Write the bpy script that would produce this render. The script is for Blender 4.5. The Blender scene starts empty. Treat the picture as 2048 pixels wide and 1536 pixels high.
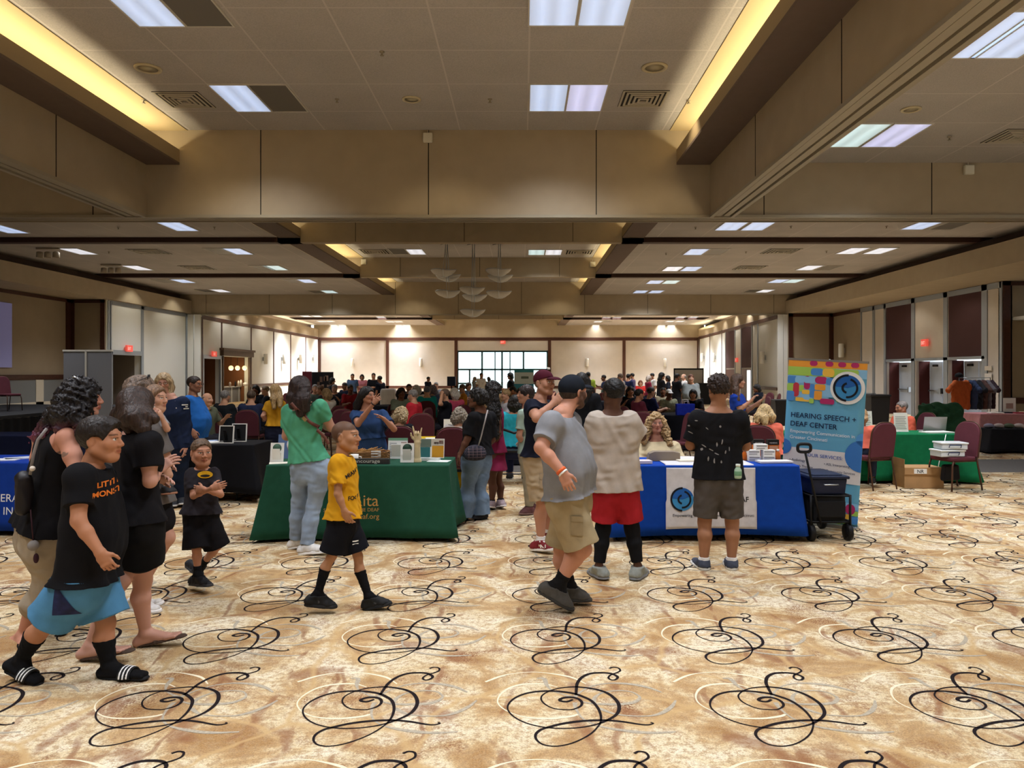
import bpy, bmesh, math, random
import numpy as np
import openvdb
from mathutils import Vector, Matrix
from mathutils.bvhtree import BVHTree
SC = bpy.context.scene
COL = SC.collection
PI = math.pi
random.seed(7)
RNG = np.random.default_rng(11)
F = 1539.0            # focal length in pixels of the 2048 wide photograph
VX, VY, EYE = 1045.0, 745.0, 1.68   # vanishing point of the hall's long axis, eye height in metres
# ------------------------------------------------------------------ camera
cam_d = bpy.data.cameras.new('camera'); cam = bpy.data.objects.new('camera', cam_d); COL.objects.link(cam)
cam.location = (0, 0, EYE); cam.rotation_euler = (PI/2, 0, 0)
cam_d.sensor_width = 36.0; cam_d.lens = 36.0*F/2048.0
cam_d.shift_x = -(VX-1024)/2048.0; cam_d.shift_y = -(768-VY)/2048.0
cam_d.clip_start = 0.1; cam_d.clip_end = 400
SC.camera = cam
SC.view_settings.view_transform = 'Standard'; SC.view_settings.look = 'None'
SC.view_settings.gamma = 1.0; SC.view_settings.use_curve_mapping = False
SC.view_settings.exposure = 0.0
SC.cycles.use_denoising = True; SC.cycles.use_adaptive_sampling = True; SC.cycles.adaptive_threshold = .05
SC.cycles.max_bounces = 6; SC.cycles.diffuse_bounces = 3; SC.cycles.glossy_bounces = 2
SC.cycles.transmission_bounces = 4; SC.cycles.transparent_max_bounces = 8
SC.cycles.sample_clamp_indirect = 6.0
SC.cycles.caustics_reflective = False; SC.cycles.caustics_refractive = False
# ------------------------------------------------------------------ daylight
W = bpy.data.worlds.new('daylight'); SC.world = W; W.use_nodes = True
W.node_tree.nodes['Background'].inputs[0].default_value = (0.80, 0.92, 1.0, 1)
W.node_tree.nodes['Background'].inputs[1].default_value = 2.6
def area_light(name, loc, rot, sx, sy, power, col, spread=180):
  l = bpy.data.lights.new(name, 'AREA'); l.shape = 'RECTANGLE'; l.size = sx; l.size_y = sy
  l.energy = power; l.color = col; l.spread = math.radians(spread)
  o = bpy.data.objects.new(name, l); COL.objects.link(o); o.location = loc; o.rotation_euler = rot
  return o
def spot_light(name, loc, rot, power, col, ang, blend, size=0.08):
  l = bpy.data.lights.new(name, 'SPOT'); l.energy = power; l.color = col
  l.spot_size = math.radians(ang); l.spot_blend = blend; l.shadow_soft_size = size
  o = bpy.data.objects.new(name, l); COL.objects.link(o); o.location = loc; o.rotation_euler = rot
  return o
WARM = (1.0, 0.85, 0.55)
K_FIX = 0.72          # brightness of a ceiling panel's lens seen from far off its axis
K_LAMP = (29.0, 38.0, 210.0, 60.0) # watts one panel throws down through its prismatic lens (near, middle, far section, overhead pairs)
K_COVE = 10.0         # watts per metre of cove lamp
K_DOWN = 60.0         # watts of one recessed can
# cove lamps: in the two troughs of the central coffer (all three sections) and in the far section's outer coves
for (y0, y1, k) in ((-9, 13.6, 1.0), (14.6, 21.2, .75), (22.0, 29.1, .75), (29.8, 36.9, .8), (38, 44.7, .6), (45.3, 52.5, .6), (53.1, 60.5, .6)):
  for x in (-6.52, 3.11):
    area_light('cove_lamp', (x, (y0+y1)/2, 5.50), (PI, 0, 0), 0.12, y1-y0, K_COVE*k*(y1-y0), WARM)
for (y0, y1) in ((38, 60.5),):
  for x in (-16.3, 13.6):
    area_light('cove_lamp', (x, (y0+y1)/2, 4.95), (PI, 0, 0), 0.12, y1-y0, K_COVE*0.9*(y1-y0), WARM)
# recessed cans that graze the headers and walls
for x in (-4.9, -0.95, 2.9): spot_light('header_can', (x-.4, 12.3, 6.0), (math.radians(14), 0, 0), K_DOWN*.75, (1, .84, .58), 104, .55)
for x in (-5.3, 1.7): spot_light('header_can', (x, 35.6, 6.0), (math.radians(14), 0, 0), K_DOWN*1.2, (1, .86, .62), 104, .55)
for x in (-13.6, -8.3, -3.3, 0.4, 5.6, 11.2): spot_light('wall_can', (x, 59.6, 5.38 if abs(x+1.7) > 5 else 5.95), (math.radians(16), 0, 0), K_DOWN*1.3, (1, .92, .82), 116, .7)
for y in (40.5, 43.5, 47, 50.5, 54, 57.5):
  spot_light('wall_can', (-14.7, y, 5.3), (0, math.radians(24), 0), K_DOWN*1.3, (1, .94, .86), 110, .5)
  spot_light('wall_can', (12.4, y, 5.3), (0, math.radians(-24), 0), K_DOWN*1.2, (1, .93, .84), 110, .5)
for y in (31.5, 35.2): spot_light('wall_can', (-15.0, y, 5.35), (0, math.radians(20), 0), K_DOWN*.8, (1, .94, .80), 110, .5)
for y in (25.5, 29.0): spot_light('wall_can', (13.4, y, 4.5), (0, math.radians(-20), 0), K_DOWN*.7, (1, .92, .78), 120, .5)
# ================================================================== helpers
def P(px, py, D):
  """point of the hall seen at photograph pixel (px, py) at distance D"""
  return Vector(((px-VX)*D/F, D, EYE-(py-VY)*D/F))
def XatD(px, D): return (px-VX)*D/F
def ZatD(py, D): return EYE-(py-VY)*D/F
def DatX(px, X): return X*F/(px-VX)
def DatZ(py, z): return (z-EYE)*F/(VY-py)
def lin(c):
  if isinstance(c, str):
    c = c.lstrip('#'); c = [int(c[i:i+2], 16)/255 for i in (0, 2, 4)]
  return tuple((x/12.92 if x <= .04045 else ((x+.055)/1.055)**2.4) for x in c[:3])
MATS = {}
def mat(name, col, rough=.8, metal=0.0, spec=.3, bump=0, bscale=200, var=0, vscale=8, emit=None, estr=0, attr=False, alpha=1, bdist=.002, sheen=0):
  if name in MATS: return MATS[name]
  m = bpy.data.materials.new(name); m.use_nodes = True; nt = m.node_tree; b = nt.nodes['Principled BSDF']
  c = lin(col) if not isinstance(col, tuple) else col
  b.inputs['Base Color'].default_value = (*c, 1); b.inputs['Roughness'].default_value = rough
  b.inputs['Metallic'].default_value = metal; b.inputs['Specular IOR Level'].default_value = spec
  if sheen: b.inputs['Sheen Weight'].default_value = sheen
  tc = None
  if attr:
    a = nt.nodes.new('ShaderNodeAttribute'); a.attribute_name = 'Col'
    nt.links.new(a.outputs['Color'], b.inputs['Base Color'])
  if var or bump:
    tc = nt.nodes.new('ShaderNodeTexCoord')
  if var:
    n = nt.nodes.new('ShaderNodeTexNoise'); n.inputs['Scale'].default_value = vscale; n.inputs['Detail'].default_value = 5
    nt.links.new(tc.outputs['Object'], n.inputs['Vector'])
    mx = nt.nodes.new('ShaderNodeMix'); mx.data_type = 'RGBA'; mx.blend_type = 'MULTIPLY'
    r = nt.nodes.new('ShaderNodeMapRange'); r.inputs[1].default_value = .3; r.inputs[2].default_value = .7
    r.inputs[3].default_value = 1-var; r.inputs[4].default_value = 1+var*.4
    nt.links.new(n.outputs[0], r.inputs[0])
    cb = nt.nodes.new('ShaderNodeCombineColor')
    for i in range(3): nt.links.new(r.outputs[0], cb.inputs[i])
    mx.inputs['Factor'].default_value = 1
    if attr: nt.links.new(a.outputs['Color'], mx.inputs['A'])
    else: mx.inputs['A'].default_value = (*c, 1)
    nt.links.new(cb.outputs[0], mx.inputs['B']); nt.links.new(mx.outputs['Result'], b.inputs['Base Color'])
  if bump:
    n2 = nt.nodes.new('ShaderNodeTexNoise'); n2.inputs['Scale'].default_value = bscale; n2.inputs['Detail'].default_value = 3
    nt.links.new(tc.outputs['Object'], n2.inputs['Vector'])
    bp = nt.nodes.new('ShaderNodeBump'); bp.inputs['Strength'].default_value = bump; bp.inputs['Distance'].default_value = bdist
    nt.links.new(n2.outputs[0], bp.inputs['Height']); nt.links.new(bp.outputs[0], b.inputs['Normal'])
  if emit is not None:
    b.inputs['Emission Color'].default_value = (*lin(emit), 1); b.inputs['Emission Strength'].default_value = estr
  if alpha < 1: b.inputs['Alpha'].default_value = alpha
  MATS[name] = m; return m
def cloth(name, col, **k):
  d = dict(rough=.9, spec=.15, bump=.35, bscale=260, var=.12, vscale=14); d.update(k); return mat(name, col, **d)
class MB:
  """collects shapes that become ONE mesh"""
  def __init__(s): s.v = []; s.f = []; s.mi = []; s.sm = []; s.cur = 0; s.smooth = False
  def add(s, vs, fs, smooth=None):
    o = len(s.v); s.v.extend([tuple(v) for v in vs])
    for f in fs:
      s.f.append([i+o for i in f]); s.mi.append(s.cur); s.sm.append(s.smooth if smooth is None else smooth)
    return s
  def box(s, x0, x1, y0, y1, z0, z1, M=None):
    if x0 > x1: x0, x1 = x1, x0
    if y0 > y1: y0, y1 = y1, y0
    if z0 > z1: z0, z1 = z1, z0
    vs = [Vector(p) for p in ((x0,y0,z0),(x1,y0,z0),(x1,y1,z0),(x0,y1,z0),(x0,y0,z1),(x1,y0,z1),(x1,y1,z1),(x0,y1,z1))]
    if M is not None: vs = [M @ v for v in vs]
    return s.add(vs, [(0,3,2,1),(4,5,6,7),(0,1,5,4),(1,2,6,5),(2,3,7,6),(3,0,4,7)], False)
  def quad(s, a, b, c, d): return s.add([a, b, c, d], [(0,1,2,3)], False)
  def prism(s, poly, axis_vec, M=None):
    """extrude a polygon (3-D points) along a vector"""
    a = [Vector(p) for p in poly]; n = len(a); b = [p+Vector(axis_vec) for p in a]
    vs = a+b
    if M is not None: vs = [M @ v for v in vs]
    fs = [tuple(range(n))[::-1], tuple(range(n, 2*n))]+[(i, (i+1) % n, n+(i+1) % n, n+i) for i in range(n)]
    return s.add(vs, fs, False)
  def tube(s, pts, r, n=8, closed=False, cap=True):
    pts = [Vector(p) for p in pts]; m = len(pts); rs = r if isinstance(r, (list, tuple)) else [r]*m
    vs = []; ref = None
    for i, p in enumerate(pts):
      if closed: t = pts[(i+1) % m]-pts[i-1]
      else: t = pts[min(i+1, m-1)]-pts[max(i-1, 0)]
      if t.length < 1e-9: t = Vector((0, 0, 1))
      t.normalize()
      if ref is None: ref = t.orthogonal().normalized()
      ref = (ref-t*ref.dot(t));
      if ref.length < 1e-6: ref = t.orthogonal()
      ref.normalize(); bi = t.cross(ref)
      for k in range(n):
        a = 2*PI*k/n; vs.append(p+(ref*math.cos(a)+bi*math.sin(a))*rs[i])
    fs = []
    for i in range(m if closed else m-1):
      j = (i+1) % m
      for k in range(n):
        fs.append((i*n+k, i*n+(k+1) % n, j*n+(k+1) % n, j*n+k))
    if cap and not closed:
      fs.append(tuple(range(n))[::-1]); fs.append(tuple((m-1)*n+k for k in range(n)))
    return s.add(vs, fs, True)
  def lathe(s, prof, n=24, c=(0,0,0), M=None):
    """prof: (r, z) pairs turned about the z axis through c"""
    vs = []; m = len(prof)
    for (r, z) in prof:
      for k in range(n):
        a = 2*PI*k/n; vs.append(Vector((c[0]+r*math.cos(a), c[1]+r*math.sin(a), c[2]+z)))
    if M is not None: vs = [M @ v for v in vs]
    fs = []
    for i in range(m-1):
      for k in range(n):
        fs.append((i*n+k, i*n+(k+1) % n, (i+1)*n+(k+1) % n, (i+1)*n+k))
    if prof[0][0] > 1e-6: fs.append(tuple(range(n))[::-1])
    if prof[-1][0] > 1e-6: fs.append(tuple((m-1)*n+k for k in range(n)))
    return s.add(vs, fs, True)
  def ball(s, c, r, n=16, m=10, M=None):
    rx, ry, rz = (r, r, r) if not isinstance(r, (tuple, list)) else r
    vs = []
    for i in range(m+1):
      th = PI*i/m
      for k in range(n):
        a = 2*PI*k/n
        vs.append(Vector((c[0]+rx*math.sin(th)*math.cos(a), c[1]+ry*math.sin(th)*math.sin(a), c[2]-rz*math.cos(th))))
    if M is not None: vs = [M @ v for v in vs]
    fs = [(i*n+k, i*n+(k+1) % n, (i+1)*n+(k+1) % n, (i+1)*n+k) for i in range(m) for k in range(n)]
    return s.add(vs, fs, True)
  def grid(s, fn, nu, nv, smooth=True, closed=False):
    vs = [fn(i/(nu-1) if not closed else i/nu, j/(nv-1)) for i in range(nu) for j in range(nv)]
    fs = []
    for i in range(nu if closed else nu-1):
      for j in range(nv-1):
        i2 = (i+1) % nu
        fs.append((i*nv+j, i2*nv+j, i2*nv+j+1, i*nv+j+1))
    return s.add(vs, fs, smooth)
  def build(s, name, mats, parent=None, loc=None):
    me = bpy.data.meshes.new(name)
    vs = s.v
    if loc is not None: vs = [(v[0]-loc[0], v[1]-loc[1], v[2]-loc[2]) for v in vs]
    me.from_pydata(vs, [], s.f)
    if not isinstance(mats, (list, tuple)): mats = [mats]
    for m in mats: me.materials.append(m)
    me.polygons.foreach_set('material_index', s.mi); me.polygons.foreach_set('use_smooth', s.sm)
    me.update()
    o = bpy.data.objects.new(name, me); COL.objects.link(o)
    if loc is not None: o.location = loc
    if parent is not None: o.parent = parent
    return o
def bevel(o, w, seg=2):
  m = o.modifiers.new('bevel', 'BEVEL'); m.width = w; m.segments = seg; m.limit_method = 'ANGLE'; m.angle_limit = math.radians(40)
  return o
def tag(o, label, cat, group=None, kind=None):
  o['label'] = label; o['category'] = cat
  if group: o['group'] = group
  if kind: o['kind'] = kind
  return o
def thing(name, label, cat, loc=(0,0,0), rz=0, group=None):
  o = bpy.data.objects.new(name, None); COL.objects.link(o); o.empty_display_size = .1
  o.location = loc; o.rotation_euler = (0, 0, rz)
  return tag(o, label, cat, group)
def struct(o): o['kind'] = 'structure'; return o
def copy_tree(o, parent=None):
  c = o.copy(); COL.objects.link(c)
  if parent is not None: c.parent = parent
  for ch in list(o.children): copy_tree(ch, c)
  return c
def text_mesh(s, size, mat_, name='lettering', parent=None, M=None, align='LEFT', bold=0.0, spacing=1.0, extr=0.0012, xscale=1.0):
  """flat lettering as a mesh; local x runs along the line, local z up, facing -y; M places it"""
  cu = bpy.data.curves.new('t', 'FONT'); cu.body = s; cu.size = size; cu.align_x = align; cu.offset = bold*size
  cu.space_character = spacing; cu.resolution_u = 3
  o = bpy.data.objects.new('t', cu); COL.objects.link(o)
  bpy.context.view_layer.update()
  me = bpy.data.meshes.new_from_object(o.evaluated_get(bpy.context.evaluated_depsgraph_get()))
  bpy.data.objects.remove(o); bpy.data.curves.remove(cu)
  R = Matrix(((xscale,0,0,0),(0,0,1,0),(0,1,0,0),(0,0,0,1)))
  me.transform(R)
  me.name = name; me.materials.clear(); me.materials.append(mat_)
  if M is not None: me.transform(M)
  q = bpy.data.objects.new(name, me); COL.objects.link(q)
  if parent is not None: q.parent = parent
  return q
def conform(o, targets, d, off=.003, step=.03, trim=False):
  """drape a flat mesh along direction d onto target meshes (all in the same space)"""
  bm = bmesh.new(); bm.from_mesh(o.data)
  xs = [v.co for v in bm.verts]
  lo = Vector([min(c[i] for c in xs) for i in range(3)]); hi = Vector([max(c[i] for c in xs) for i in range(3)])
  for ax in range(3):
    n = Vector((0,0,0)); n[ax] = 1
    if hi[ax]-lo[ax] < step*1.2: continue
    t = lo[ax]+step
    while t < hi[ax]:
      p = Vector((0,0,0)); p[ax] = t
      bmesh.ops.bisect_plane(bm, geom=bm.verts[:]+bm.edges[:]+bm.faces[:], plane_co=p, plane_no=n); t += step
  trees = [BVHTree.FromPolygons([v.co.copy() for v in t.data.vertices], [tuple(p.vertices) for p in t.data.polygons]) for t in targets]
  d = Vector(d).normalized()
  miss = []
  for v in bm.verts:
    best = None
    for t in trees:
      h = t.ray_cast(v.co-d*.5, d)
      if h[0] is not None and (best is None or h[3] < best[1]): best = (h[0], h[3])
    if best: v.co = best[0]-d*off
    else: miss.append(v)
  if trim and miss: bmesh.ops.delete(bm, geom=miss, context='VERTS')
  bad = [f for f in bm.faces if max(e.calc_length() for e in f.edges) > step*3.2]
  if bad and step < .06: bmesh.ops.delete(bm, geom=bad, context='FACES')
  bm.to_mesh(o.data); bm.free(); return o
ORD = ['zeroth', 'first', 'second', 'third', 'fourth', 'fifth', 'sixth', 'seventh', 'eighth', 'ninth', 'tenth', 'eleventh', 'twelfth']
# ================================================================== bodies, clothes and hair as smooth distance fields
def V3(*a): return np.array(a, float)
def nrm(v): v = np.asarray(v, float); n = np.linalg.norm(v); return v/n if n > 1e-9 else v
class Field:
  def __init__(s, lo, hi, vox):
    s.vox = vox; s.lo = np.asarray(lo, float)-vox*3; n = np.ceil((np.asarray(hi)-s.lo)/vox).astype(int)+4
    s.n = n; s.f = np.full(n, .4, np.float32)
    s.ax = [(s.lo[i]+np.arange(n[i])*vox).astype(np.float32) for i in range(3)]
  def sub(s, lo, hi):
    a = np.clip(np.floor((np.asarray(lo)-s.lo)/s.vox).astype(int), 0, s.n-1); b = np.clip(np.ceil((np.asarray(hi)-s.lo)/s.vox).astype(int)+1, a+1, s.n)
    sl = tuple(slice(a[i], b[i]) for i in range(3))
    return sl, s.ax[0][sl[0]][:, None, None], s.ax[1][sl[1]][None, :, None], s.ax[2][sl[2]][None, None, :]
  def put(s, sl, d, k, op='u'):
    a = s.f[sl]
    if op == 'u':
      if k > 0: h = np.maximum(k-np.abs(a-d), 0)/k; s.f[sl] = np.minimum(a, d)-h*h*k*.25
      else: s.f[sl] = np.minimum(a, d)
    else:      # carve
      if k > 0: h = np.maximum(k-np.abs(a+d), 0)/k; s.f[sl] = np.maximum(a, -d)+h*h*k*.25
      else: s.f[sl] = np.maximum(a, -d)
  def rc(s, a, b, ra, rb=None, k=.02, lat=None, ls=1.0, clip=(), op='u'):
    """tapered capsule a-b; lat/ls: flatten (ls<1) or widen (ls>1) it along a direction; clip: (point, normal) planes"""
    rb = ra if rb is None else rb; a = np.asarray(a, float); b = np.asarray(b, float); R = max(ra, rb)*max(1, ls)+k+s.vox*2
    sl, X, Y, Z = s.sub(np.minimum(a, b)-R, np.maximum(a, b)+R)
    px, py, pz = X-a[0], Y-a[1], Z-a[2]; d = b-a; L = float(d@d)+1e-12
    t = np.clip((px*d[0]+py*d[1]+pz*d[2])/L, 0, 1)
    qx, qy, qz = px-t*d[0], py-t*d[1], pz-t*d[2]
    if lat is not None:
      u = nrm(lat); w = (qx*u[0]+qy*u[1]+qz*u[2])*(1-1/ls); qx, qy, qz = qx-w*u[0], qy-w*u[1], qz-w*u[2]
    v = np.sqrt(qx*qx+qy*qy+qz*qz)-(ra+(rb-ra)*t)
    for (c, n) in clip: v = np.maximum(v, (X-c[0])*n[0]+(Y-c[1])*n[1]+(Z-c[2])*n[2])
    s.put(sl, v.astype(np.float32), k, op); return s
  def chain(s, pts, rs, k=.02, **kw):
    for i in range(len(pts)-1): s.rc(pts[i], pts[i+1], rs[i], rs[i+1], k, **kw)
    return s
  def ell(s, c, r, M=None, k=.02, op='u', clip=()):
    """ellipsoid with radii r along the columns of M"""
    c = np.asarray(c, float); r = np.asarray(r, float); R = r.max()+k+s.vox*2
    sl, X, Y, Z = s.sub(c-R, c+R); px, py, pz = X-c[0], Y-c[1], Z-c[2]
    M = np.eye(3) if M is None else M
    q = [px*M[0, i]+py*M[1, i]+pz*M[2, i] for i in range(3)]
    k0 = np.sqrt(sum((q[i]/r[i])**2 for i in range(3))); k1 = np.sqrt(sum((q[i]/r[i]**2)**2 for i in range(3)))+1e-9
    v = k0*(k0-1)/k1
    for (cc, n) in clip: v = np.maximum(v, (X-cc[0])*n[0]+(Y-cc[1])*n[1]+(Z-cc[2])*n[2])
    s.put(sl, v.astype(np.float32), k, op); return s
  def sweep(s, pts, ws, rs, us, k=.03, cap=(True, True), extra=0.0, wave=None):
    """stack of stadium sections: centres pts, half widths ws along directions us, radii rs"""
    pts = np.asarray(pts, float); ws = np.asarray(ws, float); rs = np.asarray(rs, float)+extra; us = np.asarray(us, float)
    ax = nrm(pts[-1]-pts[0]); tt = (pts-pts[0])@ax; R = (ws+rs).max()+k+s.vox*2+.02
    sl, X, Y, Z = s.sub(pts.min(0)-R, pts.max(0)+R)
    t = (X-pts[0][0])*ax[0]+(Y-pts[0][1])*ax[1]+(Z-pts[0][2])*ax[2]
    tf = np.linspace(0, tt[-1], 64); kw = max(1, int(64*min(.045/max(tt[-1], .01), .12)))
    def ip(col):
      c = np.interp(tf, tt, col); e = np.pad(c, kw, mode='reflect', reflect_type='odd'); g_ = np.hanning(2*kw+3)[1:-1]
      return np.interp(t.ravel(), tf, np.convolve(e, g_/g_.sum(), 'valid')).reshape(t.shape).astype(np.float32)
    cx, cy, cz = ip(pts[:, 0]), ip(pts[:, 1]), ip(pts[:, 2])
    ux, uy, uz = ip(us[:, 0]), ip(us[:, 1]), ip(us[:, 2])
    w, r = ip(ws), ip(rs)
    qx, qy, qz = X-cx, Y-cy, Z-cz
    ta = (np.minimum(t, 0) if not cap[0] else 0)+(np.maximum(t-tt[-1], 0) if not cap[1] else 0)
    lu = qx*ux+qy*uy+qz*uz; al = qx*ax[0]+qy*ax[1]+qz*ax[2]
    px, py, pz = qx-lu*ux-al*ax[0], qy-lu*uy-al*ax[1], qz-lu*uz-al*ax[2]
    le = np.maximum(np.abs(lu)-w, 0); v = np.sqrt(le*le+px*px+py*py+pz*pz+ta*ta)-r
    if wave is not None: v = v+wave(X, Y, Z, t, lu)
    if cap[0]: v = np.maximum(v, -t)
    if cap[1]: v = np.maximum(v, t-tt[-1])
    s.put(sl, v.astype(np.float32), k); return s
  def cut(s, c, n):
    """remove everything on the n side of a plane through c"""
    X, Y, Z = s.ax[0][:, None, None], s.ax[1][None, :, None], s.ax[2][None, None, :]
    s.f = np.maximum(s.f, ((X-c[0])*n[0]+(Y-c[1])*n[1]+(Z-c[2])*n[2]).astype(np.float32)); return s
  def ripple(s, amp, wl, seed, dirs=None):
    g = np.random.default_rng(seed); X, Y, Z = s.ax[0][:, None, None], s.ax[1][None, :, None], s.ax[2][None, None, :]
    for i in range(4):
      d = nrm(g.normal(size=3)) if dirs is None else nrm(np.asarray(dirs[i % len(dirs)])+g.normal(size=3)*.45); q = nrm(g.normal(size=3)); q2 = nrm(g.normal(size=3))
      k = 2*PI/(wl*(.7+.8*g.random())); ph = g.random(3)*6
      ph2 = 1.9*np.sin(k*.45*(q[0]*X+q[1]*Y+q[2]*Z)+ph[0])
      am = .55+.45*np.sin(k*.3*(q2[0]*X+q2[1]*Y+q2[2]*Z)+ph[1])
      s.f = s.f+(amp*.8*am*np.sin(k*(d[0]*X+d[1]*Y+d[2]*Z)+ph2)).astype(np.float32)
    return s
  def mesh(s, name, mats, parent=None, org=(0, 0, 0), color=None, adapt=0.0, smooth=1):
    s.f[0], s.f[-1] = .4, .4; s.f[:, 0], s.f[:, -1] = .4, .4; s.f[:, :, 0], s.f[:, :, -1] = .4, .4
    g = openvdb.FloatGrid(background=.4); g.copyFromArray(np.ascontiguousarray(s.f), tolerance=0)
    P_, Q_ = g.convertToQuads(isovalue=0.0)
    if len(P_) == 0: raise RuntimeError('empty field '+name)
    pts = P_.astype(np.float64)*s.vox+s.lo
    Q_ = Q_[:, ::-1] if FLIP else Q_
    me = bpy.data.meshes.new(name)
    me.vertices.add(len(pts)); me.vertices.foreach_set('co', (pts-np.asarray(org)).astype(np.float32).ravel())
    me.loops.add(Q_.size); me.loops.foreach_set('vertex_index', Q_.astype(np.int32).ravel())
    me.polygons.add(len(Q_)); me.polygons.foreach_set('loop_start', np.arange(0, Q_.size, 4, dtype=np.int32))
    try: me.polygons.foreach_set('loop_total', np.full(len(Q_), 4, np.int32))
    except Exception: pass
    me.update(calc_edges=True); me.validate()
    me.polygons.foreach_set('use_smooth', np.ones(len(me.polygons), bool))
    for m in (mats if isinstance(mats, (list, tuple)) else [mats]): me.materials.append(m)
    if color is not None:
      c = color(pts); at = me.color_attributes.new('Col', 'FLOAT_COLOR', 'POINT')
      at.data.foreach_set('color', np.concatenate([c, np.ones((len(c), 1))], 1).astype(np.float32).ravel())
    o = bpy.data.objects.new(name, me); COL.objects.link(o)
    if parent is not None: o.parent = parent
    return o
FLIP = True
def smooth01(x): x = np.clip(x, 0, 1); return x*x*(3-2*x)
def add_hand(S, wrist, d, pn, tn, sc=1.0, curl=.45, fingers=None, spread=.1, k=.008):
  """palm, four fingers of unequal length with two knuckle bends, and a thumb leaving the side of the palm.
  d: from wrist to knuckles, pn: out of the palm, tn: side the thumb is on; fingers: curl of index..little"""
  d = nrm(d); pn = nrm(pn-d*np.dot(pn, d)); tn2 = nrm(np.cross(d, pn));
  if np.dot(tn2, tn) < 0: tn2 = -tn2
  tn = tn2; wr = np.asarray(wrist, float)
  pl = .088*sc; S.rc(wr, wr+d*pl*.45, .021*sc, .019*sc, .02*sc, lat=tn, ls=1.5)
  S.rc(wr+d*pl*.35, wr+d*pl*.85, .0155*sc, .0135*sc, .015*sc, lat=tn, ls=2.5)
  fl = [.072, .080, .074, .058]; off = [.030, .010, -.010, -.029]; cs = fingers if fingers is not None else [curl*.8, curl, curl*1.1, curl*1.2]
  for i in range(4):
    b = wr+d*pl*(.95 if i in (1, 2) else .9)+tn*off[i]*sc; ang = spread*(1.5-i)/1.5
    dd = nrm(d+tn*ang); r = (.0088 if i < 3 else .0076)*sc; L = fl[i]*sc; p = b; a = 0
    S.rc(wr+d*pl*.5+tn*off[i]*.7*sc, b, r*1.1, r, k)
    for j, (fr, tu) in enumerate(((.46, .55), (.30, .85), (.24, .6))):
      a += cs[i]*tu*1.15; v = dd*math.cos(a)+pn*math.sin(a); q = p+v*L*fr
      S.rc(p, q, r*(1-.08*j), r*(.92-.08*j), k*.5); p = q
  t0 = wr+d*pl*.22+tn*.020*sc; t1 = t0+nrm(d*.55+tn*.75+pn*.25)*.036*sc; t2 = t1+nrm(d*.85+tn*.35+pn*.3*(1+curl))*.030*sc; t3 = t2+nrm(d*.9+tn*.05+pn*.35*(1+curl))*.024*sc
  S.rc(t0, t1, .0135*sc, .0115*sc, .012*sc); S.rc(t1, t2, .0105*sc, .0095*sc, k*.6); S.rc(t2, t3, .0095*sc, .008*sc, k*.6)
def head_axes(az, pitch=0, roll=0):
  """az: 0 looks to image right, 90 away from the camera, 180 left, 270 towards the camera"""
  a, p = math.radians(az), math.radians(pitch)
  f = V3(math.cos(a)*math.cos(p), math.sin(a)*math.cos(p), math.sin(p)); up = V3(0, 0, 1)
  r = nrm(np.cross(f, up)); u = np.cross(r, f)
  if roll: c, s_ = math.cos(math.radians(roll)), math.sin(math.radians(roll)); r, u = r*c+u*s_, u*c-r*s_
  return r, f, u
def add_head(S, c, A, h=1.0, child=False, detail=True, nose=1.0, fat=1.0):
  r, f, u = A; M = np.stack([r, f, u], 1); L = lambda x, y, z: np.asarray(c)+(r*x+f*y+u*z)*h
  S.ell(L(0, -.012, .030), np.array([.0745, .094, .084])*h, M, .02)
  jw = 1.06 if child else 1.0
  S.rc(L(0, .022, -.024), L(0, .050, -.074), .060*h*jw*fat, .038*h*jw*fat, .035*h)
  S.ell(L(0, .068, -.093), np.array([.024, .020, .017])*h, M, .022*h)
  for s in (-1, 1):
    S.ell(L(s*.037, .058, -.020), np.array([.030, .026, .026])*h*fat, M, .03*h)
    S.rc(L(s*.058*fat, .0, -.050), L(s*.036*fat, .050, -.084), .024*h, .018*h, .03*h)
  if not detail:
    S.rc(L(0, .09, .012), L(0, .106, -.024), .010*h, .014*h, .012*h)
    for s in (-1, 1): S.ell(L(s*.077, -.012, -.004), np.array([.011, .020, .032])*h, M, .008*h)
    return
  S.rc(L(-.034, .076, .030), L(.034, .076, .030), .013*h, .013*h, .018*h)
  for s in (-1, 1):
    S.ell(L(s*.032, .101, .010), np.array([.021, .017, .012])*h, M, .014*h, op='c')
    S.ell(L(s*.0315, .0745, .0095), np.array([.0145, .0145, .0135])*h, M, .004*h)
    S.rc(L(s*.046, .076, .022), L(s*.018, .090, .021), .0055*h, .0055*h, .008*h)
  n = nose*h
  S.rc(L(0, .087, .014), L(0, .107, -.020), .0078*n, .0118*n, .014*h)
  for s in (-1, 1): S.ell(L(s*.0125, .098, -.026), np.array([.0085, .011, .0085])*n, M, .008*h)
  S.rc(L(0, .088, -.036), L(0, .090, -.046), .010*h, .010*h, .012*h)
  S.rc(L(-.021, .084, -.0525), L(0, .0965, -.0485), .0055*h, .0068*h, .005*h); S.rc(L(.021, .084, -.0525), L(0, .0965, -.0485), .0055*h, .0068*h, .005*h)
  S.rc(L(-.018, .084, -.0585), L(0, .0945, -.0605), .0058*h, .0075*h, .005*h); S.rc(L(.018, .084, -.0585), L(0, .0945, -.0605), .0058*h, .0075*h, .005*h)
  for s in (-1, 1):
    S.ell(L(s*.079, -.016, -.002), np.array([.0085, .020, .032])*h, M, .008*h)
    S.ell(L(s*.088, -.008, .0), np.array([.006, .010, .016])*h, M, .005*h, op='c')
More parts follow.
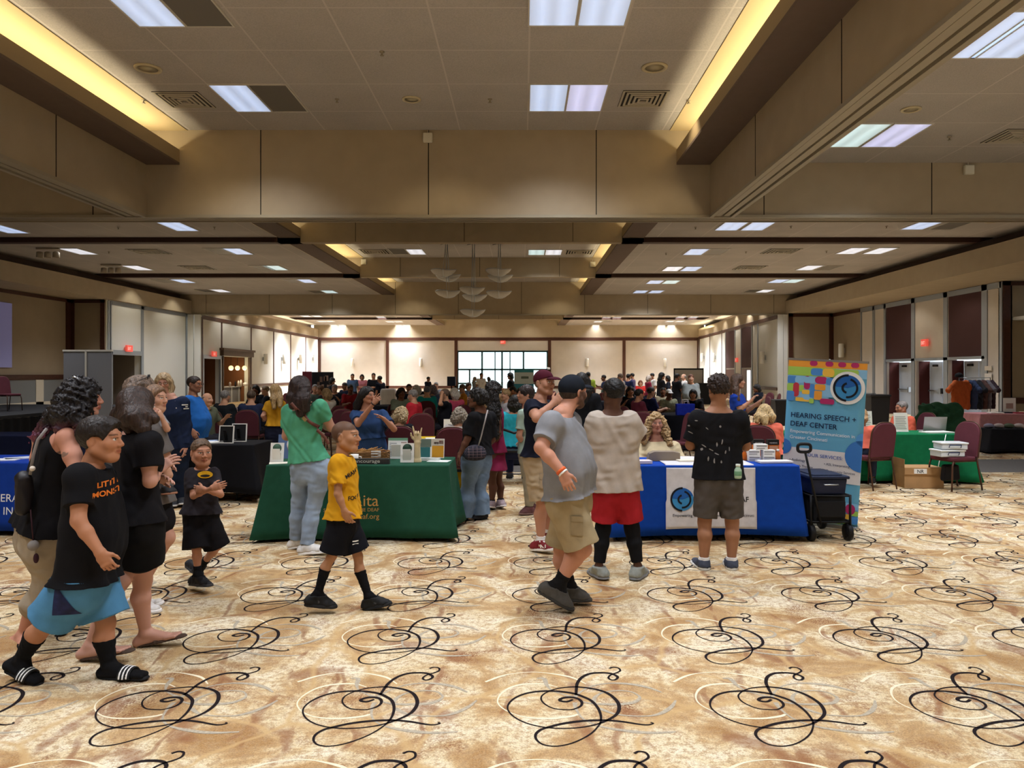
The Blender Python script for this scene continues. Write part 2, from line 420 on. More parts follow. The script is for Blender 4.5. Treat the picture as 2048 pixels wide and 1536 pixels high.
def face_color(c, A, h, skin, lips=None, brow='#2a1c16', iris='#3a2418', beard=None, beard_len=.6, buzz=None, extra=None, hairline=.052):
  r, f, u = A; sk = np.array(lin(skin)); lp = np.array(lin(lips)) if lips else sk*np.array([.78, .50, .50]); bw = np.array(lin(brow)); ir = np.array(lin(iris))
  def fn(p):
    q = (p-np.asarray(c))/h; x, y, z = q@r, q@f, q@u; col = np.tile(sk, (len(p), 1))
    def mixin(m, cc):
      nonlocal col
      m = np.clip(m, 0, 1)[:, None]; col = col*(1-m)+np.asarray(cc)*m
    near = (np.abs(x) < .12) & (np.abs(y) < .14) & (np.abs(z) < .15)
    rosy = np.exp(-(((np.abs(x)-.042)/.022)**2+((z+.022)/.02)**2))*(y > .03)*near
    mixin(rosy*.30, sk*np.array([1.02, .80, .76])); mixin(np.exp(-((x/.014)**2+((z+.022)/.014)**2))*(y > .09)*near*.3, sk*np.array([1.0, .78, .74]))
    if buzz is not None:
      lim = np.where(y > .01, hairline, np.where(y > -.03, .052-(.01-y)*1.5, -.045))
      m = smooth01((z-lim)/.012+.5)*near
      mixin(m*buzz[1], lin(buzz[0]))
    if beard is not None:
      bl = -.020+.0*x
      m = smooth01((bl-z)/.014)*smooth01((y+.005+.0*x)/.02)*near*(np.sqrt((x/.030)**2+((z+.054)/.012)**2) > .9)
      side = smooth01((.055-np.abs(y-.02))/.02)*smooth01((np.abs(x)-.05)/.012)*smooth01((.02-z)/.02)*near
      mixin(np.maximum(m, side)*beard_len, lin(beard))
    ml = np.sqrt((x/.0245)**2+((z+.0548)/.0105)**2); mixin(smooth01((1.12-ml)/.3)*(y > .08)*near*.85, lp)
    mixin(np.exp(-((z+.0550)/.0018)**2)*(np.abs(x) < .022)*(y > .08)*near*.8, lp*.35)
    for s in (-1, 1):
      e = np.sqrt((x-s*.0315)**2+(z-.0095)**2)
      lid = np.sqrt(((x-s*.0315)/.0155)**2+((z-.0085)/.0062)**2)
      m = smooth01((1.15-lid)/.3)*(y > .072)*near
      mixin(m, (.72, .70, .67)); mixin(m*smooth01((.0066-e)/.002), ir); mixin(m*smooth01((.0034-e)/.0015), (.01, .01, .01))
      mixin(np.exp(-(((z-.0158)/.0022)**2))*(np.abs(x-s*.0315) < .017)*(y > .06)*near*.8, np.array(lin('#221612')))
      arch = .0300+.004*np.cos((np.abs(x)-.034)/.02*1.4)
      mixin(np.exp(-(((z-arch)/.0036)**4))*smooth01((.024-np.abs(np.abs(x)-.034))/.008)*(x*s > 0)*(y > .05)*near*.8, bw)
    if extra is not None: col = extra(p, col, (x, y, z), near)
    return col
  return fn
M_skin = mat('skin', '#c08a6c', .55, spec=.25, attr=True, bump=.15, bscale=320, bdist=.001)
def garment(name, col, **k): return cloth(name, col, **k)
HAIRM = {}
def hair_mat(col, tip=None, z0=0, z1=1, wavy=False):
  key = ('hair', col, tip, round(z0, 2))
  if key in HAIRM: return HAIRM[key]
  m = bpy.data.materials.new('hair_'+col.strip('#')); m.use_nodes = True; nt = m.node_tree; b = nt.nodes['Principled BSDF']; N = nt.nodes.new; L = nt.links.new
  b.inputs['Roughness'].default_value = .48; b.inputs['Specular IOR Level'].default_value = .35
  tc = N('ShaderNodeTexCoord'); mp = N('ShaderNodeMapping'); mp.inputs['Scale'].default_value = (1, 1, .12 if not wavy else .35); L(tc.outputs['Object'], mp.inputs[0])
  n = N('ShaderNodeTexNoise'); n.inputs['Scale'].default_value = 95; n.inputs['Detail'].default_value = 3; n.inputs['Distortion'].default_value = .8; L(mp.outputs[0], n.inputs['Vector'])
  r = N('ShaderNodeValToRGB'); c = lin(col)
  r.color_ramp.elements[0].position = .36; r.color_ramp.elements[0].color = (*[x*.5 for x in c], 1); r.color_ramp.elements[1].position = .64; r.color_ramp.elements[1].color = (*[min(1, x*1.5) for x in c], 1)
  L(n.outputs[0], r.inputs[0]); out = r.outputs[0]
  if tip:
    g = N('ShaderNodeNewGeometry'); s = N('ShaderNodeSeparateXYZ'); L(g.outputs['Position'], s.inputs[0])
    n3 = N('ShaderNodeTexNoise'); n3.inputs['Scale'].default_value = 12; L(g.outputs['Position'], n3.inputs['Vector'])
    ma = N('ShaderNodeMath'); ma.operation = 'MULTIPLY_ADD'; ma.inputs[1].default_value = .12; L(n3.outputs[0], ma.inputs[0]); L(s.outputs[2], ma.inputs[2])
    mr = N('ShaderNodeMapRange'); mr.inputs[1].default_value = z1+.06; mr.inputs[2].default_value = z0+.06; L(ma.outputs[0], mr.inputs[0])
    mx = N('ShaderNodeMix'); mx.data_type = 'RGBA'; L(mr.outputs[0], mx.inputs['Factor']); L(out, mx.inputs['A']); mx.inputs['B'].default_value = (*lin(tip), 1); out = mx.outputs['Result']
  L(out, b.inputs['Base Color'])
  bp = N('ShaderNodeBump'); bp.inputs['Strength'].default_value = .7; bp.inputs['Distance'].default_value = .006; L(n.outputs[0], bp.inputs['Height']); L(bp.outputs[0], b.inputs['Normal'])
  HAIRM[key] = m; return m
# ================================================================== one person from joints measured in the photograph
def J2W(D, J):
  out = {}
  for k, v in J.items():
    dz = v[2] if len(v) > 2 else 0.0
    p = P(v[0], v[1], D+dz); out[k] = np.array(p)
  return out
ADULT = [(-.12,.075,.085,0),(0,.085,.098,0),(.22,.078,.098,.005),(.42,.070,.095,.008),(.66,.085,.105,.012),(.84,.088,.098,.005),(.95,.055,.070,-.005),(1.03,.018,.052,0)]
def torso_secs(J, u, fwd, secs, sc):
  """secs: (t along pelvis->neck, half width, radius, forward offset)"""
  pl, ck = J['pl'], J['ck']; ch = J.get('ch')
  pts, ws, rs = [], [], []
  for (t, w, r, o) in secs:
    if ch is None: c = pl+(ck-pl)*t
    else: a = ck*t+pl*(1-t); c = a+(ch-(pl+ck)/2)*(4*max(0, min(1, t))*(1-max(0, min(1, t))))
    pts.append(c+fwd*o*sc); ws.append(w*sc); rs.append(r*sc)
  return np.array(pts), np.array(ws), np.array(rs), np.tile(u, (len(pts), 1))
PEOPLE = {}
def person(key, label, D, J, face, sc=1.0, vox=.005, skin='#c08a6c', secs=ADULT, arm=1.0, leg=1.0, head=1.0, hands=None, top=None, bottom=None,
  shoes=None, socks=None, hair=None, facekw=None, bodyaz=None, group=None, child=False, feet=True, barefeet=False, seed=1, world=None, fwd_off=None, fathead=1.0, root=None, torso_u=None, nofoot=(), leggings=None):
  W_ = world if world is not None else J2W(D, J)
  A = head_axes(*face); c = W_['hd']
  h = head*sc
  if 'ck' not in W_: W_['ck'] = c-A[2]*.15*h-A[1]*.01
  if torso_u is not None: u = nrm(torso_u)
  else: u = nrm(W_['sb']-W_['sa'])
  spine = nrm(W_['ck']-W_['pl']); u = nrm(u-spine*(u@spine))
  fw = nrm(np.cross(spine, u)); ba = math.radians(bodyaz if bodyaz is not None else face[0])
  if fw@V3(math.cos(ba), math.sin(ba), 0) < 0: fw = -fw
  pts, ws, rs, us = torso_secs(W_, u, fw, secs, sc)
  for s_ in ('a', 'b'):
    if 'h'+s_ not in W_:
      sg = -1 if s_ == 'a' else 1; W_['h'+s_] = W_['pl']+u*sg*.088*sc*(secs[1][1]/.085)-spine*.03*sc
  allp = np.array(list(W_.values())); lo, hi = allp.min(0)-.20*sc, allp.max(0)+.20*sc; lo[2] = max(lo[2], -.03 if feet else lo[2])
  org = np.array([W_['pl'][0], W_['pl'][1], 0.0]) if root is None else np.array(root)
  T = thing('person', label, 'person', tuple(org), 0, group)
  # ---------------- body
  S = Field(lo, hi, vox)
  S.sweep(pts, ws, rs, us, .03, cap=(False, False))
  def limb_arm(S, s_, ex=0.0, k=.03, part=None):
    sh, el, wr = W_['s'+s_], W_['e'+s_], W_['w'+s_]
    ua = [.050, .046, .040]; r = lambda x: x*sc*arm+ex
    S.rc(sh, (sh+el)/2, r(.050), r(.046), k*sc); S.rc((sh+el)/2, el, r(.046), r(.037), .02*sc)
    S.rc(el, el*.65+wr*.35, r(.038), r(.037), .02*sc); S.rc(el*.65+wr*.35, wr, r(.037), r(.0245), .015*sc)
  for s_ in ('a', 'b'):
    if 'e'+s_ not in W_: continue
    mid = W_['ck']*.45+W_['s'+s_]*.55-spine*.055*sc
    S.rc(mid, W_['s'+s_], .060*sc, .052*sc*max(arm, .9), .05*sc)
    limb_arm(S, s_)
    hs = (hands or {}).get(s_, {})
    wr, el = W_['w'+s_], W_['e'+s_]
    d = nrm(W_['f'+s_]-wr) if 'f'+s_ in W_ else nrm(wr-el)
    pn = np.asarray(hs.get('pn', W_['pl']-wr), float);
    if abs(nrm(pn)@d) > .95: pn = fw
    tn = np.asarray(hs.get('tn', fw+V3(0, 0, .3)), float)
    add_hand(S, wr, d, pn, tn, sc*hs.get('s', 1.0)*(.96 if not child else 1.0), hs.get('curl', .45), hs.get('fingers'), hs.get('spread', .1))
  for s_ in ('a', 'b'):
    if 'k'+s_ not in W_: continue
    hp, kn, an = W_['h'+s_], W_['k'+s_], W_['a'+s_]; R = lambda x: x*sc*leg
    S.rc(hp, (hp+kn)/2, R(.088), R(.072), .04*sc); S.rc((hp+kn)/2, kn, R(.072), R(.052), .03*sc)
    back = -fw; calf = kn*.68+an*.32
    bk = nrm(back-nrm(an-kn)*(back@nrm(an-kn)))*.018*sc
    S.rc(kn, calf+bk, R(.049), R(.0555), .025*sc); S.rc(calf+bk, an, R(.0555), R(.0315), .02*sc)
    if feet and 't'+s_ in W_ and s_ not in nofoot:
      to = W_['t'+s_]; fd = nrm(to-an); ff = nrm(V3(fd[0], fd[1], 0)) if abs(fd[2]) < .75 else fd
      hl = an-nrm(to-an)*.0
      heel = W_.get('l'+s_, V3(an[0]-ff[0]*.045*sc, an[1]-ff[1]*.045*sc, max(.03*sc, an[2]-.055*sc)))
      q_ = .84 if (shoes and shoes.get('kind') != 'sandal') else 1.0
      S.rc(an, heel, .036*sc*q_, .030*sc*q_, .02*sc); ball = heel*.32+to*.68
      latf = nrm(np.cross(to-heel, V3(0, 0, 1)))
      S.rc(an*.9+ball*.1, ball, .034*sc*q_, .024*sc*q_, .02*sc, lat=latf, ls=1.25); S.rc(heel, ball, .026*sc*q_, .020*sc*q_, .02*sc, lat=latf, ls=1.5*q_)
      for i in range(5 if q_ == 1.0 else 0):
        o = (i-2)*.016*sc; L_ = 1-.10*abs(i-1.0)
        S.rc(ball+latf*o, ball+(to-ball)*.9*L_+latf*o*1.05, .013*sc, .010*sc, .006)
  # neck, head
  nb = W_['ck']; hb = c-A[2]*.06*h-A[1]*.022*h
  nk = .054 if not child else .046
  S.rc(nb-spine*.02*sc, hb, nk*sc*max(fathead, 1), nk*.97*h*max(fathead, 1), .03*sc)
  add_head(S, c, A, h, child, detail=vox < .009, fat=fathead)
  fk = dict(facekw or {}); ex = fk.pop('extra', None)
  col = face_color(c, A, h, skin, extra=ex, **fk)
  body = S.mesh('body', M_skin, T, org, color=col)
  W_['_'] = dict(A=A, u=u, fw=fw, spine=spine, pts=pts, ws=ws, rs=rs, us=us, org=org, h=h)
  res = dict(T=T, W=W_, body=body, org=org, A=A, u=u, fw=fw, spine=spine, h=h, sc=sc)
  # ---------------- clothes
  res['bot'] = bottom; res['leg'] = leg; res['toph'] = (top or {}).get('hem', None)
  if top: res['top'] = make_top(res, top, pts, ws, rs, us, arm, vox, seed, lo, hi)
  if bottom: res['bottom'] = make_bottom(res, bottom, pts, ws, rs, us, leg, vox, seed+3, lo, hi)
  if leggings: make_bottom(res, leggings, pts, ws, rs, us, leg, vox, seed+5, lo, hi)
  if shoes:
    for s_ in ('a', 'b'):
      if 't'+s_ in W_ and s_ not in shoes.get('skip', ''): make_shoe(res, s_, shoes, vox)
  if socks:
    for s_ in ('a', 'b'):
      if 'a'+s_ in W_ and 't'+s_ in W_:
        kn, an, to = W_['k'+s_], W_['a'+s_], W_['t'+s_]; tp = an+(kn-an)*socks.get('h', .3)
        Q = Field(np.minimum.reduce([tp, an, to])-.12, np.maximum.reduce([tp, an, to])+.12, max(vox, .004))
        d = nrm(tp-an); calf = kn*.68+an*.32; dn = nrm(an-kn); bk = nrm(-fw-dn*((-fw)@dn))*.018*sc; R = lambda x: x*sc*leg+.006
        Q.rc(kn, calf+bk, R(.049), R(.0555), .025*sc, clip=[(tp, d)]); Q.rc(calf+bk, an, R(.0555), R(.0315), .02*sc, clip=[(tp, d)])
        ff = nrm(V3(to[0]-an[0], to[1]-an[1], 0)); heel = W_.get('l'+s_, V3(an[0]-ff[0]*.045*sc, an[1]-ff[1]*.045*sc, max(.03*sc, an[2]-.055*sc)))
        latf = nrm(np.cross(to-heel, V3(0, 0, 1))); ball = heel*.32+to*.68
        Q.rc(an, heel, .042*sc, .036*sc, .02*sc); Q.rc(an*.9+ball*.1, ball, .040*sc, .030*sc, .02*sc, lat=latf, ls=1.25); Q.rc(heel, ball, .031*sc, .026*sc, .02*sc, lat=latf, ls=1.5)
        if socks.get('full'): Q.rc(ball, to, .030*sc, .024*sc, .02*sc, lat=latf, ls=1.8)
        Q.ripple(.0012, .03, seed, [nrm(kn-an)])
        Q.mesh('sock', cloth('sock_'+socks['c'].strip('#'), socks['c']), T, org)
  if hair: res['hair'] = make_hair(res, hair, vox, seed, c, A, h)
  PEOPLE[key] = res
  return res
def make_top(R_, t, pts, ws, rs, us, arm, vox, seed, lo, hi):
  W_, sc, spine, fw, u = R_['W'], R_['sc'], R_['spine'], R_['fw'], R_['u']
  e = t.get('ease', .014)*sc; S = Field(lo, hi, vox)
  tb = t.get('hem', -.05)            # where the hem lies along pelvis->neck
  sec_t = (pts-W_['pl'])@nrm(W_['ck']-W_['pl'])/np.linalg.norm(W_['ck']-W_['pl'])
  ts = np.concatenate([[tb], sec_t[(sec_t > tb) & (sec_t < .97)], [t.get('collar', .965)]]); ip = lambda a: np.array([np.interp(x, sec_t, a) for x in ts])
  pp = np.stack([ip(pts[:, i]) for i in range(3)], 1)
  if tb < sec_t[0]: pp[0] = pts[0]+(W_['ck']-W_['pl'])*(tb-sec_t[0])
  fl = t.get('flare', .0)*sc; k = np.clip((.6-ts)/(.6-min(tb, .5)), 0, 1)
  w2, r2 = ip(ws)+t.get('wide', .0)*sc+fl*.5*k, ip(rs)+e+fl*k+(t.get('belly', 0)*sc*np.exp(-((ts-.28)/.22)**2))
  w2 = np.maximum(w2, t.get('minw', 0)*sc*(1-np.clip((ts-.75)/.2, 0, 1)))
  if R_.get('bot'):
    kk = np.clip(1-(ts-tb)/.14, 0, 1); cover = (R_['bot'].get('ease', .012)+R_['bot'].get('flare', 0)*.22+max(0, R_['leg']-1)*.09+t.get('fold', .006))*sc+.011; r2 = np.maximum(r2, ip(rs)+cover*kk)
  fa, fn_ = t.get('fold', .006)*sc, t.get('nfold', 9)
  def wave(X, Y, Z, tt, lu):
    L_ = np.linalg.norm(W_['ck']-W_['pl']); kk = np.clip(1-tt/(L_*.55), 0, 1)
    return (fa*kk*np.sin(lu*fn_*2*PI+seed+1.5*np.sin(tt*9+seed))).astype(np.float32)
  S.sweep(pp, w2, r2, np.tile(u, (len(pp), 1)), .0, cap=(True, True), wave=wave)
  sl = t.get('sleeve', .6)           # share of the upper arm covered; >1 reaches along the forearm
  se = t.get('sease', .016)*sc
  for s_ in ('a', 'b'):
    if 'e'+s_ not in W_: continue
    sh, el, wr = W_['s'+s_], W_['e'+s_], W_['w'+s_]
    if sl <= 0:
      continue
    mid = W_['ck']*.45+sh*.55-spine*.055*sc
    S.rc(mid, sh, .060*sc+e*.8, .054*sc*max(arm, .9)+e, .05*sc)
    if sl <= 1:
      d = nrm(el-sh); en = sh+(el-sh)*sl; far = sh+(el-sh)*(sl+.2)
      S.rc(sh, far, .051*sc*arm+e*.7, .047*sc*arm+se+.004, .045*sc, clip=[(en, d)])
    else:
      d = nrm(wr-el); en = el+(wr-el)*(sl-1)
      S.rc(sh, el, .051*sc*arm+e, .042*sc*arm+e, .045*sc); S.rc(el, en+d*.05, .042*sc*arm+e, .032*sc*arm+e*.8, .02*sc, clip=[(en, d)])
  nb = W_['ck']; nr = t.get('neckr', .066)*sc
  S.rc(nb+spine*.005+fw*t.get('neckf', .012)*sc, nb+spine*.2, nr, nr*1.3, .012, op='c')
  if t.get('neckfront'): S.rc(nb+fw*.09*sc-spine*t['neckfront']*sc, nb+spine*.1+fw*.03*sc, .05*sc, .07*sc, .02, op='c')
  if sl <= 0:
    for s_ in ('a', 'b'):
      if 'e'+s_ not in W_: continue
      sh = W_['s'+s_]; S.rc(sh-spine*.03*sc, sh+spine*.08*sc, t.get('armhole', .075)*sc, t.get('armhole', .075)*sc, .012, op='c')
  S.ripple(t.get('rip', .0022)*sc, t.get('wl', .09)*sc, seed, [spine*.6+u*.5, spine-u*.4, u])
  m = t.get('mat') or cloth('shirt_'+t['c'].strip('#'), t['c'])
  return S.mesh(t.get('name', 't_shirt'), m, R_['T'], R_['org'])
def make_bottom(R_, b, pts, ws, rs, us, leg, vox, seed, lo, hi):
  W_, sc, spine, fw, u = R_['W'], R_['sc'], R_['spine'], R_['fw'], R_['u']
  kind = b.get('kind', 'pants'); e = b.get('ease', .012)*sc; S = Field(lo, hi, vox)
  pl = W_['pl']; Lt = np.linalg.norm(W_['ck']-pl); wt = b.get('waist', .22)
  if R_['toph'] is not None and kind != 'skirt': wt = max(R_['toph']+.035, -.02) if R_['toph'] < .15 else wt
  sec_t = (pts-pl)@nrm(W_['ck']-pl)/Lt
  ts = np.array([-.16, -.10, (wt-.10)*.5, wt]) if wt > -.05 else np.array([-.2, -.12, wt]) if kind != 'skirt' else np.array([-.02, .06, wt]); ip = lambda a: np.array([np.interp(x, sec_t, a) for x in ts])
  pp = np.stack([pl[i]+(W_['ck']-pl)[i]*ts+0 for i in range(3)], 1)+np.outer(ip((pts-pl)@fw), fw)
  if kind == 'skirt':
    hem = np.asarray(b['hem']); pp = np.vstack([[hem], pp]); w2 = np.concatenate([[b.get('hw', .16)*sc], ip(ws)]); r2 = np.concatenate([[b.get('hr', .15)*sc], ip(rs)+e])
    fa = b.get('fold', .012)
    def wave(X, Y, Z, tt, lu):
      kk = np.clip(1-tt/.5, 0, 1); return (fa*kk*np.sin(lu*46+seed)).astype(np.float32)
    S.sweep(pp, w2, r2, np.tile(u, (len(pp), 1)), 0, cap=(True, True), wave=wave)
  else:
    S.sweep(pp, ip(ws)+.0, ip(rs)+e, np.tile(u, (len(pp), 1)), 0, cap=(False, True))
    end = b.get('end', 2.0); fl = b.get('flare', .0)*sc
    for s_ in ('a', 'b'):
      if 'k'+s_ not in W_: continue
      hp, kn, an = W_['h'+s_], W_['k'+s_], W_['a'+s_]; r = lambda x: x*sc*leg+e
      if end <= 1.25:
        d = nrm(kn-hp); en = hp+(kn-hp)*end; far = hp+(kn-hp)*(end+.25)
        mid = hp*.55+kn*.45
        S.rc(hp, mid, r(.090), r(.079)+fl*.5, .05*sc)
        S.rc(mid, far, r(.079)+fl*.5, r(.070)+fl, .02*sc, clip=[(en, d)])
      else:
        en = kn+(an-kn)*(end-1); d = nrm(an-kn); mid = (hp+kn)/2
        S.rc(hp, mid, r(.090), r(.075), .05*sc); S.rc(mid, kn, r(.075), r(.060), .03*sc)
        cf = kn*.62+an*.38; bk = -fw*.012*sc
        S.rc(kn, cf+bk, r(.058), r(.059)+fl*.5, .03*sc); S.rc(cf+bk, en+d*.04, r(.059)+fl*.5, r(.040)+fl, .02*sc, clip=[(en, d)])
    ld = nrm(W_['ka']-W_['ha']) if 'ka' in W_ else None
    if ld is None or abs(ld@spine) > .6: S.cut(pl+(W_['ck']-pl)*wt, spine)
    S.ripple(b.get('rip', .0025)*.75*sc, b.get('wl', .075)*1.25*sc, seed, [ld+u*.7, ld-u*.7, u+ld*.3] if ld is not None else None)
  m = b.get('mat') or cloth('trousers_'+b['c'].strip('#'), b['c'], var=b.get('var', .14), vscale=b.get('vscale', 12))
  return S.mesh(b.get('name', 'trousers'), m, R_['T'], R_['org'])
def make_shoe(R_, s_, t, vox):
  W_, sc = R_['W'], R_['sc']; an, to = W_['a'+s_], W_['t'+s_]; k = t.get('size', 1.0)*sc
  fd = to-an; ff = nrm(V3(fd[0], fd[1], 0)) if abs(nrm(fd)[2]) < .75 else nrm(fd)
  heel = W_.get('l'+s_, V3(an[0]-ff[0]*.05*sc, an[1]-ff[1]*.05*sc, max(.035*sc, an[2]-.06*sc)))
  ax = nrm(to-heel); lat = nrm(np.cross(ax, V3(0, 0, 1))); up = nrm(np.cross(lat, ax)); L_ = np.linalg.norm(to-heel)
  base = heel-up*.034*k; tip = to-up*.020*k if t.get('kind') != 'sandal' else to-up*.02*k
  if base[2] < 0 and base[2] > -.03: base = base+V3(0, 0, -base[2])
  if tip[2] < .0: tip = tip+V3(0, 0, -tip[2])
  ax = nrm(tip-base); up = nrm(np.cross(lat, ax)); pts = [base, to, an, heel, tip]
  lo, hi = np.min(pts, 0)-.09*sc, np.max(pts, 0)+.10*sc; vv = max(min(vox, .005), .0035); c = base
  T, org = R_['T'], R_['org']
  sk = t.get('sole', '#e8e6e0')
  if t.get('kind') == 'sandal':
    S = Field(lo, hi, vv); S.rc(base+ax*.02, base*.45+tip*.55, .036*k, .040*k, .02, lat=up, ls=.6); S.rc(base*.45+tip*.55, tip, .042*k, .036*k, .02, lat=up, ls=.6)
    S.cut(base, -up); S.cut(base+up*.020*k, up); so = S.mesh('sandal', mat('sandal_'+t['c'].strip('#'), t['c'], .8), T, org)
    S = Field(lo, hi, vv)
    if t.get('strap') == 'slide':
      S.rc(base*.50+tip*.50+up*.01, base*.22+tip*.78+up*.01, .060*k, .055*k, 0); S.rc(base*.50+tip*.50+up*.01, base*.22+tip*.78+up*.01, .047*k, .043*k, 0, op='c')
      S.cut(base*.5+tip*.5, -ax); S.cut(base*.20+tip*.80, ax); S.cut(base+up*.008, -up)
      m = bpy.data.materials.get('slide_stripes')
      if not m:
        m = mat('slide_stripes', '#151515', .6)
      st = S.mesh('strap', m, so, (0, 0, 0)); st.data.transform(Matrix.Translation(Vector(-org)))
      for i in range(3):
        f0 = .545+i*.085; Q = Field(lo, hi, vv); a, b_ = base*(1-f0)+tip*f0, base*(1-f0-.042)+tip*(f0+.042)
        Q.rc(base*.50+tip*.50+up*.01, base*.22+tip*.78+up*.01, .0620*k, .057*k, 0); Q.rc(base*.50+tip*.50+up*.01, base*.22+tip*.78+up*.01, .050*k, .046*k, 0, op='c')
        Q.cut(a, -ax); Q.cut(b_, ax); Q.cut(base+up*.012, -up)
        try: z = Q.mesh('stripe', mat('white_stripe', '#f2f2f0', .6), st, (0, 0, 0)); z.data.transform(Matrix.Translation(Vector(-org)))
        except RuntimeError: pass
    else:
      tp = base*.3+tip*.7+up*.030*k
      for sg in (-1, 1): S.rc(tp, base*.58+tip*.42+lat*sg*.038*k+up*.012*k, .008*k, .009*k, .0, lat=up, ls=1.3)
      S.rc(tp, tp-up*.02, .006, .006, 0)
      z = S.mesh('strap', mat('sandal_'+t['c'].strip('#'), t['c'], .8), so, (0, 0, 0)); z.data.transform(Matrix.Translation(Vector(-org)))
    return
  S = Field(lo, hi, vv); st = t.get('st', .022)*k
  ball = heel*.32+to*.68; tt_ = tip+up*.020*k; cl = [(heel+up*t.get('collar', .055)*k, nrm(up+ax*.12))]
  S.rc(heel+up*.002, ball, .040*k, .036*k, .02*k, lat=lat, ls=1.18); S.rc(ball, tt_-ax*.028*k, .035*k, .029*k, .02*k, lat=lat, ls=1.30)
  S.rc(heel, an, .043*k, .046*k, .03*k, clip=cl); S.rc(an*.9+ball*.1, ball, .045*k, .036*k, .03*k, lat=lat, ls=1.15, clip=[(heel+up*(t.get('collar', .055)+.012)*k, nrm(up+ax*.05))])
  S.rc(base+up*.02*k+ax*.02*k, base*.4+tip*.6+up*.02*k, .040*k, .044*k, .02*k)
  S.cut(base+up*st*.85, -up); S.ripple(.0012, .05, 3)
  so = S.mesh('shoe', mat('shoe_'+t['c'].strip('#'), t['c'], .7, bump=.3, bscale=300, bdist=.001, var=.15, vscale=40), T, org)
  S = Field(lo, hi, vv)
  S.rc(base+ax*.010*k, base*.45+tip*.55, .052*k, .055*k, .02); S.rc(base*.45+tip*.55, tip-ax*.034*k, .055*k, .049*k, .02); S.cut(base, -up); S.cut(base+up*st, up)
  z = S.mesh('sole', mat('sole_'+sk.strip('#'), sk, .7), so, (0, 0, 0)); z.data.transform(Matrix.Translation(Vector(-org)))
  if t.get('accent'):
    S = Field(lo, hi, vv); m0 = base*.6+tip*.4+up*.045*k
    S.rc(base*.62+tip*.38+up*.05*k, base*.45+tip*.55+up*.028*k, .0505*k, .0485*k, 0); S.rc(base*.62+tip*.38+up*.05*k, base*.45+tip*.55+up*.028*k, .046*k, .0445*k, 0, op='c')
    S.cut(base+ax*L_*.38, -ax); S.cut(base+ax*L_*.50, ax); S.cut(base+up*st*1.1, -up); S.cut(base+up*.07*k, up)
    try: z = S.mesh('stripe', mat('shoe_accent_'+t['accent'].strip('#'), t['accent'], .6), so, (0, 0, 0)); z.data.transform(Matrix.Translation(Vector(-org)))
    except RuntimeError: pass
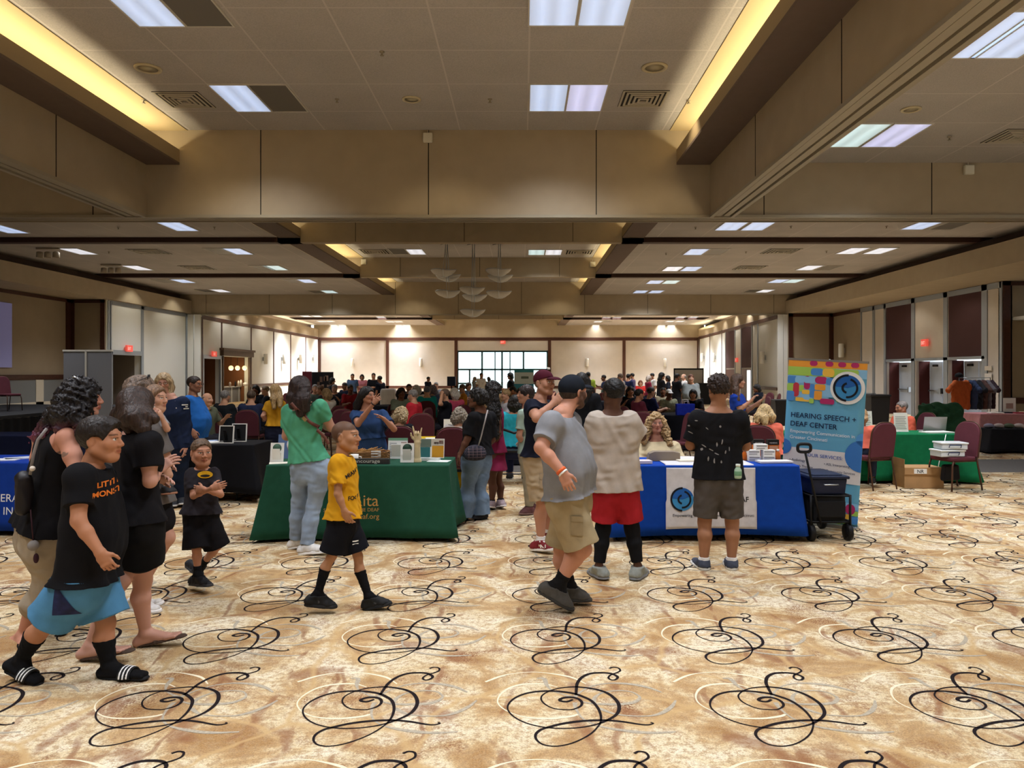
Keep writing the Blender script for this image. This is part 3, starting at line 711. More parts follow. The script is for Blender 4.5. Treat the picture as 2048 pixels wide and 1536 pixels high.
def make_hair(R_, hr, vox, seed, c, A, h):
  r, f, u = A; M = np.stack([r, f, u], 1); L = lambda x, y, z: np.asarray(c)+(r*x+f*y+u*z)*h
  k = hr['kind']; W_ = R_['W']; vv = max(hr.get('vox', min(vox, .005)), .004); v = hr.get('vol', 1.0)
  down = hr.get('len', .0); pad = .16*h+hr.get('bulk', 0)+.04
  lo, hi = np.asarray(c)-pad, np.asarray(c)+pad; lo[2] -= down
  ends = [np.asarray(p) for p in hr.get('ends', [])]
  for p in ends: lo = np.minimum(lo, p-.12); hi = np.maximum(hi, p+.12)
  S = Field(lo, hi, vv); g = np.random.default_rng(seed)
  if k == 'cap':
    S.ell(L(0, -.014, .036), np.array([.085, .106, .092])*h, M, 0); bk = hr.get('backwards', False)
    S.cut(L(0, 0, hr.get('low', .030)), nrm(-u+f*hr.get('tilt', .32)))
    o = S.mesh('cap', cloth('cap_'+hr['c'].strip('#'), hr['c']), R_['T'], R_['org'])
    S = Field(np.asarray(c)-.28, np.asarray(c)+.28, vv); sgn = -1 if bk else 1
    S.ell(L(0, sgn*.112, .030), np.array([.070, .075, .030])*h, M, 0); S.ell(L(0, sgn*.108, .020), np.array([.075, .080, .030])*h, M, 0, op='c'); S.cut(L(0, sgn*.065, 0), -f*sgn); S.cut(L(0, 0, .022), -u)
    z = S.mesh('brim', cloth('brim_'+hr.get('brim', hr['c']).strip('#'), hr.get('brim', hr['c'])), o, (0, 0, 0)); z.data.transform(Matrix.Translation(Vector(-R_['org'])))
    if hr.get('under'):
      S = Field(np.asarray(c)-.2, np.asarray(c)+.2, vv)
      S.ell(L(0, -.016, .02), np.array([.079, .098, .09])*h, M, 0); S.cut(L(0, .012, 0), f+u*.25); S.cut(L(0, 0, hr.get('nape', -.045)), -u); S.cut(L(0, 0, .04), u)
      S.mesh('hair', hair_mat(hr['under']), R_['T'], R_['org'])
    return o
  hl = hr.get('hairline', .060)
  if k == 'short':
    S.ell(L(0, -.014, .036), np.array([.080+.0*v, .100, .086])*h+.006*v, M, 0)
    if hr.get('tall'): S.ell(L(0, .03, .085), np.array([.06, .07, .035])*h*hr['tall'], M, .03)
    S.cut(L(0, .066, hl), nrm(f*.78-u*.42)); S.cut(L(0, .0, -.05), nrm(-u*.9+f*.42)); S.cut(L(0, 0, hr.get('nape', -.055)), -u)
    for s in (-1, 1): S.rc(L(s*.10, .03, -.05), L(s*.10, .012, -.01), .05*h, .042*h, 0, op='c')
    S.ripple(.0022*hr.get('rough', .45), .03, seed); S.ripple(.0016*hr.get('rough', .45), .014, seed+1)
  elif k == 'bald':
    S.ell(L(0, -.018, .02), np.array([.079, .098, .088])*h, M, 0); S.cut(L(0, 0, .048), u); S.cut(L(0, .0, 0), nrm(f+u*.1)); S.cut(L(0, 0, -.05), -u); S.ripple(.0015, .02, seed)
  else:      # long / bob / curly
    b = hr.get('bulk', .0)
    S.ell(L(0, -.016, .034), np.array([.082, .102, .090])*h+.008*v+b*.5, M, 0)
    if k == 'curly': S.ell(L(0, -.035, -.03), np.array([.105, .10, .11])*h*v+b, M, .04)
    st = L(0, -.055, .0)
    for i, e in enumerate(ends):
      e0 = np.asarray(e); rr = hr.get('er', [.05]*len(ends))[i]; sx = ((e0-np.asarray(c))@r)
      a0 = L(np.clip(sx/h, -.062, .062), hr.get('ey', -.045) if abs(sx) < .075*h or ((e0-np.asarray(c))@f) < .0 else .0, .0)
      mid = (a0*.5+e0*.5)+(-f*.02+r*np.sign(sx)*.01)*h
      S.rc(a0, mid, .058*h, max(rr*1.05, .045*h), .04); S.rc(mid, e0, max(rr*1.05, .045*h), rr*.75, .03)
    S.rc(L(0, .11, -.03), L(0, .14, -.12), hr.get('facer', .062)*h, .075*h, .015, op='c'); S.rc(L(0, .115, hl-.055), L(0, .115, -.05), hr.get('facer', .062)*h, .062*h, .012, op='c')
    a, wl = (.0035, .035) if k != 'curly' else (.007, .045)
    S.ripple(a*hr.get('rough', 1 if k == 'curly' else .55), wl, seed, [r, f, r+f] if k != 'curly' else None); S.ripple(a*.55*hr.get('rough', 1 if k == 'curly' else .7), wl*.45, seed+1, [r, f, r-f] if k != 'curly' else None)
  m = hair_mat(hr['c'], hr.get('tip'), hr.get('z0', 0), hr.get('z1', 1), k == 'curly')
  return S.mesh('hair', m, R_['T'], R_['org'])
# ================================================================== the hall
M_tan = mat('header_fabric', '#ad9e85', .9, bump=.25, bscale=90, var=.05, vscale=3)
M_brn = mat('trough_paint', '#6a5a50', .85, var=.05)
M_cream = mat('panel_fabric', '#cec7bd', .9, bump=.3, bscale=120, var=.05, vscale=2)
M_white = mat('movable_panel', '#dcdcd4', .75, bump=.1, bscale=160)
M_alc = mat('alcove_fabric', '#9c8d76', .9, bump=.3, bscale=120, var=.05, vscale=2)
M_wood = mat('walnut_trim', '#4a2c20', .5, var=.2, vscale=12)
M_alu = mat('aluminium_frame', '#9aa0a6', .4, .6)
M_maroon = mat('maroon_panel', '#4e3537', .9, bump=.3, bscale=120)
M_track = mat('track_metal', '#a39a86', .5, .3)
M_slot = mat('dark_slot', '#141210', .9)
M_border = mat('coffer_paint', '#c8b48a', .9)
def ceiling_mat(name, ox, oy, base):
  m = bpy.data.materials.new(name); m.use_nodes = True; nt = m.node_tree; b = nt.nodes['Principled BSDF']
  N = nt.nodes.new; L = nt.links.new
  b.inputs['Roughness'].default_value = .95; b.inputs['Specular IOR Level'].default_value = .1
  geo = N('ShaderNodeNewGeometry'); sep = N('ShaderNodeSeparateXYZ'); L(geo.outputs['Position'], sep.inputs[0])
  lines = []
  for i, off in ((0, ox), (1, oy)):
    a = N('ShaderNodeMath'); a.operation = 'SUBTRACT'; L(sep.outputs[i], a.inputs[0]); a.inputs[1].default_value = off-1.22*40-.61
    w = N('ShaderNodeMath'); w.operation = 'MODULO'; L(a.outputs[0], w.inputs[0]); w.inputs[1].default_value = 1.22
    c = N('ShaderNodeMath'); c.operation = 'SUBTRACT'; L(w.outputs[0], c.inputs[0]); c.inputs[1].default_value = .61
    d = N('ShaderNodeMath'); d.operation = 'ABSOLUTE'; L(c.outputs[0], d.inputs[0])
    e = N('ShaderNodeMath'); e.operation = 'LESS_THAN'; L(d.outputs[0], e.inputs[0]); e.inputs[1].default_value = .012
    lines.append(e)
  mx = N('ShaderNodeMath'); mx.operation = 'MAXIMUM'; L(lines[0].outputs[0], mx.inputs[0]); L(lines[1].outputs[0], mx.inputs[1])
  n = N('ShaderNodeTexNoise'); n.inputs['Scale'].default_value = 60; n.inputs['Detail'].default_value = 4; L(geo.outputs['Position'], n.inputs['Vector'])
  n3 = N('ShaderNodeTexNoise'); n3.inputs['Scale'].default_value = .9; L(geo.outputs['Position'], n3.inputs['Vector'])
  r = N('ShaderNodeValToRGB'); c = lin(base)
  r.color_ramp.elements[0].position = .3; r.color_ramp.elements[0].color = (*[x*.78 for x in c], 1)
  r.color_ramp.elements[1].position = .65; r.color_ramp.elements[1].color = (*[x*1.05 for x in c], 1)
  av = N('ShaderNodeMath'); av.operation = 'MULTIPLY_ADD'; L(n3.outputs[0], av.inputs[0]); av.inputs[1].default_value = .35
  hv = N('ShaderNodeMath'); hv.operation = 'MULTIPLY'; L(n.outputs[0], hv.inputs[0]); hv.inputs[1].default_value = .65
  L(hv.outputs[0], av.inputs[2]); L(av.outputs[0], r.inputs[0])
  mix = N('ShaderNodeMix'); mix.data_type = 'RGBA'; L(mx.outputs[0], mix.inputs['Factor']); L(r.outputs[0], mix.inputs['A'])
  mix.inputs['B'].default_value = (*[min(1, x*1.18) for x in c], 1); L(mix.outputs['Result'], b.inputs['Base Color'])
  return m
M_ceil = ceiling_mat('acoustic_tiles', .09, 12.90, '#b9b3ad')
ZC, ZS, ZH, ZL = 6.06, 5.45, 4.52, 5.70      # central ceiling, side ceilings, header soffit, cove lip
XL, XR = -6.85, 3.40                          # coffer risers
LIPL, LIPR = -6.19, 2.78
YN0, YN1, YF0, YF1, YB, Y0 = 13.9, 14.3, 37.2, 37.6, 61.2, -10.0
# ---- carpet -------------------------------------------------------------
def carpet_mat():
  m = bpy.data.materials.new('carpet'); m.use_nodes = True; nt = m.node_tree; b = nt.nodes['Principled BSDF']
  N = nt.nodes.new; L = nt.links.new
  b.inputs['Roughness'].default_value = .95; b.inputs['Specular IOR Level'].default_value = .08
  g = N('ShaderNodeNewGeometry')
  def noise(sc, det, rough=.5, dist=0, vec=None):
    n = N('ShaderNodeTexNoise'); n.inputs['Scale'].default_value = sc; n.inputs['Detail'].default_value = det
    n.inputs['Roughness'].default_value = rough; n.inputs['Distortion'].default_value = dist; L(vec or g.outputs['Position'], n.inputs['Vector']); return n
  def ramp(src, stops):
    r = N('ShaderNodeValToRGB'); e = r.color_ramp.elements
    while len(e) < len(stops): e.new(.5)
    for i, (p, c) in enumerate(stops): e[i].position = p; e[i].color = (*lin(c), 1) if isinstance(c, str) else (c, c, c, 1)
    L(src, r.inputs[0]); return r
  def mix(f, a, c, mode='MIX', fac=None):
    x = N('ShaderNodeMix'); x.data_type = 'RGBA'; x.blend_type = mode
    if f is not None: L(f, x.inputs['Factor'])
    else: x.inputs['Factor'].default_value = fac
    L(a, x.inputs['A'])
    if isinstance(c, str): x.inputs['B'].default_value = (*lin(c), 1)
    else: L(c, x.inputs['B'])
    return x.outputs['Result']
  base = ramp(noise(2.6, 6, .6, .6).outputs[0], ((.36, '#b08a5c'), (.45, '#cbab7d'), (.51, '#e3d0a8'), (.64, '#f1e5c9')))
  grain = noise(120, 3, .8); grain2 = noise(26, 5, .8)
  c = mix(ramp(grain2.outputs[0], ((.42, 0.8), (.53, 0.0))).outputs[0], base.outputs[0], '#b6966f')
  c = mix(None, c, ramp(grain.outputs[0], ((.34, .50), (.58, 1.0))).outputs[0], 'MULTIPLY', .8)
  # rust patches
  pt = ramp(noise(1.5, 8, .72, .8).outputs[0], ((.52, 0.0), (.64, 1.0)))
  gr2 = ramp(noise(90, 3, .7).outputs[0], ((.46, 0.0), (.54, 1.0)))
  f = N('ShaderNodeMath'); f.operation = 'MULTIPLY'; L(pt.outputs[0], f.inputs[0]); L(gr2.outputs[0], f.inputs[1])
  c = mix(f.outputs[0], c, '#7f4f36')
  # veins
  d = noise(1.3, 3); add = N('ShaderNodeVectorMath'); add.operation = 'MULTIPLY_ADD'
  L(d.outputs['Color'], add.inputs[0]); add.inputs[1].default_value = (.5, .5, 0); L(g.outputs['Position'], add.inputs[2])
  rot = N('ShaderNodeMapping'); rot.inputs['Rotation'].default_value = (0, 0, .62); rot.inputs['Scale'].default_value = (1.9, .55, 1); L(add.outputs[0], rot.inputs[0])
  vo = N('ShaderNodeTexVoronoi'); vo.feature = 'DISTANCE_TO_EDGE'; vo.inputs['Scale'].default_value = 1.5; L(rot.outputs[0], vo.inputs['Vector'])
  vr = ramp(vo.outputs[0], ((0, .7), (.03, .5), (.045, 0.0)))
  br = ramp(noise(3.2, 2).outputs[0], ((.45, 0.0), (.56, 1.0)))
  f2 = N('ShaderNodeMath'); f2.operation = 'MULTIPLY'; L(vr.outputs[0], f2.inputs[0]); L(br.outputs[0], f2.inputs[1])
  c = mix(f2.outputs[0], c, '#85573d')
  vo2 = N('ShaderNodeTexVoronoi'); vo2.feature = 'DISTANCE_TO_EDGE'; vo2.inputs['Scale'].default_value = 1.15; L(add.outputs[0], vo2.inputs['Vector'])
  f3 = ramp(vo2.outputs[0], ((0, .8), (.012, .5), (.025, 0.0)))
  c = mix(f3.outputs[0], c, '#c2a272')
  L(c, b.inputs['Base Color'])
  bp = N('ShaderNodeBump'); bp.inputs['Strength'].default_value = .4; bp.inputs['Distance'].default_value = .004
  L(noise(220, 2).outputs[0], bp.inputs['Height']); L(bp.outputs[0], b.inputs['Normal'])
  return m
M_carpet = carpet_mat()
M_ink = mat('carpet_black', '#262021', .95, spec=.05, var=.2, vscale=60)
M_crm = mat('carpet_cream', '#ecdfc0', .95, spec=.05, var=.15, vscale=60)
M_gry = mat('carpet_grey', '#b3a894', .95, spec=.05, var=.25, vscale=60)
def catmull(pts, k):
  p = np.array(pts, float); p = np.vstack([2*p[0]-p[1], p, 2*p[-1]-p[-2]]); out = []
  for i in range(1, len(p)-2):
    for t in np.linspace(0, 1, k, endpoint=False):
      out.append(.5*((2*p[i])+(-p[i-1]+p[i+1])*t+(2*p[i-1]-5*p[i]+4*p[i+1]-p[i+2])*t*t+(-p[i-1]+3*p[i]-3*p[i+1]+p[i+2])*t**3))
  out.append(p[-2]); return np.array(out)
def floorxy(q):      # tracing of one motif, in pixels of a close crop, to metres from the motif's stem
  q = np.array(q, float); px = 940+q[:, 0]/4.86; py = 1220+q[:, 1]/4.86
  D = EYE*F/(py-VY); return np.stack([(px-VX)*D/F, D], 1)
T_main = [(1000,872),(940,893),(880,885),(880,868),(930,852),(1000,852),(1060,870),(1088,905),(1070,940),(1000,968),(920,970),(820,960),(740,925),(695,880),(700,835),(760,795),(850,765),(950,752),(1050,750),(1160,762),(1270,785),(1360,825),(1430,890),(1450,950),(1430,1010),(1360,1060),(1250,1108),(1130,1135),(1000,1150),(850,1152),(700,1138),(560,1105),(450,1055),(385,1000),(365,945),(400,885),(480,835),(590,803),(720,790),(860,793),(1000,812),(1100,845),(1180,885),(1240,950),(1270,1020),(1270,1090),(1240,1140),(1180,1200),(1090,1255),(980,1300),(880,1322),(790,1325),(700,1305),(645,1260),(640,1210),(690,1165),(780,1137),(900,1107),(1050,1085),(1200,1075),(1350,1075),(1500,1090),(1650,1113),(1730,1118),(1780,1105),(1755,1095)]
T_stem = [(1030,830),(1035,760),(1045,710),(1090,655),(1170,620),(1270,612),(1360,618),(1420,640),(1435,660),(1410,680),(1370,680),(1345,660),(1370,632),(1430,610),(1460,590),(1440,565),(1390,558),(1355,570)]
T_cr1 = [(1050,1015),(980,1035),(800,1055),(600,1050),(450,1020),(330,965),(270,900),(290,830),(370,765),(480,730),(620,718),(740,722),(850,750)]
T_cr2 = [(150,700),(300,645),(450,615),(650,605),(850,628),(1000,660),(1130,720)]
T_gr1 = [(1010,860),(1050,815),(1150,755),(1270,722),(1420,712),(1600,727),(1750,760),(1860,800)]
T_gr2 = [(1200,910),(1215,850),(1290,805),(1430,785),(1560,795),(1640,835),(1640,870),(1570,905),(1400,918),(1200,912),(1080,890)]
T_gr3 = [(1250,955),(1400,1010),(1560,1030),(1750,1030),(1870,1000),(1960,940),(2000,880)]
T_gr4 = [(1020,900),(1030,960),(1090,1050),(1200,1110),(1350,1150),(1600,1185),(1800,1195),(2000,1185)]
T_gr5 = [(1000,850),(900,820),(800,785),(745,730),(720,670),(650,665)]
A0 = floorxy([(1030, 830)])[0]
def wid(n, base, amp, ph, cyc):
  t = np.linspace(0, 1, n); return base+amp*np.clip(np.sin(2*PI*(cyc*t+ph)), -.45, 1)
def ribbon(tr, k, base, amp, ph, cyc):
  c = catmull(floorxy(tr)-A0, k); d = np.gradient(c, axis=0); d /= np.linalg.norm(d, axis=1)[:, None]+1e-9
  nrm = np.stack([-d[:, 1], d[:, 0]], 1); w = wid(len(c), base, amp, ph, cyc)[:, None]/2
  return np.concatenate([c+nrm*w, c-nrm*w], 0), len(c)
STROKES = []
for lod, kk in ((0, 5), (1, 2)):
  S = []
  S.append((ribbon(T_main, kk, .0125, .0075, .05, 3.6), 1, .0016)); S.append((ribbon(T_stem, kk, .0145, .006, .0, 1.0), 1, .0016))
  for t in (T_cr1, T_cr2): S.append((ribbon(t, kk, .011, .007, .1, 1.5), 2, .0008))
  for t in (T_gr1, T_gr2, T_gr3, T_gr4, T_gr5): S.append((ribbon(t, kk, .016, .010, .3, 1.3), 3, .0012))
  STROKES.append(S)
fm = MB()
fm.box(-20, 19, Y0-.2, YB+.3, -.2, 0)
GX, GY = 1.02, .974
V_, F_, MI_ = [np.array(fm.v)], [list(f) for f in fm.f], list(fm.mi)
nv = len(fm.v)
for j in range(-3, 34):
  for i in range(-20, 21):
    ox, oy = A0[0]+GX*i, A0[1]+GY*j
    if oy < 1.6 or abs(ox) > .75*oy+1.6: continue
    for ((pts, n), mi, z) in STROKES[0 if oy < 13 else 1]:
      a = np.zeros((2*n, 3)); a[:, 0] = pts[:, 0]+ox; a[:, 1] = pts[:, 1]+oy; a[:, 2] = z
      V_.append(a)
      for q in range(n-1): F_.append([nv+q, nv+n+q, nv+n+q+1, nv+q+1])
      MI_ += [mi]*(n-1); nv += 2*n
me = bpy.data.meshes.new('floor'); me.from_pydata(np.concatenate(V_).tolist(), [], F_)
for m in (M_carpet, M_ink, M_crm, M_gry): me.materials.append(m)
me.polygons.foreach_set('material_index', MI_); me.update()
floor = struct(bpy.data.objects.new('floor', me)); COL.objects.link(floor)
cs = MB(); cs.box(-17.5, 16.5, 12.95, 14.85, 0.0005, .006)
struct(cs.build('trim_1', mat('grey_carpet_strip', '#6d6965', .95, spec=.05, bump=.4, bscale=200, var=.15, vscale=30)))
# ---- ceilings -------------------------------------------------------------
def slab(name, m, x0, x1, y0, y1, z0, z1): return struct(MB().box(x0, x1, y0, y1, z0, z1).build(name, m))
c = MB()
for (x0, x1, y0, y1, z) in ((XL-.4, XR+.5, Y0, YN0, ZC), (XL, XR, YN1, YF0, ZC), (XL, XR, YF1, YB, ZC),
  (-18.2, XL-.33, Y0, YN0, ZS+.02), (XR+.38, 17.5, Y0, YN0, ZS+.02),
  (-17.2, XL, YN1, YF0, ZS), (XR, 14.0, YN1, YF0, ZS), (-17.4, XL, YF1, YB, ZS), (XR, 15.4, YF1, YB, ZS)):
  c.box(x0, x1, y0, y1, z, z+.08)
struct(c.build('ceiling', M_ceil))
# painted border of the coffer ceilings above the cove
for k, (a, b) in enumerate(((Y0, YN0), (YN1, YF0), (YF1, YB))):
  q = MB(); q.box(XL, -6.05, a, b, ZC-.012, ZC-.002); q.box(2.66, XR, a, b, ZC-.012, ZC-.002)
  struct(q.build('trim_%d' % (2+k), M_border))
# coffer risers above the side ceilings (middle and far sections)
q = MB()
for (a, b) in ((YN1, YF0), (YF1, YB)):
  q.box(XL-.06, XL-.002, a, b, ZS+.09, ZC); q.box(XR+.002, XR+.06, a, b, ZS+.09, ZC)
struct(q.build('trim_5', M_tan))
# cove troughs: soffit slab and lip
q = MB()
for (a, b) in ((Y0, YN0-.01), (YN1+.01, YF0-.01), (YF1+.01, YB-.01)):
  q.cur = 0; q.box(XL+.06, LIPL, a, b, 5.43, 5.47); q.box(LIPR, XR-.01, a, b, 5.43, 5.47)
  q.cur = 1; q.box(LIPL-.04, LIPL, a, b, 5.47, ZL); q.box(LIPR, LIPR+.04, a, b, 5.47, ZL)
struct(q.build('trim_6', [M_brn, mat('lip_paint', '#a18d6c', .9)]))
# cross headers with their panel seams and partition track
def header(name, y0, y1, x0, x1, zt, seam0, seam=3.03, track=True):
  q = MB(); q.box(x0, x1, y0, y1, ZH, zt)
  q.cur = 1; x = seam0
  while x > x0: x -= seam
  while x < x1:
    if x > x0+.1: q.box(x-.008, x+.008, y0-.004, y0+.01, ZH, zt)
    x += seam
  if track:
    q.cur = 2; q.box(x0, x1, y0-.05, y0+.02, ZH-.05, ZH); q.box(x0, x1, y1-.02, y1+.02, ZH-.05, ZH)
    q.box(x0, x1, y0+.06, y0+.17, ZH-.03, ZH-.01); q.box(x0, x1, y1-.17, y1-.06, ZH-.03, ZH-.01)
    q.cur = 1; q.box(x0, x1, y0+.17, y1-.17, ZH-.004, ZH)
  return struct(q.build(name, [M_tan, M_slot, M_track]))
header('wall_near_header', YN0, YN1, -18.2, 17.5, ZC+.08, XatD(857, YN0))
header('wall_far_header', YF0, YF1, -17.2, 14.0, ZC+.08, XatD(1043, YF0), 3.05)
# long headers of the near section, with partition tracks
for nm, xa, xb in (('wall_left_header', -7.19, -6.79), ('wall_right_header', 3.39, 3.79)):
  q = MB(); q.box(xa, xb, Y0, YN0, ZH, ZC+.08)
  q.cur = 1
  for k in range(8):
    y = 11.2-3.03*k
    q.box(xa-.004, xb+.004, y-.008, y+.008, ZH, ZC)
  q.cur = 2; q.box(xa-.02, xa+.05, Y0, YN0-.06, ZH-.05, ZH); q.box(xb-.05, xb+.02, Y0, YN0-.06, ZH-.05, ZH)
  q.box(xa+.08, xa+.18, Y0, YN0-.06, ZH-.03, ZH); q.box(xb-.18, xb-.08, Y0, YN0-.06, ZH-.03, ZH)
  struct(q.build(nm, [M_tan, M_slot, M_track]))
# cross beams
q = MB()
for (y0, y1, x0, x1) in ((21.45, 21.75, -15.95, 12.75), (29.3, 29.6, -15.95, 12.75), (44.95, 45.25, -15.6, 12.4), (52.65, 52.95, -15.6, 12.4)):
  q.cur = 1; q.box(x0, XL+.66, y0, y1, 5.31, ZS); q.box(XR-.62, x1, y0, y1, 5.31, ZS)
  q.cur = 0; q.box(XL+.02, XR-.02, y0, y1, 5.31, ZC)
  q.cur = 2
  for xs in (XatD(711, 21.45), XatD(711, 21.45)+3.03, XatD(711, 21.45)+6.06): q.box(xs-.007, xs+.007, y0-.003, y0+.01, 5.33, ZC)
  # tapered beam ends over the side troughs
  for s, xe in ((-1, x0), (1, x1)):
    q.cur = 1; q.prism([(xe, y0, 5.31), (xe, y0, ZS), (xe+s*.45, y0+.1, ZS)], (0, .25, 0))
struct(q.build('trim_7', [M_tan, mat('beam_walnut', '#3f2a22', .6, var=.1), M_slot]))
# side soffits with open trough tops
def soffit(name, A, B, side, depth, zlip=5.14):
  """A, B = (x, y) ends of the face; side = -1 left / +1 right"""
  q = MB(); (xa, ya), (xb, yb) = A, B
  def P3(t, o, z): return (xa+(xb-xa)*t+side*o, ya+(yb-ya)*t, z)
  def bar(o0, o1, z0, z1):
    vs = [P3(0,o0,z0),P3(0,o1,z0),P3(1,o1,z0),P3(1,o0,z0),P3(0,o0,z1),P3(0,o1,z1),P3(1,o1,z1),P3(1,o0,z1)]
    q.add(vs, [(0,3,2,1),(4,5,6,7),(0,1,5,4),(1,2,6,5),(2,3,7,6),(3,0,4,7)], False)
  q.cur = 0; bar(0, .06, ZH, zlip); bar(.06, depth, ZH, ZH+.06)
  q.cur = 1; bar(.55, .62, ZH+.06, ZS)
  return struct(q.build(name, [M_tan, M_brn]))
soffit('trim_8', (-16.0, YN1), (-16.0, YF0), -1, 1.9)
soffit('trim_9', (12.72, YN1), (12.72, YF0), 1, 4.4)
soffit('trim_10', (-15.72, YF1), (-16.25, YB), -1, .65)
soffit('trim_11', (12.45, YF1), (14.0, YB), 1, .65)
# ---- walls ------------------------------------------------------------------
def plane_panel(q, A, B, z0, z1, th):
  """slab whose visible face runs from A to B (plan points, left to right as seen from inside)"""
  A, B = Vector(A), Vector(B); d = (B-A).normalized(); n = Vector((-d.y, d.x))*th   # away from the viewer
  vs = [(A.x,A.y,z0),(B.x,B.y,z0),(B.x+n.x,B.y+n.y,z0),(A.x+n.x,A.y+n.y,z0)]; vs += [(x,y,z1) for x, y, _ in vs]
  q.add(vs, [(0,3,2,1),(4,5,6,7),(0,1,5,4),(1,2,6,5),(2,3,7,6),(3,0,4,7)], False)
# back wall with its window wall
xw0, xw1 = XatD(914, YB), XatD(1096, YB); zw = ZatD(701, YB); zt = 4.30
q = MB()
bxl, bxr = XatD(638, YB), XatD(1398, YB)
q.box(bxl-.4, xw0, YB, YB+.3, 0, ZC); q.box(xw1, bxr+.4, YB, YB+.3, 0, ZC); q.box(xw0, xw1, YB, YB+.3, zw, ZC)
q.cur = 1; q.box(bxl, bxr, YB-.06, YB, 4.22, 4.46)
for px in (639, 775, 912, 1099, 1248, 1397):
  x = XatD(px, YB); q.box(x-.12, x+.12, YB-.05, YB, 0, 4.3)
q.box(bxl, xw0, YB-.05, YB, .42, .62); q.box(xw1, bxr, YB-.05, YB, .42, .62)
q.cur = 2; q.box(bxl-.4, bxr+.4, YB-.03, YB, 4.46, ZC)
struct(q.build('wall_back', [M_cream, M_wood, M_tan]))
wn = MB(); mw = .07
zm = ZatD(739, YB); zb = ZatD(767, YB)
for px in (915, 964, 990, 1004, 1020, 1047, 1095):
  x = XatD(px, YB); w = mw if px not in (990, 1020) else .04; wn.box(x-w, x+w, YB+.05, YB+.2, 0, zw)
for z in (zw-.07, zm): wn.box(xw0, xw1, YB+.05, YB+.2, z-.07, z+.07)
for px in (939,): x = XatD(px, YB); wn.box(x-.06, x+.06, YB+.05, YB+.2, 0, zm)
for a, b in ((915, 939), (1047, 1095)): wn.box(XatD(a, YB), XatD(b, YB), YB+.05, YB+.2, zb-.06, zb+.06)
wn.box(xw0, xw1, YB+.05, YB+.2, 0, .12)
wo = struct(wn.build('window_1', mat('window_frame_metal', '#3c5a60', .5, .3)))
gl = mat('window_glass', '#eaf6f4', .05, spec=.5)
gl.node_tree.nodes['Principled BSDF'].inputs['Transmission Weight'].default_value = 1.0
gl.node_tree.nodes['Principled BSDF'].inputs['IOR'].default_value = 1.02
g = MB().box(xw0, xw1, YB+.12, YB+.13, .1, zw-.1).build('window_glass', gl, wo); g['kind'] = 'structure'
# outside: pale forecourt, lawn and a few trees
struct(MB().box(-40, 40, YB+.3, 140, -.25, -.05).build('ground_outside', mat('forecourt', '#c9cbc6', .9)))
# left far wall
LA, LB = Vector((-15.72, YF1)), Vector((-16.25, YB))
def on(A, B, px):        # point of plan line A-B seen at column px
  k = (px-VX)/F; d = B-A; t = (k*A.y-A.x)/(d.x-k*d.y); return A+d*t
q = MB()
q.cur = 0
dl0, dl1 = on(LA, LB, 405.5), on(LA, LB, 442)      # exit passage
bl0, bl1 = on(LA, LB, 444), on(LA, LB, 499)        # bar opening
zdo = ZatD(716, dl0.y)
zbt, zbc = ZatD(712, bl0.y), ZatD(774, bl0.y)
plane_panel(q, on(LA, LB, 401.5), dl0, 0, ZH, .3); plane_panel(q, dl0, dl1, zdo, ZH, .3)
plane_panel(q, dl1, bl0, 0, ZH, .3); plane_panel(q, bl0, bl1, zbt, ZH, .3)
plane_panel(q, bl1, LB, 0, ZH, .3)
q.cur = 1
e = Vector((.03, 0))
for px in (404, 443, 502, 547, 581, 611, 636):
  p = on(LA, LB, px); d = (LB-LA).normalized()*.07
  z0 = 0 if px not in (443,) else zdo
  plane_panel(q, p-d+e, p+d+e, z0, ZH-.1, .04)
plane_panel(q, on(LA, LB, 404)+e, LB+e, ZH-.22, ZH-.02, .04)
plane_panel(q, bl1+e, LB+e, .84, 1.0, .04)
struct(q.build('wall_left_far', [M_white, M_wood]))
q = MB(); plane_panel(q, dl0+e, dl0+e+(LB-LA).normalized()*.12, 0, zdo+.1, .1); plane_panel(q, dl0+e, dl1+e, zdo-.02, zdo+.16, .1)
plane_panel(q, dl1+e-(LB-LA).normalized()*.12, dl1+e, 0, zdo, .1)
struct(q.build('door_1', M_alu))
# exit passage and bar niche behind the left wall
q = MB()
q.box(-19.5, -16.3, dl0.y-.25, dl0.y-.05, 0, zdo+.3); q.box(-19.5, -16.1, dl1.y+.05, dl1.y+.2, 0, zdo+.3); q.box(-19.7, -19.5, dl0.y-.25, dl1.y+.2, 0, zdo+.3); q.box(-19.7, -16.05, dl0.y-.25, dl1.y+.2, zdo+.3, zdo+.4)
struct(q.build('wall_passage', mat('passage_paint', '#8f8778', .9)))
q = MB()
q.box(-19.5, -16.1, bl0.y-.1, bl0.y, 0, 3.4); q.box(-19.5, -16.2, bl1.y, bl1.y+.1, 0, 3.4); q.box(-19.6, -19.5, bl0.y, bl1.y, 0, 3.4); q.box(-19.6, -16.1, bl0.y, bl1.y, 3.3, 3.4)
struct(q.build('wall_bar_niche', mat('bar_niche_paint', '#7a4e30', .8)))
q = MB(); d = (LB-LA).normalized()
plane_panel(q, bl0-d*.25+e*6, bl1+d*.25+e*6, zbt+.02, zbt+.3, .3); plane_panel(q, bl0-d*.35+e*8, bl1+d*.35+e*8, zbt+.3, zbt+.42, .4)
plane_panel(q, bl0+e*2, bl0+d*.15+e*2, 0, zbt, .1); plane_panel(q, bl1-d*.15+e*2, bl1+e*2, 0, zbt, .1)
struct(q.build('trim_12', mat('bar_cornice', '#5d4a3c', .6)))
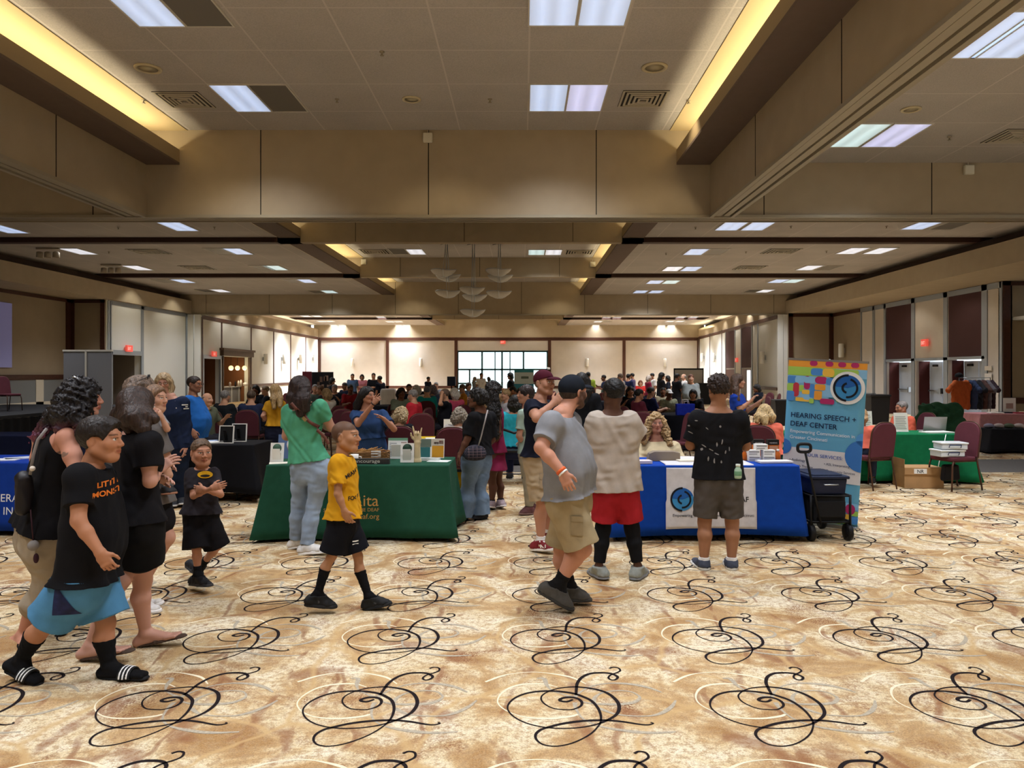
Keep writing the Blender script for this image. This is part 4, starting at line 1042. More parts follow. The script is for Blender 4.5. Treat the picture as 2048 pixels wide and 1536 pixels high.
# left middle wall: panels, exit doorway, pockets
X2 = -16.2
q = MB()
def lp(px): return Vector((X2, DatX(px, X2)))
ylo, yhi = lp(222).y, YF0
zd2 = ZatD(708, lp(252).y)
q.cur = 0
plane_panel(q, lp(213), lp(223), 0, ZH, .3); plane_panel(q, lp(223), lp(283), zd2, ZH, .3); plane_panel(q, lp(283), Vector((X2, YF0)), 0, ZH, .3)
struct(q.build('wall_left_middle', M_white))
q = MB()
for px, w in ((217.5, .10), (220.5, .06), (284, .10), (373, .12)):
  plane_panel(q, lp(px)+e-Vector((0, w)), lp(px)+e+Vector((0, w)), 0, ZH-.02, .04)
plane_panel(q, lp(223)+e, lp(373)+e, ZH-.16, ZH-.01, .04); plane_panel(q, lp(223)+e*2, lp(284)+e*2, zd2-.05, zd2+.14, .08)
plane_panel(q, lp(223)+e, lp(224.4)+e, 0, zd2, .1)
struct(q.build('trim_13', M_alu))
q = MB()
for a, b in ((375, 386.5), (388, 400.5)):
  plane_panel(q, Vector((XatD(a, YF0-.2), YF0-.2)), Vector((XatD(b, YF0-.2), YF0-.2)), 0, ZH-.05, .08)
struct(q.build('door_2', M_white))
q = MB(); q.box(-19.5, -16.5, lp(283).y+.02, lp(283).y+.15, 0, 3.2); q.box(-19.5, -16.5, lp(223).y-.15, lp(223).y-.02, 0, 3.2); q.box(-19.6, -19.5, lp(223).y-.15, lp(283).y+.15, 0, 3.2); q.box(-19.6, -16.5, lp(223).y-.15, lp(283).y+.15, 3.2, 3.3)
struct(q.build('wall_left_doorway', mat('doorway_paint', '#7d746a', .9)))
# left alcove behind the stage
YA = lp(210).y; X3 = -17.55
q = MB(); q.cur = 0
q.box(X3, X2-.02, YA, YA+.2, 0, ZH); q.box(X3-.2, X3, 14.3, YA+.2, 0, ZH)
q.cur = 1
q.box(X2-.16, X2, YA-.05, YA, 0, ZH-.02); q.box(X3, X3+.17, YA-.05, YA, 0, ZH-.02); q.box(X3, X2, YA-.05, YA, ZH-.14, ZH-.02); q.box(X3, X3+.05, 14.3, YA, ZH-.14, ZH-.02); q.box(X3, X3+.05, YA-.3, YA-.05, 0, ZH-.02)
q.box(X3, X3+.06, 14.3, YA, 1.42, 1.60)
q.cur = 2; q.box(X3, X3+.04, 14.3, YA-.1, .3, 1.42)
q.cur = 3
for k in range(6):
  y = 27.9-k*2.45
  q.box(X3, X3+.055, y-.22, y+.22, .3, 1.42)
q.box(X3, X3+.055, 14.3, YA-.1, .3, .62)
struct(q.build('wall_left', [M_alc, M_wood, mat('dado_grey', '#7b7d7c', .9), mat('dado_cream', '#cfc6b2', .8)]))
# right far wall
RA, RB = Vector((12.45, YF1)), Vector((14.0, YB))
q = MB(); q.cur = 0
plane_panel(q, RB, RA, 0, ZH, .3)
e2 = Vector((-.03, 0)); q.cur = 1; dr = (RA-RB).normalized()
for px, w in ((1420, .05), (1444, .05), (1399, .12)):
  p = on(RA, RB, px); plane_panel(q, p-dr*w+e2, p+dr*w+e2, 0, ZH, .04)
plane_panel(q, RB+e2, RA+e2, ZH-.22, ZH-.02, .04)
plane_panel(q, on(RA, RB, 1446)+e2, on(RA, RB, 1420)+e2, .8, .95, .04); plane_panel(q, on(RA, RB, 1556)+e2, on(RA, RB, 1520)+e2, .8, .95, .04)
zr = ZatD(736, on(RA, RB, 1470).y)
for a, b in ((1453, 1470), (1484, 1504)):
  q.cur = 2; plane_panel(q, on(RA, RB, a)+e2, on(RA, RB, b)+e2, zr, ZH-.24, .05)
  q.cur = 3; plane_panel(q, on(RA, RB, a)+e2, on(RA, RB, b)+e2, 0, zr-.08, .05)
q.cur = 4
for a in (1452, 1470.5, 1483, 1504.5, 1516): plane_panel(q, on(RA, RB, a)+e2*1.5-dr*.07, on(RA, RB, a)+e2*1.5+dr*.07, 0, ZH-.2, .05)
struct(q.build('wall_right_far', [M_white, M_wood, M_maroon, mat('door_dark_wood', '#4a1d18', .5), M_alu]))
p0, p1 = on(RA, RB, 1497), on(RA, RB, 1503)
q = MB(); plane_panel(q, p0+e2*3, p1+e2*3, .1, zr-.15, .03)
struct(q.build('window_2', mat('lit_door_glass', '#eef6f6', .3, emit='#eef8fa', estr=1.4)))
# pockets at the right end of the far header, then the right alcove
q = MB()
for a, b in ((1556, 1566.5), (1567.5, 1579)): plane_panel(q, Vector((XatD(a, YF0-.2), YF0-.2)), Vector((XatD(b, YF0-.2), YF0-.2)), 0, ZH-.05, .08)
struct(q.build('door_3', M_white))
XA = 14.9; YE = DatX(2005, XA)
q = MB(); q.cur = 0
q.box(12.75, XA, YF0-.3, YF0-.1, 0, ZH); q.box(XA, 18.0, YE, YE+.2, 0, ZH); q.box(17.6, 17.8, Y0, YE, 0, ZH)
q.cur = 1
q.box(12.75, 12.95, YF0-.36, YF0-.3, 0, ZH-.02); q.box(XA-.2, XA, YF0-.36, YF0-.3, 0, ZH-.02); q.box(12.75, XA, YF0-.36, YF0-.3, ZH-.17, ZH-.02)
q.box(XA, XA+.22, YE-.06, YE, 0, ZH-.02); q.box(XA, 18, YE-.06, YE, ZH-.14, ZH-.02); q.box(XA, 18, YE-.06, YE, .72, .9)
q.box(XA-.05, XA, DatX(1721, XA), YF0-.36, ZH-.17, ZH-.02)
struct(q.build('wall_right', [M_alc, M_wood]))
def rp(px): return Vector((XA, DatX(px, XA)))
q = MB(); zdr = ZatD(719, rp(1860).y)
q.cur = 0
plane_panel(q, Vector((XA, YF0-.3)), rp(1722), 0, ZH, .3)
q.cur = 1; plane_panel(q, rp(1722), rp(1772), 0, ZH, .3); plane_panel(q, rp(1826), rp(1832), 0, ZH, .3); plane_panel(q, rp(1890), rp(1897), 0, ZH, .3); plane_panel(q, rp(1966), rp(2005), 0, ZH, .3)
plane_panel(q, rp(1832), rp(1890), zdr, ZH, .3)
q.cur = 2; plane_panel(q, rp(1772), rp(1826), zdr, ZH, .3); plane_panel(q, rp(1897), rp(1966), zdr, ZH, .3)
q.cur = 3
for px, w in ((1723, .06), (1748, .10), (1770.5, .09), (1827, .13), (1892, .13), (1970, .15), (2003, .06)):
  plane_panel(q, rp(px)+e2+Vector((0, w)), rp(px)+e2-Vector((0, w)), 0, ZH-.02, .05)
plane_panel(q, rp(1724)+e2, rp(2004)+e2, ZH-.2, ZH-.02, .05); plane_panel(q, rp(1771)+e2, rp(1970)+e2, zdr-.04, zdr+.06, .06)
plane_panel(q, rp(1724)+e2, rp(1752)+e2, .62, .8, .05)
struct(q.build('wall_right_middle', [M_alc, M_cream, M_maroon, M_alu]))
# lobby beyond the right doors
q = MB(); q.box(18.5, 18.7, 22, 36, 0, 3.4); q.box(15.2, 18.7, 35.6, 35.8, 0, 3.4); q.box(15.2, 18.7, 24.0, 24.2, 0, 3.4); q.box(15.2, 18.7, 22, 36, 3.3, 3.4); q.box(15.2, 18.7, 24, 36, -.1, -.02)
struct(q.build('wall_lobby', mat('lobby_white', '#e6ecf2', .8)))
area_light('lobby_lamp', (17, 30, 3.2), (0, 0, 0), 2.2, 8, 420, (.86, .93, 1))
# walls behind and beside the photographer
q = MB(); q.box(-18.4, -18.2, Y0, 14.3, 0, 5.6); q.box(-18.4, 17.8, Y0-.2, Y0, 0, 6.2)
struct(q.build('wall_front', M_cream))
q = MB(); q.box(-18.2, -17.5, 14.28, 14.34, 0, ZH); struct(q.build('wall_left_return', M_cream))
# ---- ceiling fixtures -----------------------------------------------------
def diffuser_mat(name, col, strength):
  m = bpy.data.materials.new(name); m.use_nodes = True; nt = m.node_tree; b = nt.nodes['Principled BSDF']
  b.inputs['Base Color'].default_value = (*lin('#d8e0e6'), 1); b.inputs['Roughness'].default_value = .4
  N = nt.nodes.new; L = nt.links.new
  tc = N('ShaderNodeTexCoord'); sp = N('ShaderNodeSeparateXYZ'); L(tc.outputs['Object'], sp.inputs[0])
  # two tubes glow behind a prismatic lens
  a = N('ShaderNodeMath'); a.operation = 'ABSOLUTE'; L(sp.outputs[0], a.inputs[0])
  s = N('ShaderNodeMath'); s.operation = 'SUBTRACT'; L(a.outputs[0], s.inputs[0]); s.inputs[1].default_value = .13
  g = N('ShaderNodeMath'); g.operation = 'ABSOLUTE'; L(s.outputs[0], g.inputs[0])
  mr = N('ShaderNodeMapRange'); mr.inputs[1].default_value = 0; mr.inputs[2].default_value = .15; mr.inputs[3].default_value = 1.18; mr.inputs[4].default_value = .72
  L(g.outputs[0], mr.inputs[0])
  w = N('ShaderNodeTexWave'); w.inputs['Scale'].default_value = 14; w.inputs['Distortion'].default_value = 0; L(tc.outputs['Object'], w.inputs['Vector'])
  w2 = N('ShaderNodeMapRange'); w2.inputs[3].default_value = .9; w2.inputs[4].default_value = 1.06; L(w.outputs[1], w2.inputs[0])
  x = N('ShaderNodeMath'); x.operation = 'MULTIPLY'; L(mr.outputs[0], x.inputs[0]); L(w2.outputs[0], x.inputs[1])
  y = N('ShaderNodeMath'); y.operation = 'MULTIPLY'; L(x.outputs[0], y.inputs[0]); y.inputs[1].default_value = strength
  L(y.outputs[0], b.inputs['Emission Strength']); b.inputs['Emission Color'].default_value = (*lin(col), 1)
  return m
M_on = {'b': diffuser_mat('diffuser_cool', '#c2d8ff', K_FIX), 'v': diffuser_mat('diffuser_violet', '#d0d2ff', K_FIX), 'w': diffuser_mat('diffuser_white', '#f6f6ff', K_FIX), 'g': diffuser_mat('diffuser_green', '#cfeef0', K_FIX)}
M_off = mat('diffuser_off', '#6e6a64', .5); M_half = mat('diffuser_blank', '#8f8b84', .4, bump=.6, bscale=30)
M_ffr = mat('fixture_frame', '#cfccc2', .5)
protoF = {}; LAMPS = {}
def fixture(x, y, z, state, label, group=None):
  if state not in protoF:
    t = thing('ceiling_light', label, 'ceiling light', (x, y, z), 0, group)
    q = MB()
    for (a, b, c_, d) in ((-.305, -.285, -.61, .61), (.285, .305, -.61, .61), (-.285, .285, -.61, -.59), (-.285, .285, .59, .61)): q.box(a, b, c_, d, -.022, .0)
    q.build('frame', M_ffr, t)
    MB().box(-.285, .285, -.59, .59, -.014, -.004).build('diffuser', M_on.get(state) or (M_off if state == 'o' else M_half), t)
    protoF[state] = t
  else:
    t = copy_tree(protoF[state]); t.location = (x, y, z); t['label'] = label
    if group: t['group'] = group
    elif 'group' in t: del t['group']
  if state in M_on:      # the tubes' light leaves the prismatic lens in a downward cone
    zone = 3 if y < 7.5 else 0 if y < 14 else 1 if y < 38 else 2
    if zone not in LAMPS:
      l = bpy.data.lights.new('panel_lamp', 'AREA'); l.shape = 'RECTANGLE'; l.size = .54; l.size_y = 1.15
      l.energy = K_LAMP[zone]; l.color = (.94, .97, 1.05); l.spread = math.radians(112); LAMPS[zone] = l
    lo = bpy.data.objects.new('panel_lamp', LAMPS[zone]); COL.objects.link(lo); lo.parent = t; lo.location = (0, 0, -.03)
  return t
nmst = {'b': 'lit bluish', 'v': 'lit violet tinted', 'w': 'lit white', 'g': 'lit pale green', 'o': 'dark unlit', 'h': 'unlit frosted'}
FIX = [ # px, py, ceiling, state, where
  ('near central ceiling', ZC, [(278,5,'b'),(380,5,'o'),(483,196,'b'),(558,196,'o'),(1096,195,'b'),(1172,195,'v'),(1108,3,'b'),(1212,3,'b')]),
  ('near right side ceiling', ZS+.02, [(1960,70,'b'),(2052,70,'b'),(1712,270,'g'),(1790,270,'v')]),
  ('middle left ceiling before the first beam', ZS, [(8,457,'b'),(356,452,'b')]),
  ('middle left ceiling between the beams', ZS, [(157,502,'w'),(440,502,'h'),(475,502,'b'),(236,535,'h'),(275,535,'w'),(525,535,'h'),(551,535,'g')]),
  ('middle left ceiling past the second beam', ZS, [(330,561.5,'h'),(366,561.5,'b'),(413,581,'o'),(441,581,'w'),(587,561.5,'h'),(613,561.5,'b'),(633,583,'o'),(659,583,'g')]),
  ('middle right ceiling before the first beam', ZS, [(1463,451,'b'),(1516,451,'b'),(1846,449,'b'),(1905,449,'o')]),
  ('middle right ceiling between the beams', ZS, [(1392,503,'b'),(1432,503,'h'),(1705,501,'w'),(1760,501,'w'),(1345,537,'w'),(1382,537,'b'),(1619,535,'w'),(1657,535,'h')]),
  ('middle right ceiling past the second beam', ZS, [(1310,563.5,'b'),(1342,563.5,'g'),(1557,561.5,'b'),(1587,561.5,'g'),(1281,583,'b'),(1312,583,'b'),(1505,581.5,'o'),(1530,581.5,'w')]),
  ('middle central coffer', ZC, [(797,502,'o'),(832,503,'w'),(1073,504,'g'),(1107,504,'w')]),
  ('far left ceiling', ZS, [(612,632,'w'),(634,632,'w'),(643,642.5,'w'),(660,642.5,'w'),(668,650,'w'),(684,650,'w'),(762,634,'w'),(783,634,'h'),(780,643,'w'),(797,643,'w'),(798,650,'w'),(813,650,'w')]),
  ('far right ceiling', ZS, [(1212,635,'w'),(1233,635,'w'),(1196,643,'w'),(1214,643,'h'),(1191,650.5,'w'),(1207,650.5,'h'),(1362,634,'w'),(1387,634,'w'),(1340,642.5,'w'),(1360,642.5,'w'),(1322,650.5,'w'),(1341,650.5,'w')]),
  ]
for where, z, L_ in FIX:
  for st in set(s for _, _, s in L_):
    same = [(px, py) for px, py, s in L_ if s == st]
    same.sort(key=lambda a: (round(a[1]/9), a[0]))
    rows = sorted(set(round(a[1]/9) for a in same))
    for (px, py) in same:
      D = (z-EYE)*F/(VY-py)
      row = [a for a in same if round(a[1]/9) == round(py/9)]; k = row.index((px, py))
      lab = '%s fluorescent panel, %s' % (nmst[st], where)
      if len(rows) > 1: lab += ', ' + ('nearest row' if rows.index(round(py/9)) == 0 else 'farthest row' if rows.index(round(py/9)) == len(rows)-1 else 'middle row')
      if len(row) > 1: lab += ', ' + (ORD[k+1] if len(row) > 2 else ('left' if k == 0 else 'right')) + (' from left' if len(row) > 2 else ' one')
      fixture(XatD(px, D), D, z, st, lab)
# the rest of the near section's lighting grid, over and behind the photographer
for j, y in enumerate((8.62, 4.9, 1.3, -2.4, -6.0)):
  for i, x in enumerate((-4.42, .7)):
    if y > 8: continue
    fixture(x, y, ZC, 'b', 'lit bluish fluorescent panel overhead, in the near central ceiling above the open carpet', 'overhead panels of the near section')
  for i, x in enumerate((-11.9, 7.4, 12.3)):
    if y > 6: continue
    fixture(x, y, ZS+.02, 'b', 'lit bluish fluorescent panel overhead, in the near side ceilings above the open carpet', 'overhead panels of the near side sections')
# ================================================================== furniture and displays
M_chair = mat('maroon_upholstery', '#5c2a34', .8, bump=.3, bscale=250, var=.1)
M_cfr = mat('bronze_tube', '#5a4034', .4, .5)
M_blk = mat('black_plastic', '#151517', .5); M_steel = mat('brushed_steel', '#b4b8bc', .3, .9)
M_paper = mat('white_paper', '#f1efe9', .8); M_card = mat('brown_cardboard', '#b08a5e', .85, var=.1)
def rr_prism(w, h, r, n=6, bottom_square=False):
  """rounded rectangle outline in x-z, base at z = 0"""
  pts = []
  for (cx, cz, a0) in ((w/2-r, h-r, 0), (-w/2+r, h-r, 90), (-w/2+r, r, 180), (w/2-r, r, 270)):
    rr = .02 if (bottom_square and a0 >= 180) else r
    if rr != r: cx = math.copysign(w/2-rr, cx); cz = rr
    for i in range(n+1):
      a = math.radians(a0+90*i/n); pts.append((cx+rr*math.cos(a), cz+rr*math.sin(a)))
  return pts
def build_chair(label):
  t = thing('banquet_chair', label, 'chair')
  # local: sitter faces +y
  q = MB(); pts = rr_prism(.44, .45, .07); q.prism([(x, y-.22, .43) for x, y in pts], (0, 0, .055))
  s = q.build('seat', M_chair, t); bevel(s, .018, 3)
  q = MB(); pts = rr_prism(.43, .50, .17, 8, True); M = Matrix.Translation((0, -.215, .47)) @ Matrix.Rotation(math.radians(9), 4, 'X')
  q.prism([(x, -.03, z) for x, z in pts], (0, .055, 0), M); s = q.build('backrest', M_chair, t); bevel(s, .016, 3)
  rim = [M @ Vector((x*1.015, -.005, z*1.01)) for x, z in pts]
  MB().tube(rim, .011, 6, closed=True).build('back_frame', M_cfr, t)
  for sx in (-1, 1):
    MB().tube([(sx*.20, .19, .43), (sx*.205, .215, .36), (sx*.215, .235, .01)], .0125, 6).build('leg', M_cfr, t)
    MB().tube([(sx*.20, -.215, .50), (sx*.205, -.22, .42), (sx*.215, -.30, .01)], .0125, 6).build('leg', M_cfr, t)
  MB().tube([(-.20, .19, .425), (.20, .19, .425), (.20, -.21, .425), (-.20, -.21, .425)], .011, 6, closed=True).build('seat_frame', M_cfr, t)
  return t
CHAIR0 = None
def chair(x, y, az, label, group=None):
  """az: heading of the sitter, degrees from +x"""
  global CHAIR0
  if CHAIR0 is None: CHAIR0 = build_chair(label); c = CHAIR0
  else: c = copy_tree(CHAIR0); c['label'] = label
  if group: c['group'] = group
  elif 'group' in c: del c['group']
  c.location = (x, y, 0); c.rotation_euler = (0, 0, math.radians(az-90)); return c
def cloth_table(name, label, cat, cx, cy, w, d, h, col, drop=None, rz=0, flare=.07, folds=9, amp=.012, seed=1, hem=.03, corner=.10, legs=True, m=None, group=None, tname='folding_table'):
  """folding table hidden by a floor-length cloth; the cloth is a thing of its own that lies on the table"""
  tb = thing(tname, 'folding table under the '+' '.join(label.split()[:12]), 'table', (cx, cy, 0), rz, group+' underneath' if group else None)
  q = MB().box(-w/2+.01, w/2-.01, -d/2+.01, d/2-.01, h-.035, h-.006); q.build('tabletop', mat('table_grey', '#8b8b8b', .6), tb)
  for sx in (-1, 1):
    q = MB().tube([(sx*(w/2-.22), -d/2+.1, h-.03), (sx*(w/2-.24), -d/2+.08, .02), (sx*(w/2-.24), d/2-.08, .02), (sx*(w/2-.22), d/2-.1, h-.03)], .014, 6); q.build('leg', M_blk, tb)
  g = random.Random(seed); n = 160; R = .03
  per = 2*(w+d); ph = [g.random()*6 for _ in range(6)]
  def base(s):
    s = (s % 1)*per
    if s < w: return (-w/2+s, -d/2, 0, -1, min(s, w-s))
    s -= w
    if s < d: return (w/2, -d/2+s, 1, 0, min(s, d-s))
    s -= d
    if s < w: return (w/2-s, d/2, 0, 1, min(s, w-s))
    s -= w; return (-w/2, d/2-s, -1, 0, min(s, d-s))
  # ring of perimeter samples with dense corners
  S_ = sorted(set([round(i/n, 5) for i in range(n)]+[round((b+e)/per % 1, 5) for b in (0, w, w+d, 2*w+d) for e in (-.12,-.08,-.05,-.025,-.01,.01,.025,.05,.08,.12)]))
  rows = [0, .02, .06, .14, .25, .4, .55, .7, .85, 1.0]; vs = []; fs = []; m_ = len(S_)
  for t in rows:
    for s in S_:
      x, y, nx, ny, cd = base(s); u = s*per
      cf = math.exp(-(cd/.16)**2)          # near a corner the skirt stands out in a cone fold
      f = amp*t*(math.sin(u*folds+ph[0]+1.4*math.sin(u*2.3+ph[1]))+.6*math.sin(u*folds*1.9+ph[2]))
      o = (flare*t**1.3+corner*cf*t**1.2+f)
      # blend corner normals
      dx, dy = x/(w/2), y/(d/2); vx, vy = nx, ny
      if cf > .02:
        kx, ky = math.copysign(1, x)*cf*.7, math.copysign(1, y)*cf*.7; vx, vy = nx*(1)+kx*(1-abs(nx)), ny*(1)+ky*(1-abs(ny))
      z = h+.004-(h-hem-.012*math.sin(u*1.7+ph[3])-.0*cf)*t if t > 0 else h+.004
      vs.append((x+vx*o, y+vy*o, z))
  for i in range(len(rows)-1):
    for k in range(m_):
      k2 = (k+1) % m_; fs.append((i*m_+k, (i+1)*m_+k, (i+1)*m_+k2, i*m_+k2))
  c = len(vs); vs.append((0, 0, h+.004))
  for k in range(m_): fs.append((k, (k+1) % m_, c))
  q = MB(); q.add(vs, fs, True)
  me = q.build(name, m or cloth('cloth_'+col.strip('#'), col, bump=.2), None); me.location = (cx, cy, 0); me.rotation_euler = (0, 0, rz)
  sd = me.modifiers.new('thick', 'SOLIDIFY'); sd.thickness = .004; sd.offset = 1
  for p in me.data.polygons:
    if p.vertices[-1] == c or p.index >= (len(rows)-1)*m_: p.use_smooth = False
  tag(me, label, cat, group); return me, tb
# ---- green table of the school ------------------------------------------------
GD = 7.600
def gx(px, D=GD): return XatD(px, D)
GW = XatD(897, 7.700)-XatD(533, 7.700)
gt, gtb = cloth_table('tablecloth', 'dark green cloth with gold lettering on the table beside the boy in yellow', 'tablecloth', (XatD(533, 7.700)+XatD(897, 7.700))/2, 8.080, GW, .76, .745, '#22503d', flare=.04, folds=4, amp=.026, corner=.085, seed=3, hem=.035)
M_gold = mat('gold_print', '#c79a55', .7)
def face_text(s, size, px, py, D, m, par=None, name='lettering', align='LEFT', bold=0, xs=1, rz=0, off=0):
  p = P(px, py, D); return text_mesh(s, size, m, name, par, Matrix.Translation(p) @ Matrix.Rotation(rz, 4, 'Z'), align, bold, xscale=xs)
YF = 8.080-.38-.075
def on_cloth(o, par):
  par.data.update(); mw = par.matrix_world
  bpy.context.view_layer.update(); o.data.transform(par.matrix_world.inverted()); conform(o, [par], (0, 1, 0), .006, .08); o.parent = par
bpy.context.view_layer.update()
for s_, sz, px, py, al in (('St. Rita', .165, 751, 1018, 'RIGHT'), ('SCHOOL FOR THE DEAF', .050, 752, 1029, 'RIGHT'), ('srsdeaf.org', .072, 752, 1044, 'RIGHT')):
  o = face_text(s_, sz, px, py, YF-.1, M_gold, align=al); on_cloth(o, gt)
# things on the green table
ZT = .752
def stand_card(label, px, D, w, h, col, parts, rz=0, cat='sign', name='table_sign', lean=.18):
  x = XatD(px, D); t = thing(name, label, cat, (x, D, ZT), rz)
  M = Matrix.Rotation(-lean, 4, 'X')
  q = MB().box(-w/2, w/2, 0, .004, 0, h, M); q.build('sheet', mat('sheet_'+col.strip('#'), col, .7), t)
  q = MB().box(-w/2*.6, w/2*.6, .01, .014, 0, h*.7, Matrix.Rotation(.25, 4, 'X')); q.build('easel_back', M_paper, t)
  for (x0, x1, z0, z1, c) in parts:
    q = MB().box(-w/2+x0*w, -w/2+x1*w, -.0012, 0, z0*h, z1*h, M); q.build('printed_block', mat('print_'+c.strip('#'), c, .7), t)
  return t
def lines(x0, x1, z0, z1, n, c='#8a8f96'):
  return [(x0, x1-(.08*(i % 3)), z0+(z1-z0)*i/n, z0+(z1-z0)*(i+.45)/n, c) for i in range(n)]
def round_badge(t, x, z, r, c, lean=.18):
  M = Matrix.Rotation(-lean, 4, 'X') @ Matrix.Translation((x, -.003, z)) @ Matrix.Rotation(PI/2, 4, 'X')
  MB().lathe([(r, 0), (r, .003)], 24, M=M).build('badge', mat('print_'+c.strip('#'), c, .7), t)
a = stand_card('white card with round green badge at the left end of the green table', 553, 7.970, .14, .20, '#f2f1ec', [(.2, .8, .18, .48, '#cfc9b4')]); round_badge(a, 0, .145, .045, '#3d5a48')
a = stand_card('white card with round green badge in front of the hand model on the green table', 814, 7.930, .14, .20, '#f2f1ec', [(.2, .8, .18, .50, '#8d8a80')]); round_badge(a, 0, .145, .048, '#23402f')
stand_card('tall printed notice with green header behind the small cards on the green table', 795, 8.270, .21, .225, '#e8ebe8', [(0, 1, .88, 1, '#6fa184'), (.66, .95, .60, .80, '#a98f88')]+lines(.08, .60, .12, .80, 9))
t = thing('brochure_display', 'photo display with teal and mustard panels at the right end of the green table', 'display', (XatD(858, 8.170), 8.170, ZT), -.1)
MB().box(-.16, .16, 0, .012, .02, .225, Matrix.Rotation(-.12, 4, 'X')).build('board', M_paper, t)
for (x0, x1, z0, z1, c) in ((-.155,.02,.14,.22,'#66756b'),(.02,.155,.155,.22,'#c9c2b4'),(-.155,.01,.03,.135,'#2f6b6e'),(.03,.155,.03,.15,'#c68f25'),(.05,.10,.165,.19,'#5a3f38'),(.105,.15,.17,.205,'#8a4a40')):
  MB().box(x0, x1, -.003, .0, z0, z1, Matrix.Rotation(-.12, 4, 'X')).build('printed_block', mat('print_'+c.strip('#'), c, .7), t)
MB().box(-.15, .13, -.10, -.02, .0, .03).build('card_tray', mat('clear_tray', '#dfe6e6', .2), t)
t = thing('banner_card', 'blue and white desk sign with round portrait behind the green t-shirt woman', 'sign', (XatD(581, 8.300), 8.300, ZT))
MB().box(-.14, .11, 0, .01, 0, .26, Matrix.Rotation(-.15, 4, 'X')).build('board', mat('desk_sign_blue', '#5f78a6', .7), t)
for (x, z, r, c) in ((.03,.15,.075,'#f0eef0'),(.0,.11,.035,'#b98a90'),(.0,.155,.02,'#6b4636')):
  MB().lathe([(r, 0), (r, .004)], 20, M=Matrix.Rotation(-.15, 4, 'X') @ Matrix.Translation((x, -.004, z)) @ Matrix.Rotation(PI/2, 4, 'X')).build('portrait', mat('print_'+c.strip('#'), c, .7), t)
# hand model making a sign
S = Field(np.array([-.14,-.08,0]), np.array([.14,.08,.44]), .004)
S.rc((0,0,.0), (0,0,.20), .034, .029, .02); S.rc((0,0,.0), (0,0,.012), .045, .040, .01); S.cut((0,0,.0), (0,0,-1))
add_hand(S, (0,0,.21), (0,0,1), (0,-1,0), (-1,0,.1), 1.05, fingers=[.02,1.55,1.55,.02], spread=.22)
hm = S.mesh('hand_model', mat('cream_plaster', '#d8c49a', .5), None); hm.location = (XatD(835, 7.970), 7.970, ZT)
tag(hm, 'cream hand model with index and little finger raised on the green table', 'hand model')
# basket tray, box and cup
t = thing('wicker_basket', 'long brown wicker basket with white card on the green table', 'basket', (XatD(735, 8.100), 8.100, ZT))
q = MB()
for k in range(6):
  z = .01+.017*k; pts = [(.22*math.copysign(abs(math.cos(a))**.3, math.cos(a)), .11*math.copysign(abs(math.sin(a))**.3, math.sin(a)), z+.004*math.sin(a*14+k*PI)) for a in [2*PI*i/48 for i in range(48)]]
  q.tube(pts, .009, 5, closed=True)
q.box(-.21, .21, -.10, .10, 0, .012); q.build('weave', mat('wicker', '#8b6238', .8, var=.3, vscale=40), t)
q = MB()
for i in range(22):
  g = random.Random(i); x0, y0 = g.uniform(-.2, .05), g.uniform(-.08, .08); q.tube([(x0, y0, .09), (x0+g.uniform(.05,.16), y0+g.uniform(-.05,.05), .10+g.uniform(0,.05))], .004, 4)
q.build('raffia', mat('raffia_straw', '#c79a5c', .8), t)
MB().box(.06, .16, -.115, -.110, .05, .115).build('card', M_paper, t)
t = thing('word_block', 'dark wooden block sign reading encourage on the green table', 'sign', (XatD(740, 7.810), 7.810, ZT))
bevel(MB().box(-.20, .20, -.03, .03, 0, .055).build('block', mat('dark_slate', '#34322f', .7), t), .004)
text_mesh('encourage', .05, mat('chalk_letters', '#c9c5ba', .8), 'lettering', t, Matrix.Translation((-.155, -.0315, .016)), bold=.01, xscale=1.25)
t = thing('cup', 'white mug beside the wicker basket on the green table', 'mug', (XatD(709, 7.880), 7.880, ZT)); MB().lathe([(.038,0),(.042,.09),(.036,.09),(.033,.01),(0,.01)], 20).build('cup_body', M_paper, t)
q = MB(); q.tube([(.04, 0, .07), (.068, 0, .065), (.07, 0, .035), (.04, 0, .02)], .006, 6); q.build('handle', M_paper, t)
for k, (px, D, c, l) in enumerate(((561, 7.880, '#e7e2d0', 'cream leaflet lying at the left end of the green table'), (878, 8.050, '#eef2ee', 'white leaflet lying at the right end of the green table'))):
  o = MB().box(-.11, .11, -.08, .08, 0, .004).build('leaflet', mat('leaflet_'+c.strip('#'), c, .8)); o.location = (XatD(px, D), D, ZT+.0); o.rotation_euler = (0, 0, .3-k*.5); tag(o, l, 'leaflet')
# ---- blue table of the hearing center -------------------------------------------
BC = (XatD(1225, 7.68)+XatD(1598, 7.68))/2
bt, btb = cloth_table('tablecloth', 'royal blue cloth on the table in front of the man in black t-shirt', 'tablecloth', BC, 8.05, XatD(1598, 7.68)-XatD(1225, 7.68), .76, .745, '#1143a6', flare=.02, folds=5, amp=.014, corner=.045, seed=5, hem=.05)
bpy.context.view_layer.update()
rx0, rx1 = XatD(1333, 7.650), XatD(1511, 7.650)
# white runner over the top and down the front
RP = [(8.470, .756), (8.250, .757), (7.950, .757), (7.720, .757), (7.705, .745), (7.685, .70), (7.665, .60), (7.650, .45), (7.643, .30), (7.640, .125)]
q = MB(); q.grid(lambda u, v: (rx0+(rx1-rx0)*u-(.01 if v > .8 else 0)*(1-2*u), np.interp(v*9, range(10), [p[0] for p in RP])-.006+.003*math.sin(u*9+v*5), np.interp(v*9, range(10), [p[1] for p in RP])+(.012*math.sin(u*PI) if v > .99 else 0)), 24, 46)
rn = q.build('table_runner', cloth('runner_white', '#d9d8dc', bump=.2)); rn.modifiers.new('thick', 'SOLIDIFY').thickness = .003
